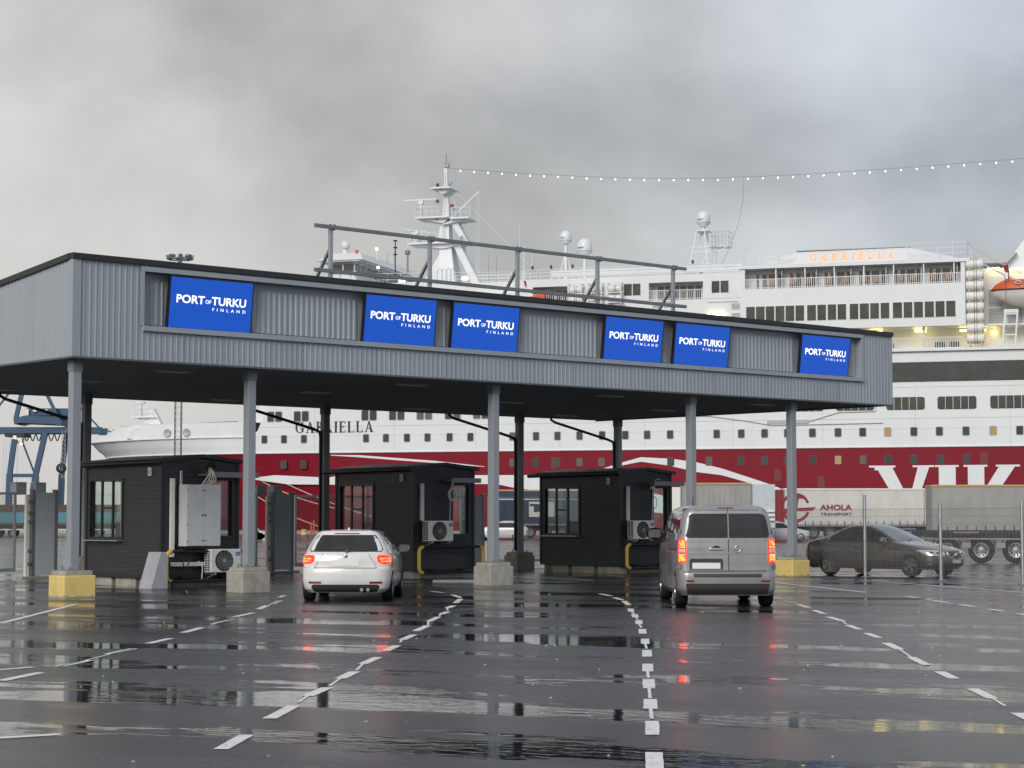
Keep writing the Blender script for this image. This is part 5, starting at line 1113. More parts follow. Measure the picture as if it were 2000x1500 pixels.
# promenade deck edge
mb = MB(); mb.box(80, 130, -0.35, 3.0, 17.98, 18.12); mb.box(80, 130, -0.36, -0.2, 17.9, 18.16); mb.build('deck_edge', 'ship_white', ship)
def railing(s0, s1, y, z0, h=1.1, gap=0.22, name='railing', m='ship_white', post=1.6):
    mb = MB(); n = int((s1 - s0) / gap)
    for k in range(n + 1): s = s0 + (s1 - s0) * k / n; mb.box(s - 0.025, s + 0.025, y - 0.02, y + 0.02, z0, z0 + h)
    mb.box(s0, s1, y - 0.035, y + 0.035, z0 + h, z0 + h + 0.06); mb.box(s0, s1, y - 0.025, y + 0.025, z0 + 0.08, z0 + 0.13)
    return mb.build(name, m, ship)
def thin_rail(p0, p1, h=1.05, gap=1.5, bars=3, m='ship_white', r=0.022):
    p0, p1 = Vector(p0), Vector(p1); d = p1 - p0; n = max(1, int(d.length / gap)); mb = MB(); up = Vector((0, 0, h))
    for k in range(n + 1): a = p0 + d * (k / n); mb.bar(a, a + up, r * 2)
    for k in range(1, bars + 1): mb.bar(p0 + up * (k / bars), p1 + up * (k / bars), r * 2)
    return mb.build('railing', m, ship)
railing(86, 101.6, 0.1, 18.12)
railing(104.0, 105.1, 0.6, 18.12)
# left (forward) deckhouse block, wall with balcony openings
def slab(s0, s1, y0, y1, z0, z1, name='deckhouse_wall', m='ship_white', lab=None):
    mb = MB(); mb.box(s0, s1, y0, y1, z0, z1); return mb.build(name, m, ship)
slab(28.5, 86, 0.0, 1.4, 18.12, 23.72); slab(28.5, 57.0, 1.4, 27, 18.12, 23.7); slab(40, 80, 1.6, 26, 18.12, 26.25)
slab(56.6, 58.2, 0.0, 1.6, 23.74, 26.3); slab(62.0, 70.5, 0.0, 1.6, 23.74, 26.3); slab(76.1, 80.0, 0.0, 1.6, 23.74, 26.3); slab(58.2, 62.0, 0.0, 1.6, 25.5, 26.3); slab(70.5, 76.1, 0.0, 1.6, 25.53, 26.3)
for a, b_ in ((67.92, 68.72), (68.83, 69.63), (76.99, 77.78), (77.9, 78.7)):
    mb = MB(); mb.box(a, b_, -0.04, 0.0, 24.32, 25.5); mb.build('window', 'ship_glass_green', ship)
def balcony_glass(s0, s1, z0, z1, y):
    mb = MB(); k = s0 + 0.3
    while k + 0.7 < s1:
        mb.box(k, k + 0.62, y - 0.04, y, z0, z1); k += 0.78
    return mb.build('balcony_window', 'ship_glass', ship)
balcony_glass(58.4, 61.9, 23.85, 25.25, 1.58); balcony_glass(70.8, 76.0, 23.85, 25.3, 1.58)
railing(58.2, 62.0, 0.12, 23.75, 0.95, 0.2); railing(70.5, 76.1, 0.12, 23.75, 0.95, 0.2)
for z in (23.6, 21.3): mb = MB(); mb.box(76.6, 79.7, -0.08, 0.0, z - 0.25, z - 0.2); mb.build('ledge', 'ship_grey', ship)
for s, z in ((79.0, 22.6), (79.0, 21.6), (70.9, 23.0), (72.0, 23.0)):
    mb = MB()
    for k in range(5): mb.box(s, s + 0.85, -0.06, 0.0, z + k * 0.13, z + k * 0.13 + 0.07)
    mb.build('louvre', 'ship_grey', ship)
# aft deckhouse block with windows, balcony deck and lit sign
slab(80.0, 102.0, -0.45, 4.0, 20.32, 24.5); slab(86, 130, 3.2, 27, 18.12, 26.2); slab(80, 86, -0.44, 4, 18.13, 20.31)
slab(80.0, 80.45, -0.45, 2.0, 24.51, 26.5); slab(101.6, 102.0, -0.45, 2.0, 24.51, 26.5)
slab(80.0, 102.0, 1.2, 4.0, 24.51, 26.5, 'balcony_back_wall'); slab(79.8, 102.5, -0.6, 6.0, 26.52, 26.86, 'deck_roof')
PN = [(80.56, 81.44), (81.54, 82.42), (82.52, 83.39), (83.5, 84.4), (84.5, 85.38), (85.49, 86.36), (86.65, 87.53), (87.66, 88.52), (88.68, 89.52), (89.65, 90.5), (90.84, 91.69), (91.83, 92.73), (92.84, 93.7), (93.86, 94.7), (95.04, 95.94), (96.08, 96.93), (97.08, 97.95), (98.11, 99.0), (99.14, 100.02), (100.16, 101.05)]
for a, b_ in PN:
    mb = MB(); mb.box(a - 0.02, b_ + 0.02, -0.49, -0.451, 21.17, 22.75, 0); mb.box(a + 0.01, b_ - 0.01, -0.51, -0.491, 21.2, 22.72, 1); mb.build('window', ['ship_white', 'ship_glass_green'], ship)
mb = MB(); mb.box(102.001, 102.03, -0.1, 1.6, 21.2, 22.7); mb.build('window', 'ship_glass', ship)
for c in range(6):          # cabins along the balcony
    s0 = 81.0 + c * 3.43
    for d0, d1 in ((0.35, 0.62), (0.95, 1.40), (1.58, 2.33), (2.52, 2.88)):
        if s0 + d1 > 101.4: continue
        mb = MB(); mb.box(s0 + d0, s0 + d1, 1.15, 1.20, 24.55, 26.1); mb.build('balcony_door', 'ship_glass', ship)
        mb = MB(); mb.box(s0 + d0 - 0.07, s0 + d0 - 0.005, 1.12, 1.20, 24.55, 26.17); mb.box(s0 + d1 + 0.005, s0 + d1 + 0.07, 1.12, 1.20, 24.55, 26.17); mb.build('door_jamb', 'ship_white', ship)
    if s0 + 3.1 < 101.5: mb = MB(); mb.box(s0 + 3.05, s0 + 3.11, 0.1, 1.14, 24.52, 26.45); mb.build('balcony_divider', 'ship_white', ship)
railing(80.45, 101.6, -0.38, 24.51, 0.92, 0.2)
mb = MB(); mb.box(80.45, 101.6, -0.42, -0.34, 25.62, 25.68); mb.build('handrail', 'ink', ship)
for s in np.arange(83.5, 101, 2.9): mb = MB(); mb.box(s, s + 0.12, -0.43, -0.33, 24.51, 26.5); mb.build('deck_post', 'ship_white', ship)
mb = MB(); mb.add([(81.3, 0.2, 26.87), (85.5, 1.8, 28.35), (96.3, 1.8, 28.42), (101.8, 0.2, 26.87), (85.5, 2.4, 28.35), (96.3, 2.4, 28.42), (96.3, 2.4, 26.87), (85.5, 2.4, 26.87)], [(0, 3, 2, 1), (1, 2, 5, 4), (0, 1, 7), (3, 6, 2)])
mb.build('sign_wall', 'ship_white', ship)
mb = MB(); mb.box(85.3, 96.5, 1.7, 2.5, 28.44, 28.52); mb.build('sign_cap', 'ship_grey', ship)
mb = MB(); add_serif(mb, 'GABRIELLA', 86.75, 95.1, 27.28, 28.10, 0, 0.06, 0.55); sl = (1.6 / 1.5)
mb.v = [(x, 0.2 + (z - 26.87) * sl - 0.10 + y * 0.5, z) for x, y, z in mb.v]; mb.build('sign_letters', 'neon', ship, label='lit orange letters spelling the name of the ferry')
mb = MB(); add_serif(mb, 'GABRIELLA', 31.78, 40.72, 10.72, 11.9, -0.005, 0.02, 0.14); mb.build('name_letters', 'ink', ship, label='black painted name on the bow')
# painted white waves and letters on the red
def strip_poly(topl, botl, name, off):
    mb = MB(); P = [(x, z) for x, z in topl] + [(x, z) for x, z in reversed(botl)]; n = len(topl)
    m_ = max(len(topl), len(botl)); X0, X1 = topl[0][0], topl[-1][0]
    def zt(l, x): return float(np.interp(x, [p[0] for p in l], [p[1] for p in l]))
    xs = np.linspace(X0, X1, 60); vs = []
    for x in xs: vs += [(x, -off, zt(botl, x)), (x, -off, zt(topl, x))]
    mb.add(vs, [(2 * i, 2 * i + 2, 2 * i + 3, 2 * i + 1) for i in range(len(xs) - 1)]); return mb.build(name, 'ship_white', redh)
strip_poly([(35.5, 5.95), (37, 6.15), (39.0, 6.18), (54.5, 6.09), (58.7, 6.06), (66, 5.2), (72, 3.9), (78, 2.4)], [(35.5, 5.2), (37, 5.16), (39.0, 5.16), (52.1, 5.2), (54.5, 5.14), (56.2, 4.76), (58.7, 4.49), (61.4, 3.95), (66, 2.9), (78, 1.3)], 'painted_wave', 0.012)
strip_poly([(35.86, 8.35), (39, 8.30), (43.43, 7.95), (47.6, 7.62), (53, 7.0)], [(35.86, 8.28), (39, 8.08), (43.43, 7.72), (47.6, 7.40), (53, 6.95)], 'painted_wave', 0.014)
strip_poly([(62, 5.6), (65, 6.5), (67.64, 7.3), (69.61, 7.81), (72.73, 7.63), (75.35, 7.25), (77.9, 6.61), (82.3, 5.15), (84.6, 4.28), (90, 2.0)], [(62, 5.5), (65, 6.2), (67.64, 7.0), (69.61, 7.36), (72.41, 6.96), (75.35, 6.27), (77.9, 5.94), (80.6, 5.16), (82.8, 4.29), (87, 2.0), (90, 1.9)], 'painted_wave', 0.016)
# the first wave follows the curve of the bow on its way forward
mb = MB(); vs = []
for s in np.linspace(26.6, 35.5, 24):
    for z in (float(np.interp(s, [26.6, 29.5, 35.5], [5.95, 6.24, 5.95])), float(np.interp(s, [26.6, 31.0, 35.5], [5.82, 5.25, 5.2]))):
        f = (z - 5.0) / 3.6; h = hb(s, 5.0) * (1 - f) + hb(s, 8.6) * f; vs.append((s, 14 - h - 0.10, z))
mb.add(vs, [(2 * i, 2 * i + 1, 2 * i + 3, 2 * i + 2) for i in range(23)]); mb.build('painted_wave', 'ship_white', redh)
def letter(polys, name):
    mb = MB()
    for i, p in enumerate(polys): mb.prism(p, 'y', -0.004, -0.02 - 0.003 * i)
    return mb.build(name, 'ship_white', redh)
zt, zb = 6.78, 2.15
letter([[(93.1, zt), (94.65, zt), (96.95, zb), (95.75, zb)], [(97.25, zt), (98.35, zt), (96.75, zb), (96.0, zb)], [(92.5, zt - 0.18), (95.05, zt - 0.18), (95.05, zt), (92.5, zt)], [(96.7, zt - 0.18), (98.75, zt - 0.18), (98.75, zt), (96.7, zt)], [(93.0, zt - 0.45), (93.1, zt - 0.1), (94.9, zt - 0.1), (94.72, zt - 0.5)]], 'painted_letter')
letter([[(99.2, zb), (100.8, zb), (100.8, zt), (99.2, zt)], [(98.82, zt - 0.18), (101.1, zt - 0.18), (101.1, zt), (98.82, zt)], [(98.82, zb), (101.1, zb), (101.1, zb + 0.18), (98.82, zb + 0.18)]], 'painted_letter')
letter([[(101.95, zb), (103.5, zb), (103.5, zt), (101.95, zt)], [(101.55, zt - 0.18), (103.8, zt - 0.18), (103.8, zt), (101.55, zt)], [(101.55, zb), (103.8, zb), (103.8, zb + 0.18), (101.55, zb + 0.18)], [(103.5, 4.4), (104.9, 4.4), (106.5, zt), (105.0, zt)], [(103.5, 4.6), (104.9, 4.9), (106.9, zb), (105.2, zb)], [(104.6, zt - 0.18), (106.85, zt - 0.18), (106.85, zt), (104.6, zt)]], 'painted_letter')
# --- bridge
br = bpy.data.objects.new('bridge', None); COL.objects.link(br); br.parent = ship
def bb(bx, name, m='ship_white', **k): mb = MB(); mb.box(*bx); return mb.build(name, m, br, **k)
bb((35.6, 39.0, -0.9, 28.9, 26.0, 27.1), 'wing_base'); bb((34.9, 39.5, -1.25, 29.1, 28.80, 28.94), 'wing_roof_edge')
mb = MB(); mb.add([(34.7, -1.4, 28.95), (39.9, -1.4, 28.95), (40.2, 29.3, 28.95), (34.7, 29.3, 28.95), (35.5, 0.6, 29.95), (38.9, 0.6, 29.95), (38.9, 27.8, 29.95), (35.5, 27.8, 29.95)], [(0, 1, 5, 4), (1, 2, 6, 5), (2, 3, 7, 6), (3, 0, 4, 7), (4, 5, 6, 7), (3, 2, 1, 0)]); mb.build('wing_roof', 'ship_white', br)
bb((36.0, 38.7, -0.6, 28.6, 27.1, 29.0), 'wheelhouse', 'ship_white')
for s0, s1 in ((36.15, 37.3), (37.45, 38.6)): bb((s0, s1, -0.66, -0.605, 27.65, 28.6), 'bridge_window', 'ship_glass')
for k in range(8): y = -0.3 + k * 1.75; bb((38.705, 38.76, y, y + 1.3, 27.65, 28.6), 'bridge_window', 'ship_glass')
bb((38.7, 48, 4, 24, 23.7, 27.0), 'bridge_house'); bb((30, 36, 3, 25, 18.1, 26.0), 'bridge_front')
for s in (35.8, 37.0, 38.2): bb((s, s + 0.08, -0.95, -0.9, 27.1, 27.75), 'rail_stanchion')
bb((35.6, 39.0, -0.96, -0.9, 27.7, 27.78), 'wing_rail')
mb = MB(); mb.cyl((36.6, 2.0, 29.7), (36.6, 2.0, 30.5), 0.35, n=12); mb.lathe([(0.0, -0.35), (0.42, -0.3), (0.5, 0.2), (0.42, 0.35), (0, 0.36)], (36.6, 2.0, 31.0), 'y', 16); mb.build('searchlight', 'ship_white', br)
mb = MB(); mb.cyl((41.6, 4.0, 27), (41.6, 4.0, 31.6), 0.06, n=6, mi=0)
for z in (30.0, 30.75, 31.5): mb.cyl((41.6, 4.0, z), (41.6, 4.0, z + 0.12), 0.22, n=12, mi=0)
mb.build('signal_shapes', 'ink', br)
for s, y, z in ((40.3, 1.2, 30.2), (41.3, -1.0, 27.9)):
    mb = MB(); mb.lathe([(0, -0.16), (0.13, -0.10), (0.17, 0.0), (0.13, 0.1), (0, 0.16)], (s + .2, y, z + .15), n=10); mb.build('deck_lamp', 'lamp_warm', br)
mb = MB(); mb.bar((40.5, 1.3, 29.2), (40.5, 1.3, 30.2), 0.08); mb.build('lamp_post', 'ship_white', br)
mb = MB(); mb.add([(38.3, 0.5, 29.2), (38.7, 0.5, 29.2), (38.6, 0.6, 30.1), (38.4, 0.6, 30.1)], [(0, 1, 2, 3)]); mb.tube([(38.5, .45, 29.3), (38.5, .45, 29.8), (38.5, .55, 30.2)], .16, 6); mb.build('folded_flag', 'boat_orange', br)
# --- main mast on the centre line
ms_ = bpy.data.objects.new('mast', None); COL.objects.link(ms_); ms_.parent = ship; yc = 14.0
mb = MB()
def ring(s0, s1, y0, y1, z): return [(s0, y0, z), (s1, y0, z), (s1, y1, z), (s0, y1, z)]
secs = [ring(43.5, 45.6, 12.6, 15.4, 26.2), ring(43.6, 45.3, 12.8, 15.2, 29.6), ring(43.5, 44.9, 13.2, 14.8, 31.8), ring(43.3, 44.6, 13.3, 14.7, 33.0), ring(43.65, 44.5, 13.5, 14.5, 35.4), ring(43.75, 44.4, 13.7, 14.3, 36.8), ring(43.82, 44.25, 13.8, 14.2, 38.6), ring(43.8, 44.2, 13.8, 14.2, 41.0)]
for a, b_ in zip(secs, secs[1:]): mb.add(a + b_, [(0, 1, 5, 4), (1, 2, 6, 5), (2, 3, 7, 6), (3, 0, 4, 7)])
mb.build('mast_tower', 'ship_white', ms_)
mb = MB(); mb.prism([(47.4, 27.6), (48.3, 27.6), (45.9, 32.2), (45.1, 32.2)], 'y', 13.2, 14.8); mb.build('mast_leg', 'ship_white', ms_)
mb = MB(); mb.prism([(46.3, 32.3), (46.9, 32.3), (45.2, 35.4), (44.6, 35.0)], 'y', 13.3, 14.7); mb.build('mast_leg', 'ship_white', ms_)
mb = MB(); mb.prism([(41.6, 28.3), (43.8, 28.3), (43.8, 31.6), (43.5, 31.4)], 'y', 13.4, 14.6); mb.build('mast_leg', 'ship_white', ms_)
for s0, s1, z in ((40.0, 46.9, 32.3), (40.9, 44.8, 35.2), (42.7, 45.1, 38.5), (45.0, 47.3, 35.0)):
    mb = MB(); mb.prism([(s0, z), (s1, z), (s1 - 0.2, z + 0.18), (s0, z + 0.18)], 'y', 12.3, 15.7); mb.prism([(s0 + 0.3, z - 0.02), (s1 - 0.3, z - 0.02), (44.2, z - 0.5), (43.8, z - 0.5)], 'y', 12.9, 15.1); mb.build('mast_platform', 'ship_white', ms_)
def mast_rail(s0, s1, z, y=12.35):
    mb = MB(); n = max(2, int((s1 - s0) / 0.7))
    for k in range(n + 1): s = s0 + (s1 - s0) * k / n; mb.bar((s, y, z), (s, y, z + 1.1), 0.045)
    for q in (0.55, 1.1): mb.bar((s0, y, z + q), (s1, y, z + q), 0.045)
    mb.bar((s0, y, z + 1.1), (s0, 15.6, z + 1.1), 0.045); mb.build('mast_rail', 'ship_white', ms_)
mast_rail(40.0, 43.4, 32.48); mast_rail(40.8, 43.6, 35.38); mast_rail(45.2, 47.3, 35.18)
for s0, s1, sc, zb_, zt_ in ((39.3, 43.2, 41.3, 35.38, 37.45), (39.4, 41.9, 40.7, 32.48, 34.05)):
    mb = MB(); mb.cyl((sc, 13.2, zb_), (sc, 13.2, zt_ - 0.3), 0.16, n=8); mb.box(sc - 0.3, sc + 0.3, 13.0, 13.4, zt_ - 0.5, zt_ - 0.12); mb.bar((s0, 13.2 if zt_ > 36 else 12.4, zt_), (s1, 13.2 if zt_ > 36 else 13.6, zt_ if zt_ > 36 else zt_ - 0.18), 0.12, 0.14); mb.build('radar_scanner', 'ship_white', ms_)
for s, z in ((43.3, 38.85), (43.3, 37.0), (45.0, 36.4), (43.3, 35.0)):
    mb = MB(); mb.box(s - 0.16, s + 0.16, 12.9, 13.2, z, z + 0.34); mb.build('signal_light', 'rust_red', ms_)
mb = MB(); mb.bar((44.6, 14, 35.3), (47.9, 14, 38.2), 0.14); mb.bar((47.9, 14, 38.2), (47.9, 14, 27), 0.03); mb.bar((47.6, 14, 37.9), (47.6, 14, 27), 0.03); mb.bar((46.3, 14, 36.8), (46.3, 14, 28), 0.03); mb.bar((44.1, 14, 40.9), (47.6, 14, 27), 0.035); mb.bar((45, 14, 38.5), (54, 14, 29.5), 0.025); mb.build('mast_boom', 'ship_white', ms_)
mb = MB(); mb.cyl((44.0, 14, 41), (44.0, 14, 42.75), 0.05, n=6); mb.bar((43.5, 14, 41.7), (44.6, 14, 41.7), 0.07); mb.bar((44.5, 14, 41.7), (44.5, 14, 42.4), 0.05); mb.box(43.85, 44.35, 13.8, 14.2, 41.1, 41.5); mb.bar((43.6, 14, 41.3), (44.2, 14, 41.9), 0.06); mb.build('mast_top', 'galv_dark', ms_)
mb = MB(); mb.cyl((42.3, 6, 26.8), (42.3, 6, 30.4), 0.10, n=8); mb.lathe([(0, 0.5), (0.3, 0.4), (0.3, 0), (0, -0.1)], (42.3, 6, 30.3), n=10); mb.build('lamp_post', 'galv_dark', ms_)
rm = random.Random(9)
for k in range(14):
    s0, z0 = rm.choice(((40.3, 32.5), (41.2, 32.5), (42.0, 35.4), (41.4, 35.4), (45.6, 35.2), (46.4, 35.2), (43.0, 38.7), (44.7, 38.7), (46.0, 32.5))); s0 += rm.uniform(-0.3, 0.3); mb = MB()
    if k % 2: mb.cyl((s0, 12.6, z0), (s0, 12.6, z0 + rm.uniform(0.5, 1.4)), 0.03, n=6)
    else: mb.cyl((s0, 12.7, z0), (s0, 12.7, z0 + 0.3), 0.05, n=6); mb.box(s0 - 0.14, s0 + 0.14, 12.55, 12.85, z0 + 0.3, z0 + 0.55)
    mb.build('mast_fitting', ('ship_grey', 'galv_dark', 'ship_white')[k % 3], ms_)
mb = MB(); [mb.bar((x, 12.9, 33.0), (x, 13.4, 40.5), 0.03) for x in (43.9, 44.15)]; [mb.bar((43.9, 12.9 + 0.0667 * (z - 33), z), (44.15, 12.9 + 0.0667 * (z - 33), z), 0.03) for z in np.arange(33.2, 40.4, 0.4)]; mb.build('mast_ladder', 'ship_grey', ms_)
# ladders and frames at the mast foot, life-raft racks, louvres
for s in (45.2, 46.2): mb = MB(); [mb.tube([(s + d, 7.5, 27.2), (s + d, 7.5, 28.5), (s + d + 0.3, 7.5, 28.8), (s + d + 0.6, 7.5, 28.5), (s + d + 0.6, 7.5, 27.2)], 0.035, 5) for d in (0, 0.5)]; mb.build('vent_frame', 'ship_grey', ship)
slab(46, 57, 6.0, 24, 23.7, 26.9); slab(48.0, 57.2, 1.2, 6.0, 23.7, 25.2)
for s in (41.4, 48.6): mb = MB(); mb.rrect(s, s + 0.7, 27.25, 27.55, 0.12, 5.5, 5.8); mb.build('deck_lamp', 'lamp_warm', ship)
for s in (52.5, 54.0): mb = MB(); [mb.box(s, s + 1.2, 1.1, 1.19, 23.9 + k * 0.16, 23.98 + k * 0.16) for k in range(7)]; mb.build('louvre', 'ship_grey', ship)
# roof deck railings
thin_rail((39.5, 3, 26.9), (57, 1.5, 26.3)); thin_rail((57, 0.3, 26.3), (80, 0.3, 26.3)); thin_rail((46, 8, 26.9), (58, 8, 26.9), 1.1, 1.2)
thin_rail((80.2, -0.6, 26.86), (85.3, 0.5, 26.86), 1.0); thin_rail((96.5, -0.6, 26.86), (102.3, -0.6, 26.86), 1.6, 1.2); thin_rail((102.3, -0.6, 26.86), (102.3, 6, 26.86), 1.6, 1.2); thin_rail((80.2, 2.5, 27.3), (86, 2.5, 27.3), 1.2)
mb = MB(); mb.box(60, 80, 0.32, 0.36, 26.5, 27.2); mb.build('wind_screen_panel', 'ship_white', ship)
# whip aerials
for s, z0, z1, t_ in ((50.9, 26.9, 30.3, 0.03), (51.8, 26.9, 30.1, 0.03), (54.4, 26.9, 33.5, 0.05), (54.9, 26.9, 31.0, 0.08), (55.8, 28.6, 30.1, 0.05), (40.0, 29.5, 31.2, 0.03), (39.2, 29.5, 31.0, 0.03)):
    mb = MB(); mb.cyl((s, 8, z0), (s, 8, z1), t_, t_ * 0.5, 6); mb.build('aerial', 'ship_white' if t_ > 0.03 else 'galv_dark', ship)
for s in (56.3, 58.0, 60.0, 62.3, 74.9): mb = MB(); mb.box(s, s + 0.2, 0.2, 0.4, 27.4, 27.75); mb.build('floodlight', 'ink', ship)
# --- satellite domes
def dome(s, y, zc, r, zb_, legs):
    e = bpy.data.objects.new('satellite_dome', None); COL.objects.link(e); e.parent = ship
    prof = [(r * 0.35, -r * 1.45), (r * 0.95, -r * 0.95), (r, -r * 0.8)] + [(r * math.cos(R(a)), r * math.sin(R(a)) - (0.0)) for a in range(0, 91, 10)]
    mb = MB(); mb.lathe(prof, (s, y, zc), n=24); mb.build('radome', 'dome_white', e, sharp=40)
    mb = MB(); mb.lathe([(r * 1.01, -r * 0.84), (r * 1.02, -r * 0.74), (r * 1.01, -r * 0.70)], (s, y, zc), n=24); mb.build('flange', 'ship_grey', e)
    mb = MB(); mb.box(s - r * 0.7, s + r * 0.1, y - r * 1.02, y - r * 0.80, zc - r * 0.42, zc - r * 0.28); mb.build('maker_mark', 'blue_logo', e)
    mb = MB(); mb.cyl((s, y, zb_), (s, y, zc - r * 1.4), 0.22, 0.16, 10)
    for k in range(legs): a = 2 * math.pi * k / legs + 0.4; mb.bar((s + 1.0 * math.cos(a), y + 1.0 * math.sin(a), zb_), (s, y, zc - r * 2.6), 0.09)
    mb.build('pedestal', 'ship_white', e)
dome(59.59, 8, 31.85, 0.62, 26.3, 4); dome(61.69, 8, 30.75, 0.80, 26.3, 4); dome(75.2, 5, 32.75, 0.70, 30.9, 0)
mb = MB()
for s, y in ((73.6, 4.2), (73.9, 6), (75.9, 4.2), (75.7, 6)): mb.bar((s, y, 26.25), (75.2 + (s - 75.2) * 0.35, y, 31.3), 0.11)
mb.box(74.5, 75.9, 4.1, 6.1, 31.25, 31.36); mb.bar((74.2, 4.2, 29.6), (75.7, 4.2, 29.6), 0.08); mb.bar((74.2, 4.2, 29.1), (76.4, 4.2, 29.1), 0.08); mb.bar((74.6, 4.2, 26.6), (75.9, 4.2, 29.3), 0.07)
mb.box(75.9, 78.0, 4.0, 6.0, 29.55, 29.64); mb.bar((76.2, 4.0, 28.6), (77.8, 4.0, 29.5), 0.08); mb.build('dome_stand', 'ship_white', ship)
mb = MB()
for k in range(7): s = 75.9 + k * 0.35; mb.bar((s, 4.0, 29.64), (s, 4.0, 31.1), 0.035); mb.bar((s, 6.0, 29.64), (s, 6.0, 31.1), 0.035)
for z in (30.1, 30.6, 31.1): mb.bar((75.9, 4, z), (78.0, 4, z), 0.035); mb.bar((78.0, 4, z), (78.0, 6, z), 0.035)
mb.build('platform_rail', 'ship_grey', ship)
mb = MB(); [mb.bar((s, 3.8, 26.3), (s, 3.8, 31.0), 0.05) for s in (76.3, 76.8)]; [mb.bar((76.3, 3.8, 26.5 + k * 0.35), (76.8, 3.8, 26.5 + k * 0.35), 0.04) for k in range(13)]; mb.build('ladder', 'ship_grey', ship)
mb = MB(); mb.box(73.4, 75.2, 3.0, 4.5, 26.3, 27.6); mb.build('deck_locker', 'ship_grey', ship)
# --- funnel edge, stairs and louvred wall aft
mb = MB(); mb.prism([(104.6, 26.2), (125, 26.2), (125, 36), (110.5, 33.6)], 'y', 8, 20); mb.build('funnel', 'ship_white', ship)
mb = MB(); mb.prism([(102.6, 27.2), (105.6, 27.2), (106.6, 28.2), (102.0, 28.2)], 'y', 7, 12); mb.build('funnel_base', 'ship_grey', ship)
for y in (1.2, 2.0): mb = MB(); mb.bar((103.0, y, 26.8), (107.2, y, 24.4), 0.08); mb.bar((103.0, y, 27.8), (107.2, y, 25.4), 0.05); mb.build('stair', 'ship_grey', ship)
for s0 in (104.0, 105.75):
    for z0 in (20.6, 22.5):
        mb = MB(); [mb.box(s0, s0 + 1.45, 3.08, 3.19, z0 + k * 0.21, z0 + k * 0.21 + 0.11) for k in range(8)]; mb.build('louvre', 'ship_grey', ship)
slab(103.2, 130, 0.6, 3.2, 20.3, 20.5, 'boat_deck')
mb = MB(); mb.bar((105.9, -0.3, 24.6), (105.9, 0.8, 26.0), 0.3); mb.build('davit_arm', 'ship_white', ship)
mb = MB(); mb.bar((105.4, -0.3, 18.15), (105.75, -0.3, 21.7), 0.18); mb.bar((106.6, -0.3, 18.15), (106.9, -0.3, 21.7), 0.18); [mb.bar((105.4 + k * 0.09, -0.3, 18.3 + k), (106.6 + k * 0.08, -0.3, 18.3 + k), 0.12) for k in range(4)]; mb.box(105.6, 106.9, -0.4, 0.0, 21.4, 21.75); mb.build('davit', 'ship_white', ship)
mb = MB(); mb.tube([(106.0, 0.3, 24.5), (105.95, 0.3, 25.4), (105.8, 0.3, 26.1)], [0.16, 0.22, 0.28], 6); mb.build('davit_block', 'rust_red', ship)
# --- lit lamps under the decks
for s in (92.6, 96.9): mb = MB(); mb.box(s, s + 1.15, 1.6, 1.9, 19.95, 20.18); mb.build('deck_lamp', 'lamp_yellow', ship)
for s in (101.3, 102.9): mb = MB(); mb.box(s, s + 0.9, 1.6, 1.9, 19.9, 20.05); mb.build('deck_lamp', 'lamp_yellow', ship)
for s, z in ((104.3, 19.7), (104.0, 26.0), (109.0, 19.8), (106.2, 25.9)): mb = MB(); mb.box(s, s + (0.4 if z < 19.75 else 1.1), 2.7, 2.95, z, z + 0.22); mb.build('deck_lamp', 'lamp_yellow', ship)
mb = MB(); mb.box(76.6, 78.3, -0.28, -0.02, 21.75, 22.15); mb.build('deck_lamp', 'lamp_warm', ship)
mb = MB(); mb.cyl((97.9, 0.5, 18.1), (97.9, 0.5, 20.3), 0.14, n=8); mb.cyl((91.5, 0.5, 18.1), (91.5, 0.5, 20.3), 0.14, n=8); mb.build('deck_post', 'ship_white', ship)
for s in (93.8, 98.8, 100.2): mb = MB(); mb.box(s, s + 0.9, 2.6, 3.1, 18.15, 19.0); mb.build('deck_box', 'ship_navy', ship)
# --- bow mast and fittings
mb = MB(); yb = 10.0
mb.prism([(9.8, 11.6), (11.5, 11.6), (10.1, 14.2), (9.4, 14.0)], 'y', yb - 0.3, yb + 0.3); mb.prism([(7.4, 13.15), (10.6, 13.15), (10.2, 13.35), (7.4, 13.3)], 'y', yb - 0.7, yb + 0.7); mb.prism([(8.0, 13.1), (10.4, 13.1), (10.2, 12.0), (9.6, 12.4)], 'y', yb - 0.2, yb + 0.2); mb.cyl((8.3, yb, 13.2), (8.3, yb, 14.8), 0.28, 0.2, 10); mb.box(7.9, 8.8, yb - 0.25, yb + 0.25, 14.8, 15.0)
for k in range(5): s = 7.2 + k * 0.75; mb.bar((s, yb - 0.7, 13.3), (s - 0.2, yb - 0.7, 14.3), 0.045)
for z in (13.8, 14.3): mb.bar((7.0, yb - 0.7, z), (10.1, yb - 0.7, z), 0.045)
mb.build('bow_mast', 'ship_white', ship)
mb = MB(); mb.cyl((6.9, yb, 11.2), (6.9, yb, 12.1), 0.13, n=8); mb.bar((5.7, yb, 12.2), (7.7, yb, 12.2), 0.09); mb.bar((6.6, yb, 11.9), (7.2, yb, 11.9), 0.3); mb.build('bow_radar', 'ship_grey', ship)
thin_rail((5.5, 9.6, 11.3), (11, 8.0, 12.0), 0.55, 1.3, 2); thin_rail((11.5, 6.0, 12.0), (24, 2.2, 12.05), 0.12, 1.8, 1, 'ink', 0.03)

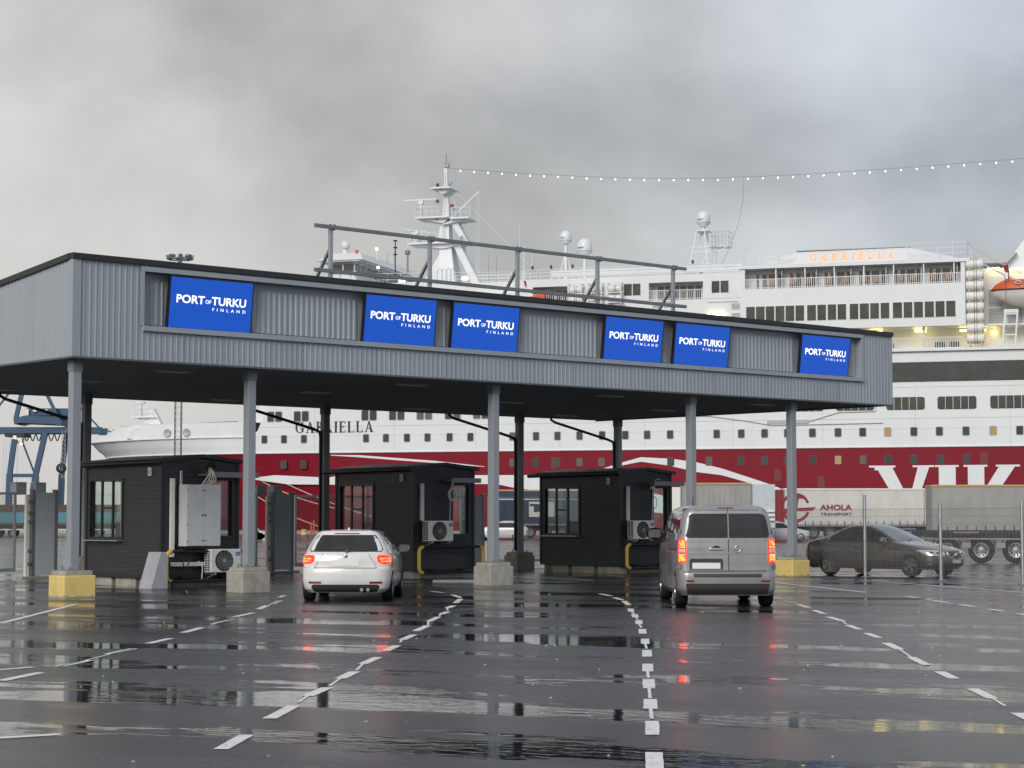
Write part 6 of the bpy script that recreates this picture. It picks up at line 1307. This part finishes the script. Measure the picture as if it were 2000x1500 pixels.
# ---------------------------------------------------------------- things carried on the ferry
def SL(s, y, z): p = SO + SX * s + SY * y; return Vector((p.x, p.y, z))
def canister(s, y, z, label, group, L_=1.72, rr=0.465):
    r = thing('life_raft_canister', label, 'life raft', SL(s, y, z), SRZ, group)
    mb = MB(); mb.lathe([(0.0, 0), (rr * 0.8, 0.02), (rr, 0.14), (rr, L_ - 0.14), (rr * 0.8, L_ - 0.02), (0.0, L_)], (0, 0, 0), 'x', 16); mb.build('canister', 'white_plastic', r, sharp=50)
    mb = MB()
    for t in (0.45, 0.58): mb.lathe([(rr + 0.004, L_ * t), (rr + 0.02, L_ * t + 0.015), (rr + 0.004, L_ * t + 0.05)], (0, 0, 0), 'x', 16)
    mb.build('strap', 'ink', r)
    for t in (0.16, 0.8): mb = MB(); mb.box(L_ * t, L_ * t + 0.1, -rr * 0.7, rr * 0.9, -rr - 0.10, -rr + 0.03); mb.build('cradle', 'ship_white', r)
nm = ['top', 'second', 'third', 'fourth', 'fifth', 'sixth', 'seventh', 'bottom']
for i in range(8): canister(102.05, -0.2, 26.22 - i * 1.035, ('white life raft canister at the %s of the tall stack' % nm[i]) if i in (0, 7) else ('white life raft canister, %s from the top of the tall stack' % nm[i]), 'stacked life raft canisters')
mb = MB(); [mb.box(s, s + 0.14, 0.3, 0.45, 18.15, 26.9) for s in (102.3, 103.4)]; mb.build('raft_rack', 'ship_white', ship)
for j, (s, w_) in enumerate(((62.15, 'nearest the orange rescue boat'), (64.25, 'in the middle rack'), (66.3, 'in the rack beside the window'))):
    for i in range(2): canister(s + 0.06, -0.35, 25.05 - i * 1.0, 'white life raft %s, %s of its pair' % (w_, ('upper', 'lower')[i]), 'racked life rafts on the forward deck', 1.4, 0.38)
    mb = MB(); [mb.box(s + d, s + d + 0.09, -0.85, -0.76, 23.4, 25.6) for d in (0.0, 1.43)]; [mb.box(s - 0.15, s + 1.67, -0.86, -0.75, z, z + 0.09) for z in (23.55, 24.55, 25.55)]; [mb.box(s + d, s + d + 0.09, -0.75, 0.0, z, z + 0.08) for d in (0, 1.43) for z in (23.56, 24.56, 25.56)]; mb.build('raft_rack', 'ship_white', ship)
# lifeboat
lb = thing('lifeboat', 'orange topped white lifeboat hanging beside the life raft stack', 'lifeboat', SL(104.3, -0.6, 21.85), SRZ)
LL, n = 9.0, 18
def loft(prof, name, m):
    mb = MB(); vs = []; K = 12
    for i in range(n + 1):
        t = i / n; wd = max(0.02, math.sin(math.pi * min(1, max(0, t))) ** 0.42)
        for j in range(K + 1): a = prof(t, j / K, wd); vs.append(a)
    mb.add(vs, [(i * (K + 1) + j, (i + 1) * (K + 1) + j, (i + 1) * (K + 1) + j + 1, i * (K + 1) + j + 1) for i in range(n) for j in range(K)], 0, True); return mb.build(name, m, lb, sharp=45)
def hullp(t, q, wd):
    a = math.pi * (q - 0.5); yy = 1.35 * wd * math.sin(a); rise = 1.1 * (abs(2 * t - 1) ** 2.6)
    return (t * LL + (0.9 * (1 - abs(math.sin(a))) * (0.5 - t) * 2), 1.35 + yy, min(1.85, 0.0 + rise * math.cos(a) + 1.85 * (1 - math.cos(a) ** 0.9 if math.cos(a) > 0 else 1)))
loft(hullp, 'boat_hull', 'boat_white')
def topp(t, q, wd):
    a = math.pi * (q - 0.5); k = min(1, min(t, 1 - t) / 0.16); return (t * LL, 1.35 + 1.38 * wd * math.sin(a) * (1 - 0.15 * math.cos(a)), 1.86 + 1.05 * k ** 0.6 * max(0, math.cos(a)) ** 0.45)
loft(topp, 'boat_canopy', 'boat_orange')
mb = MB(); mb.tube([(t * LL, 1.35 - 1.40 * max(0.02, math.sin(math.pi * t) ** 0.42), 1.84) for t in np.linspace(0.01, 0.99, 24)], 0.07, 6); mb.build('fender_rail', 'ink', lb)
mb = MB(); mb.tube([(2.7 + 0.28 * math.cos(t), 0.0, 2.45 + 0.14 * math.sin(t)) for t in np.linspace(0, 2 * math.pi, 15)], 0.06, 6); mb.build('port_light', 'boat_white', lb)
mb = MB(); mb.bar((1.55, -0.02, 0.2), (1.45, 0.0, 3.2), 0.04); mb.build('fall_rope', 'ink', lb)
# orange rescue boat and its davit
rb = thing('rescue_boat', 'small orange rescue boat on the forward deck seen over the canopy', 'rescue boat', SL(56.7, -0.3, 23.75), SRZ)
mb = MB(); mb.tube([(0.0, 0.7, 0.75), (0.3, 0.35, 0.55), (1.2, 0.2, 0.45), (2.9, 0.2, 0.5)], [0.12, 0.3, 0.36, 0.36], 10); mb.tube([(0.0, 0.7, 0.75), (0.3, 1.05, 0.55), (1.2, 1.2, 0.45), (2.9, 1.2, 0.5)], [0.12, 0.3, 0.36, 0.36], 10); mb.build('inflated_tube', 'boat_orange', rb)
mb = MB(); mb.box(1.75, 2.85, 0.25, 1.15, 0.6, 1.25); mb.build('console', 'boat_orange', rb, bev=0.1)
mb = MB(); mb.bar((0.25, 0.7, 0.7), (0.55, 0.7, 2.45), 0.16); mb.bar((1.6, 0.7, 0.7), (0.6, 0.7, 2.5), 0.2); mb.build('lifting_frame', 'white_plastic', rb)
mb = MB(); mb.bar((57.9, 0.5, 23.75), (57.35, -0.1, 26.2), 0.14); mb.build('davit', 'rust_red', ship)
# deck chairs on the balcony
for i, s in enumerate((82.9, 85.1, 86.6, 88.7, 90.2, 92.1, 93.4, 95.6, 96.9, 98.9, 100.3)):
    r = thing('deck_chair', 'small brown deck chair on the ferry balcony under the lit name', 'chair', SL(s, 0.4, 24.52), SRZ + R(random.uniform(-25, 25)), 'brown chairs on the ferry balcony')
    mb = MB(); mb.box(-0.3, 0.3, -0.3, 0.3, 0.38, 0.45); mb.build('seat', 'chair_brown', r); mb = MB(); mb.box(-0.3, 0.3, 0.24, 0.31, 0.46, 1.0); mb.build('backrest', 'chair_brown', r)
    for sx_ in (-0.27, 0.23):
        for sy_ in (-0.27, 0.23): mb = MB(); mb.box(sx_, sx_ + 0.05, sy_, sy_ + 0.05, 0, 0.38); mb.build('leg', 'chair_brown', r)
# festoon of bulbs from the mast to the funnel
st_ = thing('string_lights', 'long string of lit bulbs hung from the ferry mast towards the funnel', 'string lights', SO, SRZ)
P = [(44.5, 41.0), (53, 40.0), (61.8, 39.15), (68, 38.7), (74.9, 38.39), (83, 38.3), (91.4, 38.4), (99, 38.6), (107.2, 38.83), (112, 39.0)]
def sz(s): 
    return float(np.interp(s, [p[0] for p in P], [p[1] for p in P]))
mb = MB(); wp = []; bs = np.arange(45.7, 111.8, 1.63)
for k, s in enumerate(bs):
    wp.append((s, 14, sz(s)))
    if s > 74: wp.append((s + 0.8, 14, sz(s + 0.8) - 0.16 + 0.22))
mb.tube([(44.4, 14, 41.0)] + wp, 0.022, 4); mb.build('wire', 'galv_dark', st_)
bm0 = MB(); bm0.lathe([(0, -0.10), (0.06, -0.07), (0.075, 0.0), (0.035, 0.07), (0, 0.09)], (0, 0, 0), n=8); proto = bm0.build('bulb', 'bulb', st_); first = True
for s in bs:
    o_ = proto if first else proto.copy()
    if not first: COL.objects.link(o_)
    first = False; o_.location = (s, 14, sz(s) - 0.2)
mb = MB(); mb.tube([(77.8, 14, 38.35), (77.9, 13.5, 36), (77.6, 12, 33), (77.0, 10, 30.2), (76.2, 8, 27.6)], 0.018, 4); mb.build('hanging_wire', 'galv_dark', st_)
# mooring ropes to the quay
for i, (s0, z0, s1, z1) in enumerate(((25.5, 6.6, 38.0, 2.6), (26.0, 7.3, 44.0, 1.2), (25.0, 5.2, 36.5, 0.6))):
    mb = MB(); mb.tube([SL(s0 + (s1 - s0) * t, 1.2 - 4.5 * t, z0 + (z1 - z0) * t - 0.5 * math.sin(math.pi * t)) for t in np.linspace(0, 1, 10)], 0.06, 5); o_ = mb.build('mooring_rope', 'rope'); tag(o_, ('highest', 'longest', 'lowest')[i] + ' pale mooring rope running down from the ferry bow', 'rope', 'mooring ropes')

# ================================================================== TRAILERS AND YARD
def truck_wheel(parent, x, y, r=0.5, w_=0.32, bright=True):
    e = bpy.data.objects.new('wheel', None); COL.objects.link(e); e.parent = parent; e.location = (x, y, r); f = -w_ / 2
    mb = MB(); mb.lathe([(r * 0.56, f), (r * 0.93, f), (r, f + 0.06), (r, -f - 0.06), (r * 0.93, -f), (r * 0.56, -f)], (0, 0, 0), 'y', 26); mb.build('tyre', 'black_rubber', e, sharp=40)
    mb = MB(); mb.lathe([(r * 0.57, f - 0.004), (r * 0.50, f + 0.0), (r * 0.46, f + 0.07), (r * 0.24, f + 0.09), (r * 0.22, f + 0.0), (0.0, f - 0.01)], (0, 0, 0), 'y', 26); mb.build('rim', 'alloy' if bright else 'galv_dark', e, sharp=35)
    mb = MB(); [mb.cyl((r * 0.36 * math.cos(a), f + 0.09, r * 0.36 * math.sin(a)), (r * 0.36 * math.cos(a), f + 0.04, r * 0.36 * math.sin(a)), 0.035, n=8) for a in np.linspace(0, 2 * math.pi, 11)[:-1]]; mb.build('wheel_nuts', 'truck_dark', e)
def trailer(name, label, loc, rz, L_, tarp, top_m, axles, z0=1.15, H_=4.0, stakes=True, group='parked semi-trailers'):
    r = thing(name, label, 'trailer', loc, rz, group)
    mb = MB(); N = 60; vs = []          # gently billowing curtain
    for i in range(N + 1):
        x = L_ * i / N
        for j in range(7): z = z0 + (H_ - 0.12 - z0) * j / 6; vs.append((x, -0.02 - 0.05 * math.sin(j / 6 * math.pi) * (0.6 + 0.5 * math.sin(i * 1.7) * math.sin(i * 0.31)), z))
    mb.add(vs, [(i * 7 + j, (i + 1) * 7 + j, (i + 1) * 7 + j + 1, i * 7 + j + 1) for i in range(N) for j in range(6)], 0, True); cu = mb.build('curtain', tarp, r)
    mb = MB(); mb.box(0.02, L_ - 0.02, 0.02, 2.5, z0, H_ - 0.13); mb.build('load_body', tarp, r)
    mb = MB(); mb.box(0, L_, -0.08, 2.55, H_ - 0.12, H_); mb.build('roof_rail', top_m, r)
    mb = MB(); mb.box(0, L_, -0.07, 2.5, z0 - 0.16, z0 - 0.005); mb.build('floor_rail', 'galv_dark', r)
    for x in (-0.04, L_ - 0.04): mb = MB(); mb.box(x, x + 0.09, -0.09, 0.0, z0, H_ - 0.125); mb.build('corner_post', 'galv_dark', r)
    mb = MB(); [mb.box(x, x + 0.045, -0.10, -0.075, z0 - 0.12, z0 + 0.28) for x in np.arange(0.4, L_ - 0.2, 0.62)]; mb.build('tension_straps', 'ink', r)
    mb = MB(); mb.box(0.4, L_ - 0.3, 0.6, 1.0, z0 - 0.5, z0 - 0.17); mb.box(0.4, L_ - 0.3, 1.5, 1.9, z0 - 0.5, z0 - 0.17); mb.build('chassis_beam', 'truck_dark', r)
    mb = MB(); a0 = max(axles) + 0.9 if min(axles) < L_ / 2 else 3.0; a1 = (L_ - 3.2) if min(axles) < L_ / 2 else min(axles) - 0.9
    [mb.box(a0, a1, -0.02, 0.02, z, z + 0.12) for z in (0.45, 0.75)]; mb.build('side_guard', 'galv_dark', r)
    for x in axles: truck_wheel(r, x, 0.15, 0.5, 0.34, False)
    lx = L_ - 2.6 if min(axles) < L_ / 2 else 2.6
    mb = MB(); mb.box(lx, lx + 0.14, 0.3, 0.44, 0.05, z0 - 0.2); mb.box(lx - 0.12, lx + 0.26, 0.2, 0.54, 0.0, 0.05); mb.build('landing_leg', 'truck_dark', r)
    return r
def at(px, y): return (px - 1000) / 3900.0 * y
# white curtain trailer with red logo
Yq = 158.0
t1 = trailer('semi_trailer', 'white curtain-sided trailer with red circular logo', (at(1530, Yq), Yq, 0), R(-1.0), 13.6, 'tarp_white', 'white_plastic', (2.3, 3.6, 4.9))
mb = MB(); cx, cz, rr = 0.90, 2.50, 1.14
def arc_strip(a0, a1, ra, rb):
    vs = []
    for a in np.linspace(a0, a1, 28): vs += [(cx + ra * math.cos(R(a)), -0.105, cz + ra * math.sin(R(a))), (cx + rb * math.cos(R(a)), -0.105, cz + rb * math.sin(R(a)))]
    mb.add(vs, [(2 * i, 2 * i + 1, 2 * i + 3, 2 * i + 2) for i in range(27)])
arc_strip(20, 165, rr - 0.2, rr); arc_strip(195, 340, rr - 0.2, rr)
mb.add([(cx - 0.1, -0.108, cz + 0.95), (cx + 0.75, -0.108, cz + 0.95), (cx + 0.65, -0.108, cz + 0.72), (cx + 0.25, -0.108, cz + 0.72), (cx + 0.02, -0.108, cz - 0.9), (cx - 0.25, -0.108, cz - 0.9)], [(0, 1, 2, 3, 4, 5)])
mb.add([(cx - 0.9, -0.111, cz - 0.10), (cx + 1.62, -0.111, cz + 0.02), (cx + 1.3, -0.111, cz - 0.24), (cx - 0.9, -0.111, cz - 0.32)], [(0, 1, 2, 3)])
arc = [(cx - 0.45 + 0.5 * math.cos(R(a)), cz - 0.55 + 0.45 * math.sin(R(a))) for a in range(0, 360, 20)]; arc2 = [(cx - 0.45 + 0.28 * math.cos(R(a)), cz - 0.55 + 0.24 * math.sin(R(a))) for a in range(0, 360, 20)]
mb.add([(x, -0.114, z) for x, z in arc] + [(x, -0.114, z) for x, z in arc2], [(i, (i + 1) % 18, 18 + (i + 1) % 18, 18 + i) for i in range(18)])
mb.build('round_logo', 'logo_red', t1)
mb = MB(); add_text(mb, 'AHOLA', 2.82, 5.35, 2.28, 2.72, -0.112, bold=0.03); mb.build('lettering', 'logo_red', t1)
mb = MB(); add_text(mb, 'TRANSPORT', 2.86, 5.33, 1.86, 2.08, -0.112, bold=0.02, space=1.1); mb.build('lettering', 'ink', t1)
mb = MB(); mb.box(-0.5, -0.06, 0.1, 2.5, 0.9, 3.9); mb.build('bulkhead', 'rust_red', t1)
mb = MB(); mb.box(11.0, 11.06, -0.10, -0.07, 1.2, 3.85); mb.build('curtain_pole', 'galv', t1)
# grey beige trailer on the right
Yq = 132.0
t2_ = trailer('semi_trailer', 'beige-grey curtain trailer with timber coloured top edge at the right', (at(1817, Yq), Yq, 0), R(-3), 13.6, 'tarp_grey', 'timber', (9.0, 10.3, 11.6), 0.85, 3.85)
# grey trailer behind the van
Yq = 136.0
t3_ = trailer('semi_trailer', 'grey box trailer seen above the silver van', (at(1330, Yq), Yq, 0), R(-2), 4.75, 'tarp_grey', 'timber', (1.2, 2.5), 1.15, 4.05)
mb = MB(); mb.box(0.0, 1.55, -0.02, 2.4, 1.0, 3.95); mb.build('front_wall', 'panel_grey', t3_, loc=(4.80, 0, 0))
mb = MB(); mb.box(-1.15, -0.06, -0.1, 2.4, 1.1, 3.75); mb.build('white_door', 'white_plastic', t3_)
mb = MB(); [mb.bar((5.7, -0.2, z), (6.3, -0.2, z), 0.14) for z in (1.55, 1.85, 2.15)]; mb.build('lamp_bar', 'white_plastic', t3_)
# navy trailer between the booths
Yq = 165.0
t4_ = trailer('semi_trailer', 'dark blue curtain trailer seen between the second and third booth', (at(955, Yq), Yq, 0), R(2), 13.6, 'tarp_navy', 'timber', (3.4, 4.7, 6.0), 1.2, 4.0)
mb = MB(); mb.box(0, 13.6, -0.12, -0.09, 3.15, 3.32); mb.build('white_band', 'white_plastic', t4_)
mb = MB(); mb.add([(3.3, -0.12, 3.0), (5.4, -0.12, 3.0), (5.4, -0.12, 1.75), (3.3, -0.12, 1.75)], [(0, 1, 2, 3)]); mb.build('pale_panel', 'tarp_white', t4_)
mb = MB(); arcp = [(3.85 + 0.72 * math.cos(R(a)), 2.48 + 0.34 * math.sin(R(a))) for a in range(-90, 91, 15)]; mb.add([(3.35, -0.125, 2.82)] + [(3.35, -0.125, 2.62), (3.7, -0.125, 2.62), (3.7, -0.125, 2.14)] + [(x, -0.125, z) for x, z in arcp], [tuple(range(4 + len(arcp)))]); mb.build('logo_shape', 'tarp_navy', t4_)
# empty container chassis behind the sedan
ch_ = thing('container_chassis', 'empty black container chassis trailer behind the dark sedan', 'trailer', (15.3, 74.0, 0), math.atan2(-0.24, 0.97))
mb = MB(); mb.box(-2.2, 9, 0.3, 0.5, 0.95, 1.2); mb.box(-2.2, 9, 1.7, 1.9, 0.95, 1.2); [mb.box(x, x + 0.2, 0.0, 2.3, 0.98, 1.14) for x in (-2.0, 0.4, 2.8, 5.2, 7.6)]; mb.build('frame', 'truck_dark', ch_)
mb = MB(); [mb.box(x, x + 0.9, -0.04, -0.0, 1.10, 1.16) for x in (-1.4, 1.0, 3.4)]; mb.box(-2.2, 9, -0.06, -0.02, 0.86, 0.92); mb.build('side_rail', 'galv_dark', ch_)
for x in (0.75, 1.98, 3.21, 4.44):
    truck_wheel(ch_, x, 0.17, 0.48, 0.32, True)
    mb = MB(); mb.tube([(x + 0.56 * math.cos(R(a)), -0.0, 0.5 + 0.56 * math.sin(R(a))) for a in range(10, 171, 16)], 0.03, 6); mb.build('mudguard', 'truck_dark', ch_)
mb = MB(); [mb.box(x, x + 0.34, -0.03, 0.02, 0.55, 0.75) for x in (1.28, 2.5)]; mb.build('control_box', 'grey_plastic', ch_)
# a white van and a car far off in the yard
def far_car(px, y, label, rz, m='car_white'):
    r = thing('parked_car', label, 'car', (at(px, y), y, 0), rz)
    bdy = Body([(0.2, -2.0, 2.0, .78, .3, .4, .1, .2, .02), (0.4, -2.15, 2.15, .86, .3, .5, .1, .25, .03), (0.75, -2.1, 2.1, .87, .3, .5, .1, .25, .03), (0.92, -2.0, 1.3, .84, .3, .4, .1, .2, .03), (1.1, -1.75, .75, .75, .25, .3, .08, .15, .02), (1.35, -1.4, .2, .6, .2, .25, .06, .1, .02), (1.45, -1.0, -.2, .4, .1, .2, .04, .06, .01)], 2)
    mb = MB(); bdy.mesh(mb); mb.build('body', m, r, sharp=40)
    for sg in (-1, 1):
        mb = MB(); bdy.side(mb, [(.95, -1.5, .9), (1.3, -1.2, .2)], sg); mb.build('side_window', 'car_glass', r)
        for x in (1.3, -1.3): wheel(r, x, sg * .78, .31, .2)
far_car(1520, 140, 'white car parked beyond the fence right of the silver van', R(8)); far_car(978, 150, 'white car parked behind the middle column', R(170))
# orange marker posts and yellow bollard on the quay
for i, (px, lab) in enumerate(((609, 'orange marker post on the quay, the shorter of two'), (614, 'taller orange marker post on the quay'))):
    y = 196.0; o_ = MB(); o_.cyl((0, 0, 0), (0, 0, 1.25 + 0.2 * i), 0.09, n=10); o_.lathe([(0.22, 0), (0.22, 0.06), (0.1, 0.1)], n=10); q = o_.build('marker_post', 'orange_post', loc=(at(px, y), y, 0), sharp=50); tag(q, lab, 'post', 'orange marker posts')
mb = MB(); mb.lathe([(0.36, 0), (0.3, 0.12), (0.2, 0.3), (0.3, 0.42), (0.28, 0.5), (0, 0.54)], n=14); q = mb.build('mooring_bollard', 'yellow_paint', loc=(at(595, 203), 203, 0.0), sharp=60); tag(q, 'yellow mooring bollard at the quay edge beside the orange posts', 'bollard')
mb = MB()
rr_ = random.Random(5)
for k in range(40): a, b_ = rr_.random() * 6.28, rr_.random(); mb.box(-0.9 + 1.8 * rr_.random() * b_, -0.7 + 1.8 * rr_.random() * b_, -.3, .3, 0.05 * k * (1 - b_), 0.05 * k * (1 - b_) + 0.25 + 0.2 * b_)
q = mb.build('wrapped_bundle', 'white_plastic', loc=(at(500, 150), 150, 0)); tag(q, 'crumpled pale bundle of sheeting seen through the gate by the second column', 'bundle')

# ---------------------------------------------------------------- left yard: flat racks, containers
for i, (px, y, w_, h, z0, m, lab) in enumerate(((-30, 190, 14, 1.0, 1.2, 'teal', 'long teal flat rack beyond the left gate'), (-60, 230, 24, 3.2, 0.0, 'brown_box', 'brown container stack behind the teal flat rack'))):
    mb = MB(); mb.box(0, w_, 0, 2.4, z0, z0 + h)
    if i: mb.corr((0, -0.01, z0), (1, 0, 0), (0, 0, 1), w_, h, 0.28, 0.05, (0, -1, 0))
    q = mb.build('flat_rack' if not i else 'container', m, loc=(at(px, y), y, 0)); tag(q, lab, 'flat rack' if not i else 'container')
for i, (px, y, L_) in enumerate(((-20, 178, 12.5), (-55, 172, 12.0))):
    r = thing('low_loader', ('farther' if not i else 'nearer') + ' low black trailer beyond the left gate', 'trailer', (at(px, y), y, 0), 0, 'low trailers beyond the left gate')
    mb = MB(); mb.box(0, L_, 0, 2.4, 0.75, 1.05); mb.build('deck', 'truck_dark', r); mb = MB(); mb.box(0, L_, -0.05, -0.02, 0.62, 0.70); mb.build('side_rail', 'galv', r)
    for x in (1, 2.3, 3.6, 8.6, 9.9): truck_wheel(r, x, 0.17, 0.42, 0.3, False)
    mb = MB(); [mb.box(x, x + 0.5, -0.06, -0.03, 0.8, 0.95) for x in (4.6, 6.4)]; mb.build('marker_board', 'white_plastic', r)

# ---------------------------------------------------------------- blue quay crane
CY = 480.0; KS = CY / 3900.0
def cp(px, py, dy=0.0): return Vector(((px - 90) * KS, dy, 1.65 + (1012 - py) * KS))
cr_ = thing('harbour_crane', 'blue gantry crane on the far quay behind the left gate', 'crane', ((90 - 1000) * KS, CY, 0))
def cbar(p, q, w_, name='strut', m='crane_blue', dy=0.0, dy2=None, h=None):
    mb = MB(); mb.bar(cp(*p, dy), cp(*q, dy if dy2 is None else dy2), w_ * KS, (h or w_) * KS); return mb.build(name, m, cr_)
for d in (0,):
    cbar((28, 858), (20, 925), 9.5, 'leg', dy=d); cbar((20, 925), (18, 1024), 11, 'leg', dy=d)
    cbar((88, 846), (70, 930), 10, 'leg', dy=d); cbar((70, 930), (70, 1024), 12, 'leg', dy=d)
    cbar((115, 828), (105, 925), 9, 'leg', dy=9); cbar((105, 925), (103, 1024), 11, 'leg', dy=9)
    cbar((26, 929), (68, 929), 7, 'tie_beam', dy=d); cbar((45, 867), (67, 922), 3.0, 'brace', 'ink', d)
    cbar((58, 690), (30, 818), 8, 'apex_frame', dy=d); cbar((50, 690), (112, 815), 6, 'apex_frame', dy=d)
cbar((58, 700), (-40, 828), 3.5, 'stay', dy=4); cbar((60, 700), (190, 838), 3.0, 'stay', dy=4)
mb = MB(); mb.prism([((x - 90) * KS, 1.65 + (1012 - y) * KS) for x, y in ((26, 818), (48, 812), (112, 814), (121, 822), (119, 832), (108, 829), (40, 826), (28, 829))], 'y', -0.6, 9.6); mb.build('portal_beam', 'crane_blue', cr_)
mb = MB(); mb.box((47 - 90) * KS, (127 - 90) * KS, 1.5, 8, 1.65 + (1012 - 811) * KS, 1.65 + (1012 - 797) * KS); mb.build('machinery_house', 'crane_blue', cr_)
mb = MB(); mb.box((46 - 90) * KS, (53 - 90) * KS, 0.8, 1.4, 1.65 + (1012 - 811) * KS, 1.65 + (1012 - 799) * KS); mb.build('white_cabin', 'white_plastic', cr_)
for x in (65, 87): mb = MB(); mb.lathe([(0.55, 0), (0.55, 0.3), (0.3, 0.55), (0, 0.6)], tuple(cp(x, 804, 1.2)), n=10); mb.build('vent_hood', 'white_plastic', cr_)
for z0, z1, d in ((846, 834, 1.0), (846, 834, 7.4)):
    mb = MB(); mb.box((-80 - 90) * KS, (196 - 90) * KS, d, d + 1.0, 1.65 + (1012 - z0) * KS, 1.65 + (1012 - z1) * KS); mb.build('girder', 'crane_blue', cr_)
mb = MB(); [mb.bar(cp(190 + k * 9, 838, 1.5), cp(196 + k * 9, 848, 1.5), 0.14) for k in range(4)]; mb.bar(cp(190, 838, 1.5), cp(228, 846, 1.5), 0.25); mb.bar(cp(190, 849, 1.5), cp(222, 849, 1.5), 0.25); mb.build('girder_tip', 'crane_blue', cr_)
for k in range(6):
    x = 45 + k * 12; mb = MB(); mb.tube([cp(x + 11 * t, 846 + 15 * math.sin(math.pi * t), 0.6) for t in np.linspace(0, 1, 9)], 0.16, 5); mb.build('festoon_cable', 'ink', cr_)
mb = MB(); mb.box((6 - 90) * KS, (46 - 90) * KS, 1.2, 7, 1.65 + (1012 - 853) * KS, 1.65 + (1012 - 843) * KS); mb.build('trolley', 'truck_dark', cr_)
mb = MB(); mb.box((20 - 90) * KS, (41 - 90) * KS, 0.6, 3, 1.65 + (1012 - 866) * KS, 1.65 + (1012 - 855) * KS); mb.build('operator_cab', 'white_plastic', cr_)
for x, y in ((25, 852), (38, 867)): mb = MB(); mb.box((x - 90) * KS, (x + 5 - 90) * KS, 0.3, 0.5, 1.65 + (1012 - y - 1.5) * KS, 1.65 + (1012 - y) * KS); mb.build('work_lamp', 'lamp_warm', cr_)
mb = MB(); [mb.bar(cp(x, 862, 2), cp(x, 1000, 2), 0.05) for x in (3, 8, 14, 30)]; mb.build('hoist_rope', 'galv_dark', cr_)
mb = MB(); mb.bar(cp(121, 840, 0), cp(121, 935, 0), 0.15); mb.bar(cp(127, 840, 0), cp(127, 935, 0), 0.15); [mb.bar(cp(121, 845 + 9 * k, 0), cp(127, 854 + 9 * k, 0), 0.1) for k in range(10)]; mb.build('stair_tower', 'galv_dark', cr_)
mb = MB(); mb.lathe([(0.6, -0.4), (1.2, -0.4), (1.2, 0.4), (0.6, 0.4)], tuple(cp(121, 915, -0.5)), 'y', 14); mb.build('cable_reel', 'truck_dark', cr_)
# ---------------------------------------------------------------- floodlight mast
fm = thing('floodlight_mast', 'tall lattice mast with a ring of floodlights behind the canopy', 'light mast', (at(347.5, 150), 150, 0))
mb = MB(); q = 0.23
for sx_ in (-q, q):
    for sy_ in (-q, q): mb.bar((sx_, sy_, 0), (sx_, sy_, 20.6), 0.05)
mb.build('mast_leg', 'truck_dark', fm)
mb = MB(); z = 0.3
while z < 20.2:
    for y in (-q, q): mb.bar((-q, y, z), (q, y, z + 0.45), 0.022); mb.bar((q, y, z), (-q, y, z + 0.45), 0.022)
    for x in (-q, q): mb.bar((x, -q, z), (x, q, z + 0.45), 0.022)
    z += 0.45
mb.build('lattice', 'galv', fm)
mb = MB(); mb.cyl((0, 0, 20.3), (0, 0, 21.1), 0.15, n=10); mb.tube([(0.95 * math.cos(a), 0.95 * math.sin(a), 21.2) for a in np.linspace(0, 2 * math.pi, 19)], 0.05, 6); [mb.bar((0, 0, 21.2), (0.95 * math.cos(a), 0.95 * math.sin(a), 21.2), 0.06) for a in np.linspace(0, 2 * math.pi, 7)[:-1]]; mb.build('head_ring', 'galv_dark', fm)
for a in np.linspace(0, 2 * math.pi, 9)[:-1]:
    mb = MB(); c0 = Vector((0.8 * math.cos(a + 0.2), 0.8 * math.sin(a + 0.2), 21.36)); d0 = Vector((math.cos(a + 0.2), math.sin(a + 0.2), -0.25)) * 0.22; mb.cyl(c0 - d0, c0 + d0, 0.10, 0.19, 10); mb.build('floodlight', 'galv_dark', fm)
